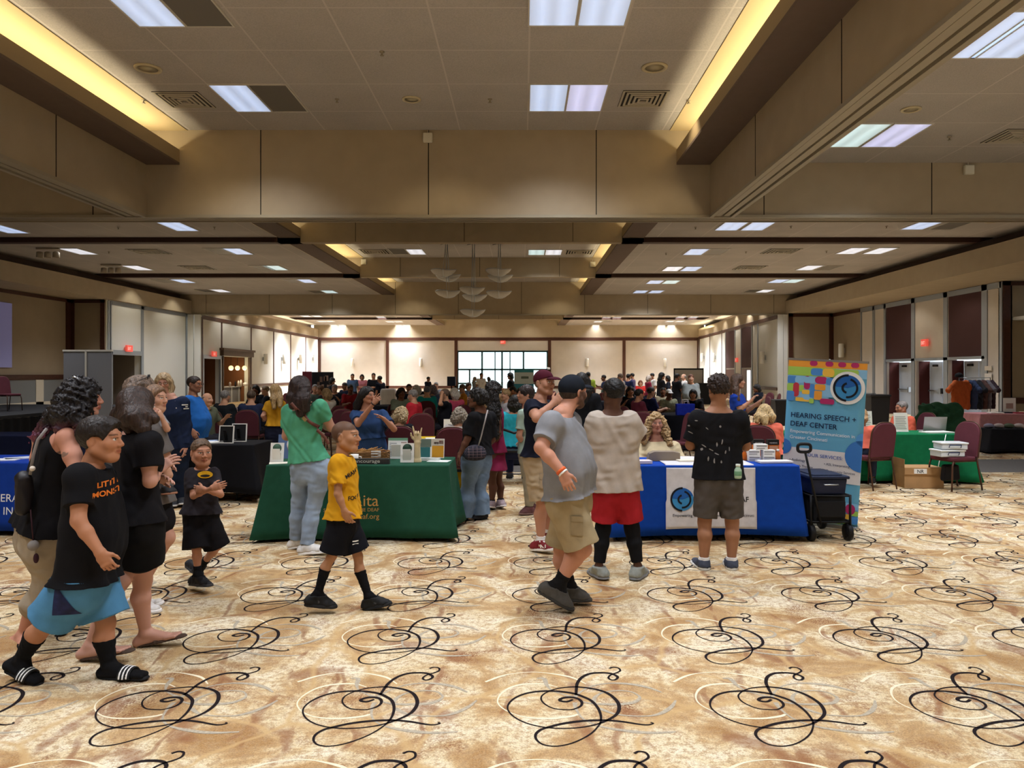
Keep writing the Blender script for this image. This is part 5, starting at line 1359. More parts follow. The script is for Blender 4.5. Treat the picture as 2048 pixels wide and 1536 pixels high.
# push the runner clear of the cloth
rn_tree = None
tag(rn, 'white runner printed with a round blue logo over the blue tablecloth', 'table runner')
dep = bpy.context.evaluated_depsgraph_get()
bmw = bt.matrix_world
ctree = BVHTree.FromPolygons([bmw @ v.co for v in bt.data.vertices], [tuple(p.vertices) for p in bt.data.polygons])
for v in rn.data.vertices:
  if v.co.z < .735:
    h_ = ctree.ray_cast(Vector((v.co.x, 6.0, v.co.z)), Vector((0, 1, 0)))
    if h_[0] is not None and v.co.y > h_[0].y-.012: v.co.y = h_[0].y-.012
M_lb = mat('logo_black', '#10131c', .7); M_lblue = mat('logo_blue', '#3c8fc9', .7); M_lblue2 = mat('logo_deep_blue', '#1e5fae', .7)
def ring_arc(q, cx, cz, r0, r1, a0, a1, y=0, n=28):
  vs = []; fs = []
  for i in range(n+1):
    a = math.radians(a0+(a1-a0)*i/n); vs += [(cx+r0*math.cos(a), y, cz+r0*math.sin(a)), (cx+r1*math.cos(a), y, cz+r1*math.sin(a))]
  for i in range(n): fs.append((2*i, 2*i+1, 2*i+3, 2*i+2))
  q.add(vs, fs, False)
def disc(q, cx, cz, r, y=0, n=40): q.add([(cx+r*math.cos(2*PI*i/n), y, cz+r*math.sin(2*PI*i/n)) for i in range(n)], [tuple(range(n))], False)
def ring_logo(par, cx, cz, R, place, white=False):
  if white: q = MB(); disc(q, cx, cz, R*1.22, 0.0); place(q.build('logo_ground', mat('logo_white', '#eef0ee', .7), par), .001)
  q = MB(); disc(q, cx, cz, R*.96, 0); place(q.build('logo', M_lblue, par), .003)
  q = MB(); ring_arc(q, cx, cz, 0, R*.95, 20, 175); place(q.build('logo_shade', M_lblue2, par), .0045)
  q = MB(); ring_arc(q, cx, cz, R*.86, R*1.02, 88, 268); ring_arc(q, cx, cz, R*.60, R*.75, -95, 75); ring_arc(q, cx, cz, R*.26, R*.42, 100, 262); place(q.build('logo_arcs', M_lb, par), .006)
def place_runner(o, off):
  o.data.transform(Matrix.Translation((0, 6.5, 0))); conform(o, [rn], (0, 1, 0), off+.004, .05)
ring_logo(rn, XatD(1365, 7.630), ZatD(999, 7.630), .118, place_runner)
for s_, sz, px, py, xs, b in (('HEARING', .085, 1392, 991, 1.15, .012), ('SPEECH + DEAF', .085, 1396, 1004, 1.0, .012), ('CENTER', .085, 1392, 1018.5, 1.15, .012), ('Empowering Communication in Greater Cincinnati', .0455, 1345, 1033.5, 1.0, .004)):
  o = text_mesh(s_, sz*.86, M_lb, 'lettering', rn, Matrix.Translation((XatD(px, 7.630), 6.5, ZatD(py, 7.630))), 'LEFT', b)
  wmax = (XatD(1508, 7.630) if 'EARING' not in s_ else XatD(1470, 7.630))-XatD(px, 7.630); ww = max(v.co.x for v in o.data.vertices)-XatD(px, 7.630)
  kx = min(1.0, wmax/ww) if s_ != 'CENTER' else 1.0; x0 = XatD(px, 7.630)
  for v in o.data.vertices: v.co.x = x0+(v.co.x-x0)*kx
  conform(o, [rn], (0, 1, 0), .007, .05)
# boxes of hearing products
def orange_box(label, px, D, w, d, h, z, rz=0):
  t = thing('product_box', label, 'box', (XatD(px, D), D, z), rz, None)
  bevel(MB().box(-w/2, w/2, -d/2, d/2, 0, h).build('carton', mat('carton_orange', '#d9762a', .6), t), .003)
  MB().box(-w/2-.001, w/2+.001, -d/2-.001, d/2+.001, h*.72, h+.001).build('lid_band', mat('carton_black', '#1c1a19', .6), t)
  MB().box(-w/2*.8, w/2*.8, -d/2-.002, -d/2, h*.42, h*.66).build('printed_block', mat('print_peach', '#e7b08a', .7), t)
  text_mesh('HEARING', .02, M_paper, 'lettering', t, Matrix.Translation((-w/2*.8, -d/2-.003, h*.80))); return t
ZB = .753
orange_box('orange carton with black lid at the back of the blue table, left of two', 1516, 8.350, .115, .08, .20, ZB)
orange_box('orange carton with black lid at the back of the blue table, right of two', 1545, 8.350, .115, .08, .20, ZB)
wb = [(1507, 8.070, 0), (1536, 8.070, 0), (1506, 8.080, 1), (1536, 8.080, 1), (1521, 8.100, 2)]
for k, (px, D, lv) in enumerate(wb):
  w, d, h = .125, .085, .058
  lab = ['small white carton in the bottom row of the stack, left', 'small white carton in the bottom row of the stack, right', 'small white carton in the middle row of the stack, left', 'small white carton in the middle row of the stack, right', 'small white carton topping the stack on the blue table'][k]
  t = thing('small_carton', lab, 'box', (XatD(px, D), D, ZB+.0585*lv), .05*(k-2)*.4, 'white cartons stacked on the blue table')
  bevel(MB().box(-w/2, w/2, -d/2, d/2, 0, h).build('carton', M_paper, t), .002)
  MB().box(-w/2*.85, w/2*.85, -d/2-.001, -d/2, h*.55, h*.8).build('printed_block', mat('print_grey', '#9c9a96', .7), t)
  MB().box(-w/2*.85, w/2*.5, -d/2-.001, -d/2, h*.2, h*.35).build('printed_block', mat('print_grey', '#9c9a96', .7), t)
for k, (px, l) in enumerate(((1489, 'amber bottle left of the white cartons on the blue table'), (1556, 'amber bottle right of the white cartons on the blue table'))):
  t = thing('amber_bottle', l, 'bottle', (XatD(px, 8.110), 8.110, ZB)); MB().lathe([(.024,0),(.026,.004),(.026,.075),(.012,.09),(.012,.10)], 16).build('glass', mat('amber_plastic', '#c0621f', .3), t); MB().lathe([(.0145,.098),(.0145,.118),(0,.118)], 14).build('cap', M_paper, t)
for k, (px, D, w, d, l, c) in enumerate(((1383, 8.000, .30, .16, 'open stack of flyers in the middle of the blue table', '#e4dccb'), (1286, 7.850, .16, .14, 'stack of pale pink flyers at the left end of the blue table', '#dcd3d6'), (1548, 7.910, .34, .16, 'white flyers fanned out at the right end of the blue table', '#e9e6dd'))):
  o = MB().box(-w/2, w/2, -d/2, d/2, 0, .018 if k != 1 else .028).build('flyer_stack', mat('flyers_'+c.strip('#'), c, .8)); o.location = (XatD(px, D), D, ZB+.004); o.rotation_euler = (0, 0, .1); tag(o, l, 'flyers')
t = thing('tissue_box', 'taupe cardboard box with arched top before the woman in cream on the blue table', 'box', (XatD(1326, 8.100), 8.100, ZB))
q = MB(); q.prism([(-.17, -.06, 0), (.17, -.06, 0), (.17, -.06, .085), (.10, -.06, .10), (-.10, -.06, .10), (-.15, -.06, .08)], (0, .12, 0)); bevel(q.build('carton', mat('taupe_card', '#8d7f70', .8), t), .004)
# ---- roll-up banner -------------------------------------------------------------
bD = 8.43
bx0, bx1 = XatD(1574, bD), XatD(1716, bD)
BW = .82; bz1 = 1.81
ban = thing('rollup_banner', 'tall blue roll-up banner for the hearing center beside the blue table', 'banner', (3.235, 8.45, 0), math.radians(-34)); ban.rotation_euler[1] = math.radians(3.4)
BW2 = BW/2
bevel(MB().box(-BW2, BW2, -.05, .09, .0, .055).build('base', M_steel, ban), .012)
MB().tube([(0, .10, .03), (0, .10, 1.83)], .011, 6).build('pole', M_steel, ban)
# the sheet leans a little and narrows through perspective only
bz0 = .05
sh = MB(); sh.grid(lambda u, v: (-BW2+BW*u, .0+.010*math.sin(u*PI)*v, bz0+(bz1-bz0)*v), 12, 16); sheet = sh.build('sheet', mat('banner_sky', '#6ab4da', .55), ban)
sheet.modifiers.new('thick', 'SOLIDIFY').thickness = .002
MB().box(-BW2-.01, BW2+.01, -.006, .02, bz1-.01, bz1+.015).build('top_rail', M_steel, ban)
def bb(x0, x1, z0, z1, c, y=-.004, r=0, name='printed_block'):
  """block on the banner in fractions of width and height (z from the top)"""
  X0, X1 = -BW2+x0*BW, -BW2+x1*BW; Z1, Z0 = bz1-z0*(bz1-bz0), bz1-z1*(bz1-bz0); w, h = X1-X0, Z1-Z0; r = min(w, h)/2*r
  pts = []
  for (cx, cz, a0) in ((X1-r, Z1-r, 0), (X0+r, Z1-r, 90), (X0+r, Z0+r, 180), (X1-r, Z0+r, 270)):
    for i in range(7 if r > 0 else 1):
      a = math.radians(a0+90*i/6); pts.append((cx+r*math.cos(a), y, cz+r*math.sin(a)))
  q = MB(); q.add(pts, [tuple(range(len(pts)))], False); return q.build(name, mat('banner_'+c.strip('#'), c, .6), ban)
OR_, YE_, GR_, MG_, PU_, RD_, LB_, BL_ = '#eda23a', '#f0c24a', '#a5cf5c', '#b32d68', '#6d3f90', '#c23a48', '#8cc4ea', '#4d8fd6'
bb(0, 1, 0, .045, OR_); bb(0, .62, .045, .10, GR_, -.005); bb(.62, 1, .045, .10, LB_, -.0045); bb(0, .55, .10, .24, LB_, -.0042)
k = -.006
for (x0, x1, z0, z1, c, r) in ((.28,.38,.004,.035,MG_,1),(.48,.58,.004,.035,MG_,1),(.64,.74,.004,.035,MG_,1),(.80,.90,.004,.035,MG_,1),(.02,.30,.048,.096,GR_,.6),(.30,.46,.05,.095,BL_,.8),(.45,.60,.048,.098,YE_,.8),(.60,.90,.048,.092,GR_,.6),
  (.0,.12,.105,.15,BL_,.5),(.10,.22,.105,.15,LB_,.8),(.22,.30,.10,.185,MG_,1),(.36,.52,.10,.145,MG_,1),(.36,.50,.148,.185,OR_,.6),(.50,.62,.105,.15,BL_,.8),(0,.10,.152,.20,GR_,.4),(.08,.16,.145,.235,RD_,1),(.16,.22,.16,.20,GR_,.5),(.36,.46,.19,.245,OR_,.3),(.46,.66,.185,.225,LB_,.8),(.12,.30,.238,.262,YE_,.6),(.22,.34,.215,.25,LB_,.8),(.44,.62,.235,.268,MG_,.7),(.30,.36,.24,.27,GR_,.5),(.0,.1,.2,.262,BL_,.5),(.22,.36,.105,.145,LB_,.6),(.30,.36,.15,.235,BL_,.6),(.5,.64,.15,.185,LB_,.6),(.2,.3,.188,.215,YE_,.6),(.64,.72,.19,.25,GR_,.6),(.62,.70,.10,.15,YE_,1)):
  bb(x0, x1, z0, z1, c, k, r); k -= .00012
bb(0, 1, .555, .745, '#e9e7ea', -.0035)
def bdisc(x, z, r, c, clip=None):
  cx, cz = -BW2+x*BW, bz1-z*(bz1-bz0); pts = []
  for i in range(40):
    a = 2*PI*i/40; X = max(-BW2, min(BW2, cx+r*math.cos(a))); pts.append((X, -.0075, cz+r*math.sin(a)))
  q = MB(); q.add(pts, [tuple(range(40))], False); q.build('printed_block', mat('banner_'+c.strip('#'), c, .6), ban)
bdisc(.0, .555, .085, '#3f7fd0'); bdisc(1.0, .57, .17, '#3f7fd0'); bdisc(1.0, .47, .07, '#5aa0e2')
def place_ban(o, off): o.data.transform(Matrix.Translation((0, -.010-off, 0)))
ring_logo(ban, -BW2+.775*BW, bz1-.160*(bz1-bz0), .145, place_ban, True)
M_nv = mat('banner_navy', '#14284e', .6); M_bw = mat('banner_white', '#eef4f8', .6)
def btxt(s_, sz, x, z, m, b=.0, xs=1.0): text_mesh(s_, sz, m, 'lettering', ban, Matrix.Translation((-BW2+x*BW, -.011, bz1-z*(bz1-bz0))), 'LEFT', b, xscale=xs)
btxt('HEARING SPEECH +', .078, .07, .365, M_nv, .014, 1.0); btxt('DEAF CENTER', .078, .07, .42, M_nv, .014, 1.0)
btxt('Empowering Communication in', .052, .075, .462, M_bw, .006, 1.02); btxt('Greater Cincinnati', .052, .075, .50, M_bw, .006, 1.02)
btxt('OUR SERVICES:', .050, .32, .603, mat('banner_blue', '#3a62b4', .6), .008, 1.1)
for s_, x, z in (('\u2022 Audiology', .09, .64), ('\u2022 Speech Therapy', .09, .676), ('\u2022 Occupational Therapy', .09, .712), ('\u2022 ASL Interpreting', .54, .645), ('\u2022 Community Services', .54, .685), ('  for the Deaf', .55, .712)): btxt(s_, .036, x, z, M_nv, .003)
btxt('For more information :', .042, .09, .79, M_nv, .006); btxt('513-221-0527', .042, .20, .82, M_bw, .006)
k = -.006
for (x0, x1, z0, z1, c, r) in ((.82,1,.86,.90,LB_,.5),(.88,1,.905,.935,GR_,.4),(.84,.96,.865,.93,MG_,1),(.80,.90,.93,.96,YE_,.6),(.90,1,.94,.985,BL_,.6),(.4,.8,.965,.995,GR_,.5),(.0,.3,.97,.995,OR_,.6),(.76,.88,.962,.99,GR_,.5)):
  bb(x0, x1, z0, z1, c, k, r); k -= .00012
# ---- folding wagon with tote ------------------------------------------------------
wx, wy = 3.05, 7.99
wg = thing('folding_wagon', 'black folding wagon with upright handle beside the blue table', 'wagon', (wx, wy, 0), .05)
M_wf = mat('wagon_fabric', '#17181b', .9, bump=.4, bscale=150); M_wm = mat('wagon_metal', '#1d1e21', .5, .3)
q = MB(); q.grid(lambda u, v: (lambda a: (.19*math.copysign(abs(math.cos(a))**.35, math.cos(a))*(1+.03*math.sin(v*9)), .32*math.copysign(abs(math.sin(a))**.35, math.sin(a)), .20+.24*v))(2*PI*u), 48, 6, True, True)
q.box(-.18, .18, -.30, .30, .195, .21); q.build('fabric_tub', M_wf, wg)
q = MB().box(-.15, .15, -.345, -.325, .24, .40); bevel(q.build('pocket', M_wf, wg), .01)
q = MB()
for sx in (-1, 1):
  for sy in (-1, 1): q.tube([(sx*.20, sy*.33, .16), (sx*.20, sy*.33, .46)], .013, 6)
q.tube([(-.2,-.33,.45),(.2,-.33,.45),(.2,.33,.45),(-.2,.33,.45)], .013, 6, closed=True); q.tube([(-.2,-.33,.19),(.2,-.33,.19),(.2,.33,.19),(-.2,.33,.19)], .012, 6, closed=True)
q.build('frame', M_wm, wg)
for sx, sy in ((1, -1), (-1, 1), (1, 1), (-1, -1)):
  W0 = MB(); M = Matrix.Translation((sx*.19, sy*.30, .085)) @ Matrix.Rotation(PI/2, 4, 'Y')
  W0.lathe([(.055,-.022),(.085,-.022),(.085,.022),(.055,.022),(.055,-.022)], 24, M=M); w_ = W0.build('wheel', M_wm, wg)
  h_ = MB(); h_.lathe([(0,-.016),(.02,-.018),(.056,-.010),(.056,.010),(.02,.018),(0,.016)], 20, M=M); h_.build('hub', mat('wheel_grey', '#55585c', .5), w_)
  MB().box(sx*.19-.018, sx*.19+.018, sy*.30-.018, sy*.30+.018, .12, .19).build('fork', M_wm, wg)
q = MB(); q.tube([(-.10, -.34, .17), (-.22, -.40, .60), (-.30, -.43, .90)], .012, 8); q.build('handle_pole', M_wm, wg)
q = MB(); q.tube([(-.31+.065*math.copysign(abs(math.cos(a))**.6, math.cos(a)), -.43, .94+.04*math.copysign(abs(math.sin(a))**.6, math.sin(a))) for a in [2*PI*i/28 for i in range(28)]], .0155, 8, closed=True); q.build('handle_grip', M_wm, wg)
tt = thing('storage_tote', 'navy blue lidded storage tote riding on the black wagon', 'tote', (wx, wy-.02, .455), .05)
M_tote = mat('tote_navy', '#16203c', .45)
q = MB(); q.prism([(-.17,-.27,0),(.17,-.27,0),(.17,.27,0),(-.17,.27,0)], (0,0,.16));
for v in range(4, 8): x, y, z = q.v[v]; q.v[v] = (x*1.1, y*1.05, z)
bevel(q.build('tub', M_tote, tt), .012)
bevel(MB().box(-.205,.205,-.305,.305,.16,.19).build('lid', M_tote, tt), .01); bevel(MB().box(-.15,.15,-.25,.25,.19,.20).build('lid_panel', M_tote, tt), .006)
q = MB(); q.tube([(-.07,-.315,.11),(-.07,-.335,.11),(.07,-.335,.11),(.07,-.315,.11)], .008, 6); q.build('handle', M_steel, tt)
# ---- chair with clear boxes, cardboard box, bag ------------------------------------
ch1 = chair(XatD(1738, 11.2), 11.2, 110, 'maroon banquet chair under the person in orange half hidden by the banner')
ch2 = chair(XatD(1902, 11.1), 11.05, 196, 'maroon banquet chair turned sideways, holding two clear plastic boxes')
for k, (dz, rz, l) in enumerate(((0, .1, 'clear plastic box with blue latch, lower of the two on the chair'), (.105, -.06, 'clear plastic box with blue latch, upper of the two on the chair'))):
  t = thing('clear_box', l, 'box', (XatD(1893+k*6, 11.0), 10.98, .487+dz), rz)
  M_cl = mat('clear_plastic', '#d3dade', .25, spec=.5)
  bevel(MB().box(-.18,.18,-.13,.13,0,.075).build('tub', M_cl, t), .012); bevel(MB().box(-.19,.19,-.14,.14,.075,.10).build('lid', mat('clear_lid', '#e6ebec', .25), t), .008)
  q = MB(); q.tube([(-.08,-.137,.03),(-.08,-.155,.065),(.08,-.155,.065),(.08,-.137,.03)], .007, 6); q.build('latch', mat('latch_navy', '#1d2c55', .4), t)
cb = thing('cardboard_box', 'open cardboard box standing on the carpet beside the green table', 'box', (XatD(1846, 11.2), 11.35, 0), -.05)
q = MB().box(-.28,.28,-.20,.20,.0,.30); bevel(q.build('carton', M_card, cb), .004)
MB().box(-.281,-.275,-.2,.2,.30,.42, None).build('flap', M_card, cb); MB().box(-.28,.28,-.215,-.200,.20,.30).build('flap', M_card, cb)
MB().box(-.15,.03,-.221,-.2165,.215,.285).build('paper_note', M_paper, cb)
text_mesh('NR', .07, M_lb, 'lettering', cb, Matrix.Translation((-.11,-.2225,.225)), bold=.01)
q = MB(); q.prism([(-.14,0,.0),(.12,0,.02),(.10,0,.24),(-.12,0,.24)], (0,.10,0)); o = bevel(q.build('tote_bag', mat('bag_black', '#1b1a1c', .8)), .03); o.location = (XatD(1898, 11.1), 11.0, .12); tag(o, 'black bag hanging under the chair that holds the clear boxes', 'bag')
# ---- right green table with signs ----------------------------------------------------
gx0, gx1 = XatD(1560, 12.0), XatD(1922, 11.9)
g2, g2b = cloth_table('tablecloth', 'bright green cloth on the long table behind the banner', 'tablecloth', (gx0+gx1)/2, 12.05, gx1-gx0, .76, .74, '#157045', flare=.05, folds=5, amp=.02, corner=.12, seed=9, hem=.03)
def sheet_stand(label, px, py0, D, w, h, c='#ece7dc'):
  t = thing('sign_holder', label, 'sign', (XatD(px, D), D, .748)); M = Matrix.Rotation(-.12, 4, 'X')
  MB().box(-w/2, w/2, 0, .006, 0, h, M).build('sheet', mat('sheet_'+c.strip('#'), c, .6), t); MB().box(-w/2, w/2, -.02, .06, 0, .006).build('base', mat('clear_tray', '#dfe6e6', .2), t)
  for i in range(8):
    if h > .2: MB().box(-w/2*.8, w/2*(.75-.1*(i % 3)), -.002, 0, h*(.15+.09*i), h*(.18+.09*i), M).build('printed_block', mat('print_grey', '#c2bdb2', .7), t)
  return t
sheet_stand('large cream sign in a clear holder before the grey-haired man in orange', 1803, 830, 12.1, .22, .30)
sheet_stand('small white sign in a clear holder left of the large cream sign', 1785, 850, 11.95, .10, .13, '#dfe8dd')
sheet_stand('large cream sign in a clear holder next to the banner edge', 1733, 830, 12.2, .20, .32)
t = thing('laptop', 'open silver laptop on the right green table', 'laptop', (XatD(1862, 12.25), 12.25, .748), PI-.1)
bevel(MB().box(-.17,.17,-.12,.12,0,.012).build('keyboard_base', mat('laptop_grey', '#a9a4a4', .4, .4), t), .004)
MB().box(-.17,.17,.0,.008,.0,.23, Matrix.Translation((0,.118,.012)) @ Matrix.Rotation(-.25, 4, 'X')).build('screen', mat('laptop_grey', '#a9a4a4', .4, .4), t)
o = MB().box(-.22,.22,-.12,.12,0,.02).build('paper_stack', M_paper); o.location = (XatD(1873, 11.9), 11.9, .749); o.rotation_euler = (0,0,.2); tag(o, 'loose stack of white papers on the right green table', 'papers')
o = MB().tube([(XatD(1889,11.66),11.62,.745),(XatD(1886,11.6),11.57,.60),(XatD(1876,11.6),11.56,.35),(XatD(1872,11.6),11.56,.2)], .006, 6).build('charging_cable', M_paper); tag(o, 'white cable hanging down the front of the right green table', 'cable')
# ---- black table behind the family, with framed boards -----------------------------------
kx0, kx1 = XatD(372, 10.6), XatD(512, 10.3)
k2, k2b = cloth_table('tablecloth', 'black cloth on the table with the two white-framed boards', 'tablecloth', (kx0+kx1)/2-.15, 10.35, kx1-kx0+.45, .76, .735, '#131317', flare=.04, folds=6, amp=.02, corner=.10, seed=12, hem=.12)
for k, (px, D, h, l) in enumerate(((452, 10.18, .225, 'white-framed black board on the black table, nearer and left of two'), (478, 10.42, .235, 'white-framed black board on the black table, behind and right of the other'))):
  t = thing('framed_board', l, 'board', (XatD(px, D), D, .742), -.08+.1*k); M = Matrix.Rotation(-.12, 4, 'X'); w = .20
  MB().box(-w/2+.01, w/2-.01, 0, .01, .01, h, M).build('panel', mat('board_black', '#191a1c', .5), t)
  q = MB()
  for (a, b, c_, d_) in ((-w/2, -w/2+.012, 0, h+.01), (w/2-.012, w/2, 0, h+.01), (-w/2, w/2, 0, .012), (-w/2, w/2, h, h+.012)): q.box(a, b, -.006, .014, c_, d_, M)
  q.build('frame', M_paper, t); MB().box(-.02, .02, .02, .026, 0, h*.8, Matrix.Rotation(.35, 4, 'X')).build('easel_back', M_blk, t)
  MB().box(-w/2+.02, -w/2+.06, -.001, 0, .022, .035, M).build('printed_block', mat('print_grey', '#9c9a96', .7), t)
for k, (px, D, w, c) in enumerate(((392, 10.3, .30, '#dfe3ea'), (412, 10.45, .26, '#9fb3d6'), (428, 10.22, .22, '#efece4'))):
  o = MB().box(-w/2, w/2, -.1, .1, 0, .008+.004*k).build('leaflet', mat('leaflet_'+c.strip('#'), c, .8)); o.location = (XatD(px, D), D, .742+.001*k); o.rotation_euler = (0,0,.4*k-.3)
  tag(o, ['pale leaflets on the black table before the man in blue polo', 'blue leaflet on the black table among pale ones', 'cream leaflets left of the framed boards on the black table'][k], 'leaflets')
t = thing('tumbler', 'white lidded tumbler standing on the carpet beside the black table', 'cup', (XatD(463, 11.3), 11.3, 0))
MB().lathe([(.033,0),(.036,.01),(.043,.17),(.043,.175)], 20).build('cup_body', M_paper, t); MB().lathe([(.045,.172),(.045,.19),(0,.195)], 20).build('lid', mat('lid_grey', '#b9b9b4', .5), t)
MB().tube([(.01,0,.19),(.018,0,.26)], .004, 6).build('straw', M_paper, t)
# ---- royal blue table cut by the left edge --------------------------------------------------
c3, c3b = cloth_table('tablecloth', 'royal blue cloth with white lettering on the table at the left edge', 'tablecloth', XatD(-60, 7.9), 8.30, XatD(62, 7.95)-XatD(-182, 7.95), .76, .745, '#143a9a', flare=.02, folds=7, amp=.006, corner=.06, seed=14, hem=.04)
bpy.context.view_layer.update()
for s_, px, py in (('ERA', -7, 1005), ('ING', -1, 1031)):
  o = text_mesh(s_, .112, M_bw, 'lettering', None, Matrix.Translation((XatD(px, 7.85), 7.6, ZatD(py, 7.85))), 'LEFT', .0); on_cloth(o, c3)
for k, (px, D, c, l) in enumerate(((10, 8.15, '#e9ecf2', 'white leaflets on the blue table at the left edge'), (38, 8.3, '#ced6e6', 'pale blue leaflets on the blue table at the left edge'))):
  o = MB().box(-.13,.13,-.1,.1,0,.01).build('leaflet', mat('leaflet_'+c.strip('#'), c, .8)); o.location = (XatD(px, D), D, .752); o.rotation_euler = (0,0,.2+k*.5); tag(o, l, 'leaflets')
o = MB(); o.box(-.035,.035,-.02,.02,0,.05); o.lathe([(.02,.05),(.024,.06),(.02,.075),(0,.078)], 12); o = o.build('card_holder', M_blk); o.location = (XatD(40, 8.2), 8.45, .752); tag(o, 'small black holder on the blue table at the left edge', 'holder')
# ---- stage with drape and its chair -----------------------------------------------------------
q = MB().box(-9.2, -1.2, -5.2, 0, 0, .56); st = thing('stage', 'low black carpeted stage along the left wall', 'stage', (-8.1-.6, 20.6, 0))
q = MB(); q.box(-8.8, -4.2, -4.5, 5.5, .52, .60); q.build('deck', mat('stage_black', '#1b1b1d', .8), st)
q = MB(); q.grid(lambda u, v: (-8.8+4.6*u, -4.52-.02*math.sin(u*150), .02+.50*v), 260, 2); q.grid(lambda u, v: (-4.18+.02*math.sin(u*180), -4.5+10*u, .02+.5*v), 260, 2); q.build('skirt', cloth('stage_drape', '#101012'), st)
q = MB(); q.tube([(-8.8,-4.5,.75),(-4.2,-4.5,.75)], .012, 6); q.build('rail', M_blk, st)
s2 = chair(XatD(18, 21.6), 21.6, 0, 'maroon banquet chair standing on the stage at the left edge'); s2.location.z = .60; s2.rotation_euler = (0,0,math.radians(-110))
nt_, ntb = cloth_table('tablecloth', 'navy cloth on the table before the stage at the left edge', 'tablecloth', XatD(20, 11.4), 11.6, 2.0, .76, .75, '#181f3c', flare=.03, folds=6, amp=.015, seed=21)
# ---- grey divider ------------------------------------------------------------------------------
gd = thing('room_divider', 'tall grey fabric divider of two panels before the left doorway', 'divider', (0, 0, 0))
for k, (p0, p1, D) in enumerate(((127, 171, 21.2), (173, 222.5, 21.2))):
  q = MB().box(XatD(p0, D), XatD(p1, D), D, D+.06, .08, ZatD(703, D)); q.build('panel', mat('divider_grey', '#77787b', .9, bump=.3, bscale=90), gd)
  MB().box(XatD(p0, D)-.02, XatD(p1, D)+.02, D-.015, D+.075, ZatD(703, D), ZatD(699.5, D)).build('top_rail', mat('divider_rail', '#c9c4b6', .5), gd)
MB().box(XatD(171, 21.2)-.01, XatD(172.7, 21.2)+.01, 21.18, 21.3, .0, ZatD(703, 21.2)).build('post', mat('divider_rail', '#c9c4b6', .5), gd)
for p in (132, 218): MB().box(XatD(p, 21.2)-.05, XatD(p, 21.2)+.05, 21.0, 21.5, 0, .08).build('foot', M_blk, gd)
# ---- yellow table behind the green one with its chairs -----------------------------------------
y2, y2b = cloth_table('tablecloth', 'yellow cloth on the low table behind the green one', 'tablecloth', XatD(838, 10.9), 11.35, XatD(930, 10.9)-XatD(752, 10.9), .76, .70, '#c9a81e', flare=.03, folds=6, amp=.012, seed=23)
o = MB().box(-.16,.16,-.1,.1,0,.012).build('open_book', M_paper); o.location = (XatD(872, 11.2), 11.3, .707); o.rotation_euler = (0,0,.2); tag(o, 'open booklet lying on the yellow table', 'booklet')
o = MB().box(-.12,.12,0,.01,0,.28, Matrix.Rotation(-.15,4,'X')).build('folded_sign', M_paper); o.location = (XatD(903, 11.45), 11.45, .707); tag(o, 'white folded sign standing on the yellow table', 'sign')
chair(XatD(802, 10.35), 10.5, 90, 'maroon banquet chair of the woman with curly grey-blonde hair at the yellow table')
chair(XatD(908, 10.2), 10.25, 90, 'maroon banquet chair of the grey-haired person at the yellow table')
# ---- pink table and clothing rack on the right ---------------------------------------------------
p2, p2b = cloth_table('tablecloth', 'pink cloth on the merchandise table at the right edge', 'tablecloth', XatD(2075, 17.2), 17.3, 2.9, .8, .76, '#c98c8f', flare=.05, folds=5, amp=.03, corner=.12, seed=25, hem=.18)
mr = random.Random(4)
for k in range(7):
  c = ['#e8e2da', '#2a2b33', '#9b3d46', '#d9c9a3', '#46526b', '#e6d7d6', '#3c3335'][k]
  o = MB().box(-.14,.14,-.12,.12,0,.03).build('folded_shirt', cloth('goods_'+c.strip('#'), c)); bevel(o, .012); px = 1988+k*24; o.location = (XatD(px, 17.2), 17.15+.12*(k % 2), .766); o.rotation_euler = (0,0,mr.uniform(-.3,.3))
  tag(o, ['cream', 'black', 'red', 'sand', 'slate blue', 'pale pink', 'charcoal'][k]+' folded garment on the pink table', 'garment', 'folded garments on the pink table')
t = thing('goods_card', 'white display card standing on the pink table', 'sign', (XatD(2022, 17.3), 17.35, .766)); MB().box(-.14,.14,0,.01,0,.34).build('card', M_paper, t); MB().box(-.08,.08,-.002,0,.1,.22).build('printed_block', mat('print_a98f88', '#a98f88', .7), t)
bl, blb = cloth_table('storage_bench_cover', 'black cloth over the low bench piled with bags before the pink table', 'bench cover', XatD(2003, 16.3), 16.2, .85, .5, .50, '#1d1c20', flare=.05, folds=7, amp=.02, seed=27, tname='low_bench')
for k in range(4):
  c = ['#8f8aa0', '#b9a9a5', '#5f6a55', '#c7b9b5'][k]; o = MB().ball((0,0,.05), (.10,.10,.055), 12, 8).build('soft_bag', cloth('goods_'+c.strip('#'), c)); o.location = (XatD(1978+k*20, 16.2), 16.2, .506); tag(o, ['lavender', 'blush', 'olive', 'pale'][k]+' soft bag on the black low bench', 'bag', 'soft bags on the low bench')
rk = thing('clothes_rack', 'chrome clothes rack with a black cap on its post by the right doors', 'clothes rack', (XatD(1945, 19.0), 19.0, 0), .5)
q = MB(); q.tube([(-.55,0,.1),(-.55,0,1.55),(.75,0,1.55),(.75,0,.1)], .015, 6); q.tube([(-.55,-.3,.08),(-.55,.3,.08)], .015, 6); q.tube([(.75,-.3,.08),(.75,.3,.08)], .015, 6); q.build('frame', M_steel, rk)
for sx in (-.55, .75):
  for sy in (-.3, .3): MB().ball((sx, sy, .04), .04, 10, 8).build('caster', M_blk, rk)
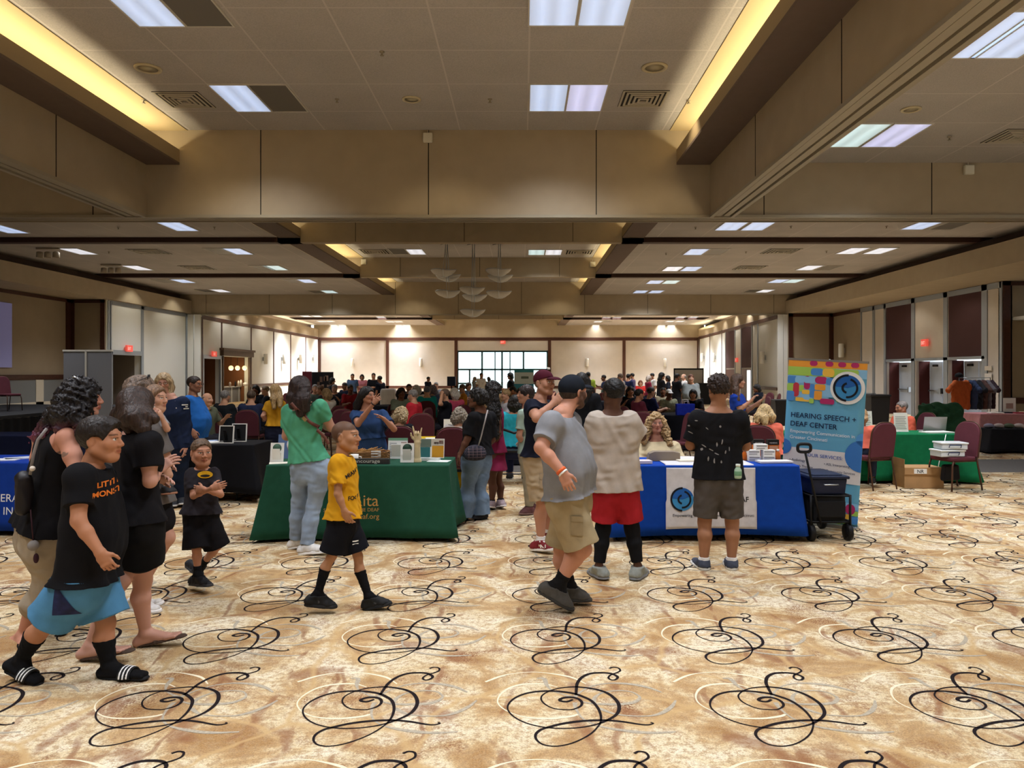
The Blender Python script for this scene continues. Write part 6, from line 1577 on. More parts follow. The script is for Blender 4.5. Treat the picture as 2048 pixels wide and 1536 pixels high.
def hung_shirt(label, x, c, rz, s=1.0):
  S = Field(np.array([-.42,-.14,-.8]), np.array([.42,.14,.06]), .014)
  S.sweep([(0,0,-.72),(0,0,-.3),(0,0,-.06)], [.19,.19,.15], [.05,.06,.045], [(1,0,0)]*3, 0, cap=(True,False)); S.rc((-.15,0,-.07), (-.34,0,-.26), .06, .065, .03); S.rc((.15,0,-.07), (.34,0,-.26), .06, .065, .03); S.ripple(.006, .1, abs(int(x*100))+9, [(1,0,.2)])
  o = S.mesh('hung_shirt', cloth('hung_'+c.strip('#'), c), None); ca, sa = math.cos(.5), math.sin(.5)
  o.location = (rk.location.x+x*ca, rk.location.y+x*sa, 1.5); o.rotation_euler = (0, 0, .5+rz); tag(o, label, 'shirt', 'shirts hanging on the chrome rack'); return o
hung_shirt('rust orange t-shirt at the front of the clothes rack', -.48, '#b0592d', -.35)
for k, (x, c, l) in enumerate(((-.15, '#33405e', 'navy shirt hanging behind the rust orange one'), (.08, '#2a2b30', 'black shirt in the middle of the clothes rack'), (.28, '#59413c', 'brown shirt on the clothes rack'), (.45, '#6d6a70', 'grey shirt on the clothes rack'), (.62, '#3a2c33', 'plum shirt at the far end of the clothes rack'))):
  hung_shirt(l, x, c, 1.25)
S = Field(np.array([-.13]*3), np.array([.13]*3), .008); S.ell((0,0,0), (.09,.11,.09)); S.cut((0,0,-.02), (0,0,-1)); S.rc((0,-.1,-.02), (0,-.16,-.03), .05, .03, .02, lat=(0,0,1), ls=.2)
o = S.mesh('baseball_hat', cloth('cap_black', '#141416'), None); o.location = (rk.location.x-.55*math.cos(.5), rk.location.y-.55*math.sin(.5), 1.588); tag(o, 'black cap perched on the post of the clothes rack', 'cap')
def bush_cloth():
  S = Field(np.array([-.75,-.45,0]), np.array([.75,.45,1.05]), .02); S.sweep([(0,0,.0),(0,0,.45),(.02,0,.95)], [.45,.40,.30], [.20,.20,.10], [(1,0,0)]*3, 0, cap=(True,False)); S.ripple(.03, .22, 5, [(1,0,.1),(1,.3,0)])
  return S.mesh('draped_display', cloth('drape_dark_green', '#25442c'), None)
o = bush_cloth(); o.location = (XatD(1885, 15.6), 15.7, 0); tag(o, 'display draped in dark green cloth behind the right green table', 'draped display')
# ---- waste bins and black boxes along the right wall
def bin_(px, D, w, h, l):
  t = thing('waste_bin', l, 'bin', (XatD(px, D), D, 0)); q = MB(); q.prism([(-w/2*.88,-w/2*.88,0),(w/2*.88,-w/2*.88,0),(w/2*.88,w/2*.88,0),(-w/2*.88,w/2*.88,0)], (0,0,h))
  for v in range(4, 8): x, y, z = q.v[v]; q.v[v] = (x/.88, y/.88, z)
  bevel(q.build('bin_body', M_blk, t), .02); bevel(MB().box(-w/2-.02,w/2+.02,-w/2-.02,w/2+.02,h-.04,h+.02).build('rim', M_blk, t), .01)
bin_(1753, 25.0, .62, .95, 'tall black waste bin left of the right-hand doors'); bin_(1567, 24.5, .75, .80, 'square black bin before the right wall, left of the banner')
bin_(1408, 41, .8, 1.1, 'black bin beside the projection screen')
t = thing('backpack', 'dark backpack on the floor beside the tall black bin', 'backpack', (XatD(1728, 24.5), 24.5, 0)); S = Field(np.array([-.3,-.25,0]), np.array([.3,.25,.65]), .02); S.ell((0,0,.25), (.22,.15,.25)); S.ell((0,-.12,.16), (.15,.08,.12)); S.cut((0,0,.0), (0,0,-1)); S.mesh('pack', cloth('pack_dark', '#2a2a2c'), t); MB().tube([(-.05,0,.49),(0,0,.56),(.05,0,.49)], .012, 6).build('handle', M_blk, t)
# projection screen at the far right, screen on the stage wall
t = thing('projection_screen', 'white tripod projection screen with black border near the back wall', 'screen', (XatD(1384, 43), 43, 0), 0)
w = XatD(1405, 43)-XatD(1349, 43); z0, z1 = ZatD(777, 43), ZatD(739.5, 43); x0 = -w*.62
MB().box(x0, x0+w, 0, .02, z0, z1).build('screen_sheet', mat('screen_white', '#eceae8', .8), t)
q = MB()
for (a, b, c_, d_) in ((x0-.05,x0,z0,z1),(x0+w,x0+w+.05,z0,z1),(x0-.05,x0+w+.05,z1,z1+.08),(x0-.05,x0+w+.05,z0-.08,z0)): q.box(a, b, -.03, .05, c_, d_)
q.build('border', M_blk, t); MB().tube([(x0+w/2,.06,.1),(x0+w/2,.06,z1)], .02, 6).build('pole', M_blk, t)
for a in (30, 150, 270): MB().tube([(x0+w/2,.06,.5),(x0+w/2+.6*math.cos(math.radians(a)),.06+.6*math.sin(math.radians(a)),.02)], .015, 6).build('leg', M_blk, t)
lp_ = thing('projection_wall_screen', 'bluish lit projection image on the wall above the stage', 'screen', (X3+.03, 25.6, 0)); MB().box(0,.02,-1.9,.78,ZatD(735, 26.2),ZatD(606, 26.2)).build('image', mat('projected_image', '#8a8aa8', .8, emit='#8a86c0', estr=.16), lp_)
# ================================================================== the people nearest the camera
FEM = [(-.12,.082,.086,0),(0,.092,.098,-.005),(.20,.070,.088,0),(.40,.056,.080,.004),(.64,.072,.098,.022),(.82,.078,.086,.006),(.95,.050,.064,-.005),(1.03,.016,.048,0)]
HEAVY = [(-.12,.095,.105,0),(0,.105,.125,.01),(.22,.10,.150,.045),(.42,.095,.150,.050),(.66,.095,.125,.02),(.84,.092,.105,.0),(.95,.058,.075,-.008),(1.03,.020,.056,0)]
HEAVYF = [(-.12,.105,.110,0),(0,.115,.120,0),(.22,.100,.118,.015),(.42,.090,.112,.02),(.64,.092,.122,.035),(.82,.088,.098,.006),(.95,.055,.070,-.005),(1.03,.018,.052,0)]
KID = [(-.12,.070,.085,0),(0,.078,.098,0),(.22,.074,.098,.008),(.42,.070,.096,.008),(.66,.078,.098,.006),(.84,.080,.090,.002),(.95,.052,.066,0),(1.03,.018,.050,0)]
BLACK = '#17171a'
# --- man in a grey t-shirt walking across the carpet
person('grey_tee', 'bearded man in grey t-shirt, khaki cargo shorts and dark cap, striding past', 5.46,
  dict(hd=(1146,785,.1), ck=(1122,832), ch=(1126,905), pl=(1136,982), sa=(1103,848,-.2), sb=(1138,846,.19), ea=(1082,895,-.30), wa=(1126,946,-.36), fa=(1141,985,-.38), eb=(1146,905,.36), wb=(1166,952,.33),
  ha=(1127,1000,-.08), hb=(1147,1000,.1), ka=(1166,1098,-.10), aa=(1119,1166,-.06), ta=(1147,1216,-.09), la=(1090,1178,-.04), kb=(1124,1096,.14), ab=(1139,1172,.12), tb=(1181,1196,.10), lb=(1124,1190,.12)),
  (42, -2), 1.03, .0045, '#c48e76', [(-.12,.09,.10,0),(0,.095,.110,.01),(.22,.09,.124,.036),(.42,.088,.122,.034),(.66,.092,.112,.015),(.84,.092,.100,-.005),(.95,.058,.075,-.01),(1.03,.020,.056,0)], arm=1.15, leg=1.12, head=1.0, bodyaz=8, fathead=1.06, seed=4,
  top=dict(c='#8b8d92', hem=-.06, ease=.022, sleeve=.72, sease=.022, fold=.010, belly=.015, neckr=.072, rip=.003, wl=.11),
  bottom=dict(name='cargo_shorts', c='#a79674', end=.93, ease=.026, flare=.022, rip=.0045, wl=.09, waist=.14), shoes=dict(c='#4d4b47', sole='#35332f', st=.02, collar=.05),
  socks=dict(c='#18181a', h=.26), hair=dict(kind='cap', c='#1b2029', under='#2c211b', low=.012, tilt=.40), facekw=dict(beard='#2a1d17', beard_len=.85), hands=dict(a=dict(pn=(.1,1,0), tn=(1,0,.4), curl=.7)))
# --- young man in a tan t-shirt and red shorts
person('tan_tee', 'young man in beige t-shirt, red shorts and black leggings, back turned', 6.25,
  dict(hd=(1226,787), ck=(1224,822), pl=(1231,968), sa=(1193,842), sb=(1259,842), ea=(1183,902,.02), wa=(1197,900,.27), eb=(1284,874,.06), wb=(1258,862,.30),
  ha=(1213,980), hb=(1251,980), ka=(1206,1057,.02), aa=(1198,1132), ta=(1181,1143,.23), la=(1207,1149,-.02), kb=(1264,1057,.02), ab=(1275,1131), tb=(1290,1143,.23), lb=(1270,1150,-.03)),
  (112, -3), .98, .005, '#5d4033', [(a, b*.92, c_*.92, d) for a, b, c_, d in ADULT], arm=.88, leg=.86, bodyaz=95, seed=6,
  top=dict(c='#b8ada1', collar=.93, hem=-.09, ease=.034, sleeve=.85, sease=.03, fold=.008, wide=.02, rip=.003, wl=.13),
  bottom=dict(name='shorts', c='#a9252c', end=.80, ease=.026, flare=.026, fold=.01, wl=.10, waist=.10), leggings=dict(name='leggings', c='#17181c', end=1.90, ease=.010, rip=.001, waist=-.1), shoes=dict(c='#8f938c', sole='#8b9098', accent='#d3e35a', st=.026),
  hair=dict(kind='short', c='#0f0d0d', vol=1.3, rough=.8, hairline=.065), hands=dict(a=dict(pn=(0,0,1)), b=dict(pn=(0,0,1))))
# --- man in a splattered black t-shirt
person('black_tee', 'man in bleach-speckled black t-shirt and cuffed grey shorts facing the blue table', 6.6,
  dict(hd=(1437,779), ck=(1437,816), pl=(1437,950), sa=(1396,840), sb=(1479,840), ea=(1381,890,.05), wa=(1399,880,.31), eb=(1491,892,.05), wb=(1474,880,.31),
  ha=(1416,965), hb=(1459,965), ka=(1409,1044,.02), aa=(1408,1122), ta=(1388,1131,.22), la=(1409,1133,-.03), kb=(1464,1044,.02), ab=(1463,1122), tb=(1455,1130,.24), lb=(1464,1133,-.03)),
  (90, -6), 1.0, .005, '#a5765a', ADULT, arm=1.12, leg=1.08, bodyaz=90, seed=8,
  top=dict(c=BLACK, collar=.93, hem=-.05, ease=.020, sleeve=.80, sease=.024, fold=.006, wide=.012, mat=None), bottom=dict(name='shorts', c='#56514d', end=.86, ease=.018, flare=.006, waist=.12, wl=.07),
  shoes=dict(c='#3c4150', sole='#dcdad4', st=.024, collar=.045), socks=dict(c='#e6e4e0', h=.10),
  hair=dict(kind='short', c='#2e221d', vol=2.2, tall=1.15, rough=2.6, hairline=.06, nape=-.04), hands=dict(a=dict(pn=(0,0,1)), b=dict(pn=(0,0,1))))
# --- boy in a yellow t-shirt
person('yellow_boy', 'boy with buzzed hair in yellow t-shirt and black shorts walking right, hand in pocket', 5.43,
  dict(hd=(691,873), ck=(684,910), pl=(687,1030), sa=(677,925,-.135), sb=(690,925,.135), ea=(676,988,-.195), wa=(689,1022,-.19), fa=(697,1042,-.17), eb=(690,986,.15), wb=(704,1022,.13),
  ha=(682,1043,-.065), hb=(691,1043,.065), ka=(664,1112,-.06), aa=(636,1186,-.05), ta=(672,1211,-.06), la=(619,1203,-.05), kb=(716,1112,.06), ab=(737,1192,.03), tb=(781,1204,.02), lb=(733,1212,.03)),
  (-6, 0), .78, .004, '#b0805f', KID, arm=.86, leg=.80, head=1.22, bodyaz=-5, child=True, seed=9,
  top=dict(c='#d69c1c', hem=-.02, ease=.026, sleeve=.70, sease=.030, fold=.010, rip=.003, wl=.08), bottom=dict(name='shorts', c='#14151b', end=.86, ease=.034, flare=.038, waist=.12),
  shoes=dict(c='#151515', sole='#1b1b1b', st=.028, size=1.06, accent='#3a3a3a'), socks=dict(c='#121214', h=.62), facekw=dict(buzz=('#3a2c25', .80), hairline=.050), hands=dict(a=dict(pn=(.2,1,0), tn=(1,0,0), curl=.5)))
# --- small boy in a charcoal t-shirt
person('charcoal_boy', 'small boy in charcoal t-shirt with yellow chest emblem and black shorts, arms folded', 5.98,
  dict(hd=(403,906), ck=(404,936), pl=(402,1026), sa=(383,948,-.02), sb=(428,946,.02), ea=(387,992,-.10), wa=(424,976,-.25), eb=(441,989,-.10), wb=(407,978,-.22), fa=(440,972,-.24), fb=(392,978,-.20),
  ha=(391,1036), hb=(414,1036), ka=(393,1098,-.06), aa=(395,1146,-.05), ta=(421,1169,-.16), la=(386,1163,-.02), kb=(434,1093,.05), ab=(404,1130,.26), tb=(402,1147,.22), lb=(379,1128,.34)),
  (-52, 0), .68, .004, '#b98468', KID, arm=.92, leg=.92, head=1.33, bodyaz=-70, child=True, seed=11,
  top=dict(c='#2e2b30', hem=.0, ease=.012, sleeve=.72, sease=.018, fold=.002), bottom=dict(name='shorts', c='#17161a', end=.98, ease=.030, flare=.062, waist=.14, rip=.004),
  shoes=dict(c='#1c1c1f', sole='#3a3a3c', st=.028, size=1.1), socks=dict(c='#18181a', h=.30), facekw=dict(buzz=('#5a4433', .55), hairline=.054),
  hair=dict(kind='short', c='#5f4a37', vol=.6, hairline=.062, nape=.03), hands=dict(a=dict(pn=(0,1,0), tn=(0,0,1), curl=.35), b=dict(pn=(0,1,0), tn=(0,0,1), curl=.35)))
# --- boy with the orange lettering
person('letter_boy', 'boy in black t-shirt with orange lettering, blue shorts and striped slides walking right', 4.2,
  dict(hd=(202,880), ck=(184,930), pl=(172,1140), ch=(180,1040), sa=(160,956,-.17), sb=(200,955,.17), ea=(157,1042,-.25), wa=(201,1106,-.26), fa=(222,1142,-.25), eb=(214,1040,.20), wb=(226,1106,.18),
  ha=(160,1160,-.08), hb=(188,1160,.08), ka=(94,1248,-.05), aa=(43,1318,.0), ta=(76,1362,-.05), la=(20,1330,.0), kb=(212,1246,.06), ab=(218,1332,.04), tb=(286,1350,.0), lb=(206,1345,.04)),
  (4, -2), .86, .004, '#b57f60', [(-.12,.085,.115,0),(0,.092,.130,.01),(.22,.085,.148,.03),(.42,.082,.145,.03),(.66,.086,.120,.012),(.84,.086,.100,.0),(.95,.056,.072,0),(1.03,.02,.054,0)], arm=1.12, leg=1.08, head=1.21, bodyaz=4, child=True, fathead=1.08, seed=13,
  top=dict(c='#131316', hem=-.08, ease=.032, sleeve=.66, sease=.028, fold=.010, wl=.12), bottom=dict(name='shorts', c='#4f86ae', end=.86, ease=.036, flare=.040, waist=.10, wl=.1),
  shoes=dict(kind='sandal', strap='slide', c='#151517', size=1.12), socks=dict(c='#131315', h=.60, full=True), hair=dict(kind='short', c='#1f1713', vol=2.0, tall=.9, rough=.5, hairline=.048, nape=-.05), hands=dict(a=dict(pn=(-.2,1,0), tn=(1,0,0), curl=.8)))
# --- woman with the black and pink curls
def arm_tattoo(p, col, q, near):
  a = P(137, 905, 4.72); d = np.stack([p[:, 0]-a.x, p[:, 2]-a.z], 1)
  m = ((np.abs(d[:, 1]+.01*np.sin(d[:, 0]*60)) < .007) & (np.abs(d[:, 0]) < .062)) | ((d[:, 0]-.035)**2+(d[:, 1])**2 < .016**2)
  m = m & (p[:, 1] < 4.72); col[m] = col[m]*.35+np.array(lin('#5a6660'))*.35; return col
person('curly_woman', 'woman with long black curls tipped pink, in black tank top and khaki capris', 4.86,
  dict(hd=(166,797), ck=(128,852), pl=(86,1056), ch=(98,950), sa=(134,876,-.16), sb=(86,876,.22), ea=(156,948,-.24), wa=(205,990,-.12), eb=(70,955,.28), wb=(110,1010,.25),
  ha=(98,1075,-.08), hb=(82,1075,.10), ka=(94,1172,-.03), aa=(46,1270,.0), ta=(62,1285,-.10), la=(24,1284,.03), kb=(108,1165,.12), ab=(84,1270,.10), tb=(124,1284,.06), lb=(76,1283,.12)),
  (22, -2), .99, .0045, '#c58d76', HEAVYF, arm=1.12, leg=1.06, bodyaz=28, seed=15, facekw=dict(lips='#9a5048', extra=arm_tattoo),
  top=dict(name='tank_top', c='#141315', hem=.0, ease=.012, sleeve=0, neckr=.10, neckf=.02, armhole=.085, rip=.002),
  bottom=dict(name='capri_trousers', c='#a89b86', end=1.42, ease=.016, flare=.016, waist=.14, rip=.0035), shoes=dict(kind='sandal', strap='thong', c='#1b1818'),
  hair=dict(kind='curly', c='#171316', tip='#7d3a55', z0=P(0, 890, 4.86).z, z1=P(0, 840, 4.86).z, vol=1.05, bulk=.02, ends=[P(75, 876, 5.0), P(96, 866, 4.8), P(125, 858, 4.72), P(165, 862, 4.70)], er=[.055, .065, .065, .05], facer=.060))
# --- teenager with the brown bob
person('bob_teen', 'teenager with brown bob in black t-shirt, black shorts and brown flip-flops, hands at stomach', 4.62,
  dict(hd=(276,815), ck=(270,862), pl=(272,1034), sa=(296,888,-.13), sb=(248,886,.2), ea=(300,962,-.16), wa=(316,940,.03), fa=(338,924,.06), eb=(256,965,.25), wb=(312,958,.18),
  ha=(282,1055,-.07), hb=(262,1055,.09), ka=(286,1160,.05), aa=(291,1266,.10), ta=(362,1268,.12), la=(276,1284,.10), kb=(244,1158,-.08), ab=(180,1292,-.12), tb=(258,1297,-.16), lb=(164,1308,-.13)),
  (40, -4), .97, .0045, '#c69683', [(a, b*1.0, c_*1.05, d) for a, b, c_, d in FEM], arm=1.05, leg=1.02, bodyaz=18, seed=17,
  top=dict(c='#161518', hem=-.03, ease=.024, sleeve=.62, sease=.03, fold=.006), bottom=dict(name='shorts', c='#141416', end=.62, ease=.034, flare=.03, waist=.12),
  shoes=dict(kind='sandal', strap='thong', c='#4d3c31'), hair=dict(kind='bob', c='#33241d', vol=1.2, rough=.3, ends=[P(242, 850, 4.72), P(262, 858, 4.55), P(288, 858, 4.48), P(309, 838, 4.52)], er=[.05, .055, .055, .04], facer=.055), hands=dict(a=dict(pn=(-.2,.6,-.7), tn=(0,.3,1), curl=.4)))
# --- woman carrying a toddler
person('carrying_woman', 'woman with sunglasses pushed up in her streaked long hair, carrying a toddler', 5.45,
  dict(hd=(284,786), ck=(276,838), pl=(290,1000), sa=(306,862,-.14), sb=(258,862,.2), ea=(331,918,-.10), wa=(318,936,.16), eb=(270,930,.3), wb=(318,930,.3),
  ha=(300,1015,-.07), hb=(280,1015,.08), ka=(333,1075,-.05), aa=(272,1190,.0), ta=(318,1228,-.06), la=(262,1212,.02), kb=(284,1110,.1), ab=(282,1205,.12), tb=(326,1222,.14), lb=(268,1218,.12)),
  (18, 0), .98, .006, '#c79680', HEAVYF, arm=1.1, leg=1.1, bodyaz=10, seed=19, top=dict(c='#6c6866', hem=-.04, ease=.02, sleeve=.8, sease=.024), bottom=dict(name='shorts', c='#18171a', end=.42, ease=.02, flare=.02),
  shoes=dict(c='#e4e2de', sole='#f0eeea'), hair=dict(kind='long', c='#6d5b4c', vol=1.1, ends=[P(228, 870, 5.55), P(246, 866, 5.4), P(262, 860, 5.35)], er=[.05, .05, .05], facer=.058))
person('toddler', 'toddler in grey t-shirt held in the arms of the woman with sunglasses in her hair', 5.42,
  dict(hd=(311,798), ck=(316,828), pl=(316,922), sa=(318,838,-.09), sb=(318,838,.09), ea=(334,858,-.12), wa=(324,836,-.15), eb=(326,868,.12), wb=(316,850,.15),
  ha=(312,930,-.06), hb=(312,930,.06), ka=(334,940,-.14), aa=(333,972,-.14), ta=(350,984,-.17), la=(330,983,-.12), kb=(318,950,.16), ab=(318,980,.16), tb=(330,990,.18)),
  (-12, 0), .55, .005, '#c99a80', KID, arm=1.0, leg=.9, head=1.45, bodyaz=200, child=True, seed=21, feet=True, top=dict(c='#8f8f92', hem=.0, ease=.016, sleeve=.8), bottom=dict(name='shorts', c='#2a2a2e', end=.9, ease=.018),
  shoes=dict(c='#232326', sole='#9a6a50', size=1.15), hair=dict(kind='short', c='#7d6048', vol=1.3, hairline=.058, nape=-.06))
# --- woman in the green t-shirt
person('green_woman', 'woman with long dark hair in green t-shirt and light jeans at the green table', 7.2,
  dict(hd=(602,778), ck=(606,815), pl=(622,930), ch=(606,868), sa=(579,824,.05), sb=(641,815,-.05), ea=(573,872,.12), wa=(598,856,.36), eb=(662,855,.02), wb=(640,846,.28),
  ha=(602,945,.06), hb=(642,945,-.06), ka=(598,1006,.10), aa=(593,1080,.13), ta=(622,1086,.14), la=(584,1090,.14), kb=(628,1010,-.02), ab=(614,1092,-.08), tb=(655,1100,-.12), lb=(604,1101,-.08)),
  (68, 2), .98, .005, '#c0917a', [(a, b*1.06, c_*1.08, d) for a, b, c_, d in FEM], arm=1.1, leg=1.0, bodyaz=58, seed=23, top=dict(c='#55a481', hem=.07, ease=.012, sleeve=.62, sease=.012, fold=.004, rip=.004, wl=.085),
  bottom=dict(name='jeans', c='#97a9bf', end=1.97, ease=.008, flare=.014, waist=.16, rip=.0035, wl=.07, var=.3, vscale=7), shoes=dict(c='#dcdad5', sole='#efeeea', st=.03, collar=.05),
  hair=dict(kind='long', c='#2b1e1c', vol=1.15, ends=[P(585, 812, 7.12), P(600, 826, 7.07), P(612, 818, 7.08)], er=[.045, .055, .05], facer=.055))
# --- man in the maroon cap
person('maroon_cap', 'man in maroon cap, navy t-shirt and khaki cargo shorts, forearm raised, signing', 7.25,
  dict(hd=(1089,766), ck=(1079,803), pl=(1080,908), sa=(1064,815,-.14), sb=(1094,816,.18), ea=(1073,836,-.32), wa=(1107,806,-.22), fa=(1122,792,-.2), eb=(1108,850,.22), wb=(1125,812,.1), fb=(1120,795,.05),
  ha=(1074,925,-.07), hb=(1087,925,.09), ka=(1085,1005,-.08), aa=(1082,1082,-.05), ta=(1107,1097,-.15), la=(1070,1093,-.02), kb=(1096,1002,.10), ab=(1099,1066,.14), tb=(1116,1082,.06)),
  (-42, 0), 1.0, .005, '#c08d74', ADULT, arm=1.05, leg=1.05, bodyaz=0, seed=25, facekw=dict(beard='#8a6a55', beard_len=.25), top=dict(c='#171b2b', hem=-.02, ease=.016, sleeve=.55, sease=.02), bottom=dict(name='cargo_shorts', c='#b3a083', end=.92, ease=.03, flare=.02, waist=.13, rip=.004),
  shoes=dict(c='#7c2027', sole='#e2d9cc', accent='#d8c6a4', st=.026), socks=dict(c='#e0dcd6', h=.14), hair=dict(kind='cap', c='#511c2b', brim='#4a1a28', under='#6a5444'), hands=dict(a=dict(pn=(0,1,0), tn=(0,0,1), fingers=[.2,.9,1,1]), b=dict(pn=(0,1,0), tn=(0,0,1), curl=.6)))
# --- woman in the mint t-shirt behind him
person('mint_woman', 'young woman in pale mint t-shirt and khaki trousers behind the man in maroon cap', 9.15,
  dict(hd=(1051,789), ck=(1054,815), pl=(1058,902), sa=(1046,830,-.14), sb=(1066,828,.16), ea=(1038,872,-.18), wa=(1046,888,-.04), eb=(1066,870,.2), wb=(1050,880,.2),
  ha=(1054,912,-.07), hb=(1062,912,.08), ka=(1057,966,-.06), aa=(1058,1014,-.04), ta=(1040,1026,-.12), kb=(1062,964,.08), ab=(1064,1008,.1), tb=(1046,1020,.1)),
  (190, 0), .90, .006, '#bd8b72', FEM, bodyaz=190, seed=27, top=dict(c='#9fb3a5', hem=-.03, ease=.016, sleeve=.7), bottom=dict(name='trousers', c='#a39a84', end=1.95, ease=.014),
  shoes=dict(c='#6b4546', sole='#8a6a62'), hair=dict(kind='long', c='#2a1f1d', vol=1.0, ends=[P(1066, 830, 9.2)], er=[.05], facer=.062))
# --- two women left of the aisle
person('plaid_bag_woman', 'woman with braided updo in black t-shirt and flared jeans, beside the green table', 8.75,
  dict(hd=(953,797), ck=(962,822), pl=(953,912), sa=(948,836,-.16), sb=(980,834,.14), ea=(935,878,-.20), wa=(920,908,-.22), fa=(914,924,-.22), eb=(984,880,.18), wb=(965,900,.1),
  ha=(943,925,-.07), hb=(966,925,.09), ka=(935,980,-.04), aa=(926,1030,-.02), ta=(917,1038,-.14), kb=(958,980,.08), ab=(962,1028,.06), tb=(944,1034,-.02)),
  (186, 4), .93, .006, '#6b4634', HEAVYF, arm=1.08, leg=1.1, bodyaz=190, seed=29, top=dict(c='#18181b', hem=.06, ease=.014, sleeve=.85, sease=.02), bottom=dict(name='flared_jeans', c='#7388a0', end=2.02, ease=.012, flare=.060, var=.3, vscale=7),
  shoes=dict(c='#1a1a1c', sole='#222224'), hair=dict(kind='bob', c='#17120f', vol=1.1, rough=2.2, ends=[P(968, 795, 8.7), P(962, 786, 8.7)], er=[.055, .05], facer=.062), hands=dict(a=dict(pn=(1,0,0), tn=(-1,0,0), curl=.5)))
person('braids_woman', 'woman with waist-long dark braids in maroon dress behind the woman with plaid bag', 9.45,
  dict(hd=(984,782), ck=(990,812), pl=(990,900), sa=(994,826,-.15), sb=(976,826,.16), ea=(997,866,-.18), wa=(988,892,-.1), eb=(972,866,.2), wb=(970,890,.15),
  ha=(985,912,-.07), hb=(995,912,.08), ka=(984,962,-.05), aa=(983,1004,-.02), ta=(978,1012,-.14), kb=(996,962,.08), ab=(1001,1002,.06), tb=(1008,1010,-.05)),
  (150, 0), .93, .006, '#5b3a2b', FEM, arm=1.0, leg=1.0, bodyaz=150, seed=31, top=dict(name='dress_bodice', c='#7b2140', hem=-.04, ease=.014, sleeve=0, neckr=.09, armhole=.07), bottom=dict(kind='skirt', name='dress_skirt', c='#7b2140', hem=P(989, 938, 9.45), hw=.11, hr=.135, waist=.3),
  shoes=dict(c='#9c8a8e', sole='#d8d2d0'), socks=dict(c='#1a1a1c', h=.12), hair=dict(kind='long', c='#14100f', vol=1.15, rough=2, ends=[P(978, 862, 9.25), P(990, 872, 9.2), P(997, 858, 9.3)], er=[.05, .06, .05], facer=.056))
# --- woman in the blue dress behind the green table
person('blue_dress', 'woman in blue dress behind the green table, both hands raised in signing', 10.0,
  dict(hd=(735,791), ck=(733,819), pl=(742,905), sa=(711,830), sb=(765,830), ea=(716,848,-.22), wa=(748,806,-.32), fa=(762,791,-.33), eb=(788,858,-.16), wb=(768,838,-.32), fb=(754,828,-.36),
  ha=(731,918), hb=(754,918), ka=(730,970), aa=(730,1010), kb=(755,970), ab=(755,1010)),
  (-34, 0), .93, .006, '#b98469', HEAVYF, arm=1.05, bodyaz=-75, seed=33, feet=False, facekw=dict(lips='#8c4038'), top=dict(name='dress_bodice', c='#2d4670', hem=.32, ease=.016, sleeve=.62, sease=.022), bottom=dict(kind='skirt', name='dress_skirt', c='#2d4670', hem=P(745, 972, 10.0), hw=.17, hr=.18, waist=.40, fold=.02),
  hair=dict(kind='long', c='#15110f', vol=1.15, ends=[P(712, 828, 10.0), P(720, 836, 10.15)], er=[.05, .06], facer=.066), hands=dict(a=dict(pn=(0,1,0), tn=(0,0,1), fingers=[.1,.9,1,1]), b=dict(pn=(0,0,-1), tn=(0,1,.2), curl=.25, spread=.2)))
# --- seated woman behind the blue table
person('beige_woman', 'woman with long curly blonde hair in cream t-shirt seated behind the blue table', 9.2,
  dict(hd=(1312,846), ck=(1314,880), pl=(1318,948), sa=(1288,896), sb=(1347,896), ea=(1277,928,-.12), wa=(1282,920,-.42), fa=(1282,918,-.5), eb=(1362,926,-.10), wb=(1335,922,-.36), fb=(1322,920,-.40),
  ha=(1304,958), hb=(1334,958), ka=(1300,956,-.42), aa=(1300,1012,-.40), ta=(1300,1017,-.55), kb=(1338,956,-.42), ab=(1338,1012,-.40), tb=(1338,1017,-.55)),
  (-88, -4), .98, .005, '#c48e78', HEAVYF, arm=1.12, leg=1.0, bodyaz=-90, fathead=1.1, seed=35, top=dict(c='#d0c09c', hem=.0, ease=.022, sleeve=.92, sease=.03, fold=.008), bottom=dict(name='trousers', c='#2b2d36', end=1.95, ease=.014), shoes=dict(c='#2a2a2c'),
  hair=dict(kind='curly', c='#a3865c', vol=.90, bulk=.005, ends=[P(1288, 884, 9.1), P(1340, 888, 9.1), P(1296, 868, 9.15), P(1332, 868, 9.15)], er=[.045, .045, .04, .04], facer=.076), hands=dict(a=dict(pn=(0,0,-1), tn=(1,0,0), curl=.2), b=dict(pn=(0,0,-1), tn=(-1,0,0), curl=.2)))
# --- people a little farther
person('navy_woman', 'blonde woman with glasses in navy long-sleeved top beside the black table', 9.7,
  dict(hd=(327,766), ck=(342,796), pl=(352,890), sa=(331,808), sb=(366,806), ea=(328,852,.02), wa=(336,890,-.05), eb=(374,852,.02), wb=(372,892,-.05), ha=(343,903), hb=(362,903), ka=(344,956,-.03), aa=(346,1002), ta=(347,1010,-.2), kb=(362,956), ab=(364,998), tb=(366,1006,-.18)),
  (-72, -8), 1.0, .006, '#c08f7a', FEM, bodyaz=-75, seed=37, top=dict(name='sweatshirt', c='#1d2740', hem=-.08, ease=.02, sleeve=1.9, rip=.003), bottom=dict(name='trousers', c='#1b2437', end=1.95, ease=.012), shoes=dict(c='#2b2c30', sole='#b9b6b0'),
  hair=dict(kind='bob', c='#a58d6a', vol=1.3, ends=[P(314, 786, 9.7), P(341, 786, 9.7)], er=[.045, .045], facer=.064))
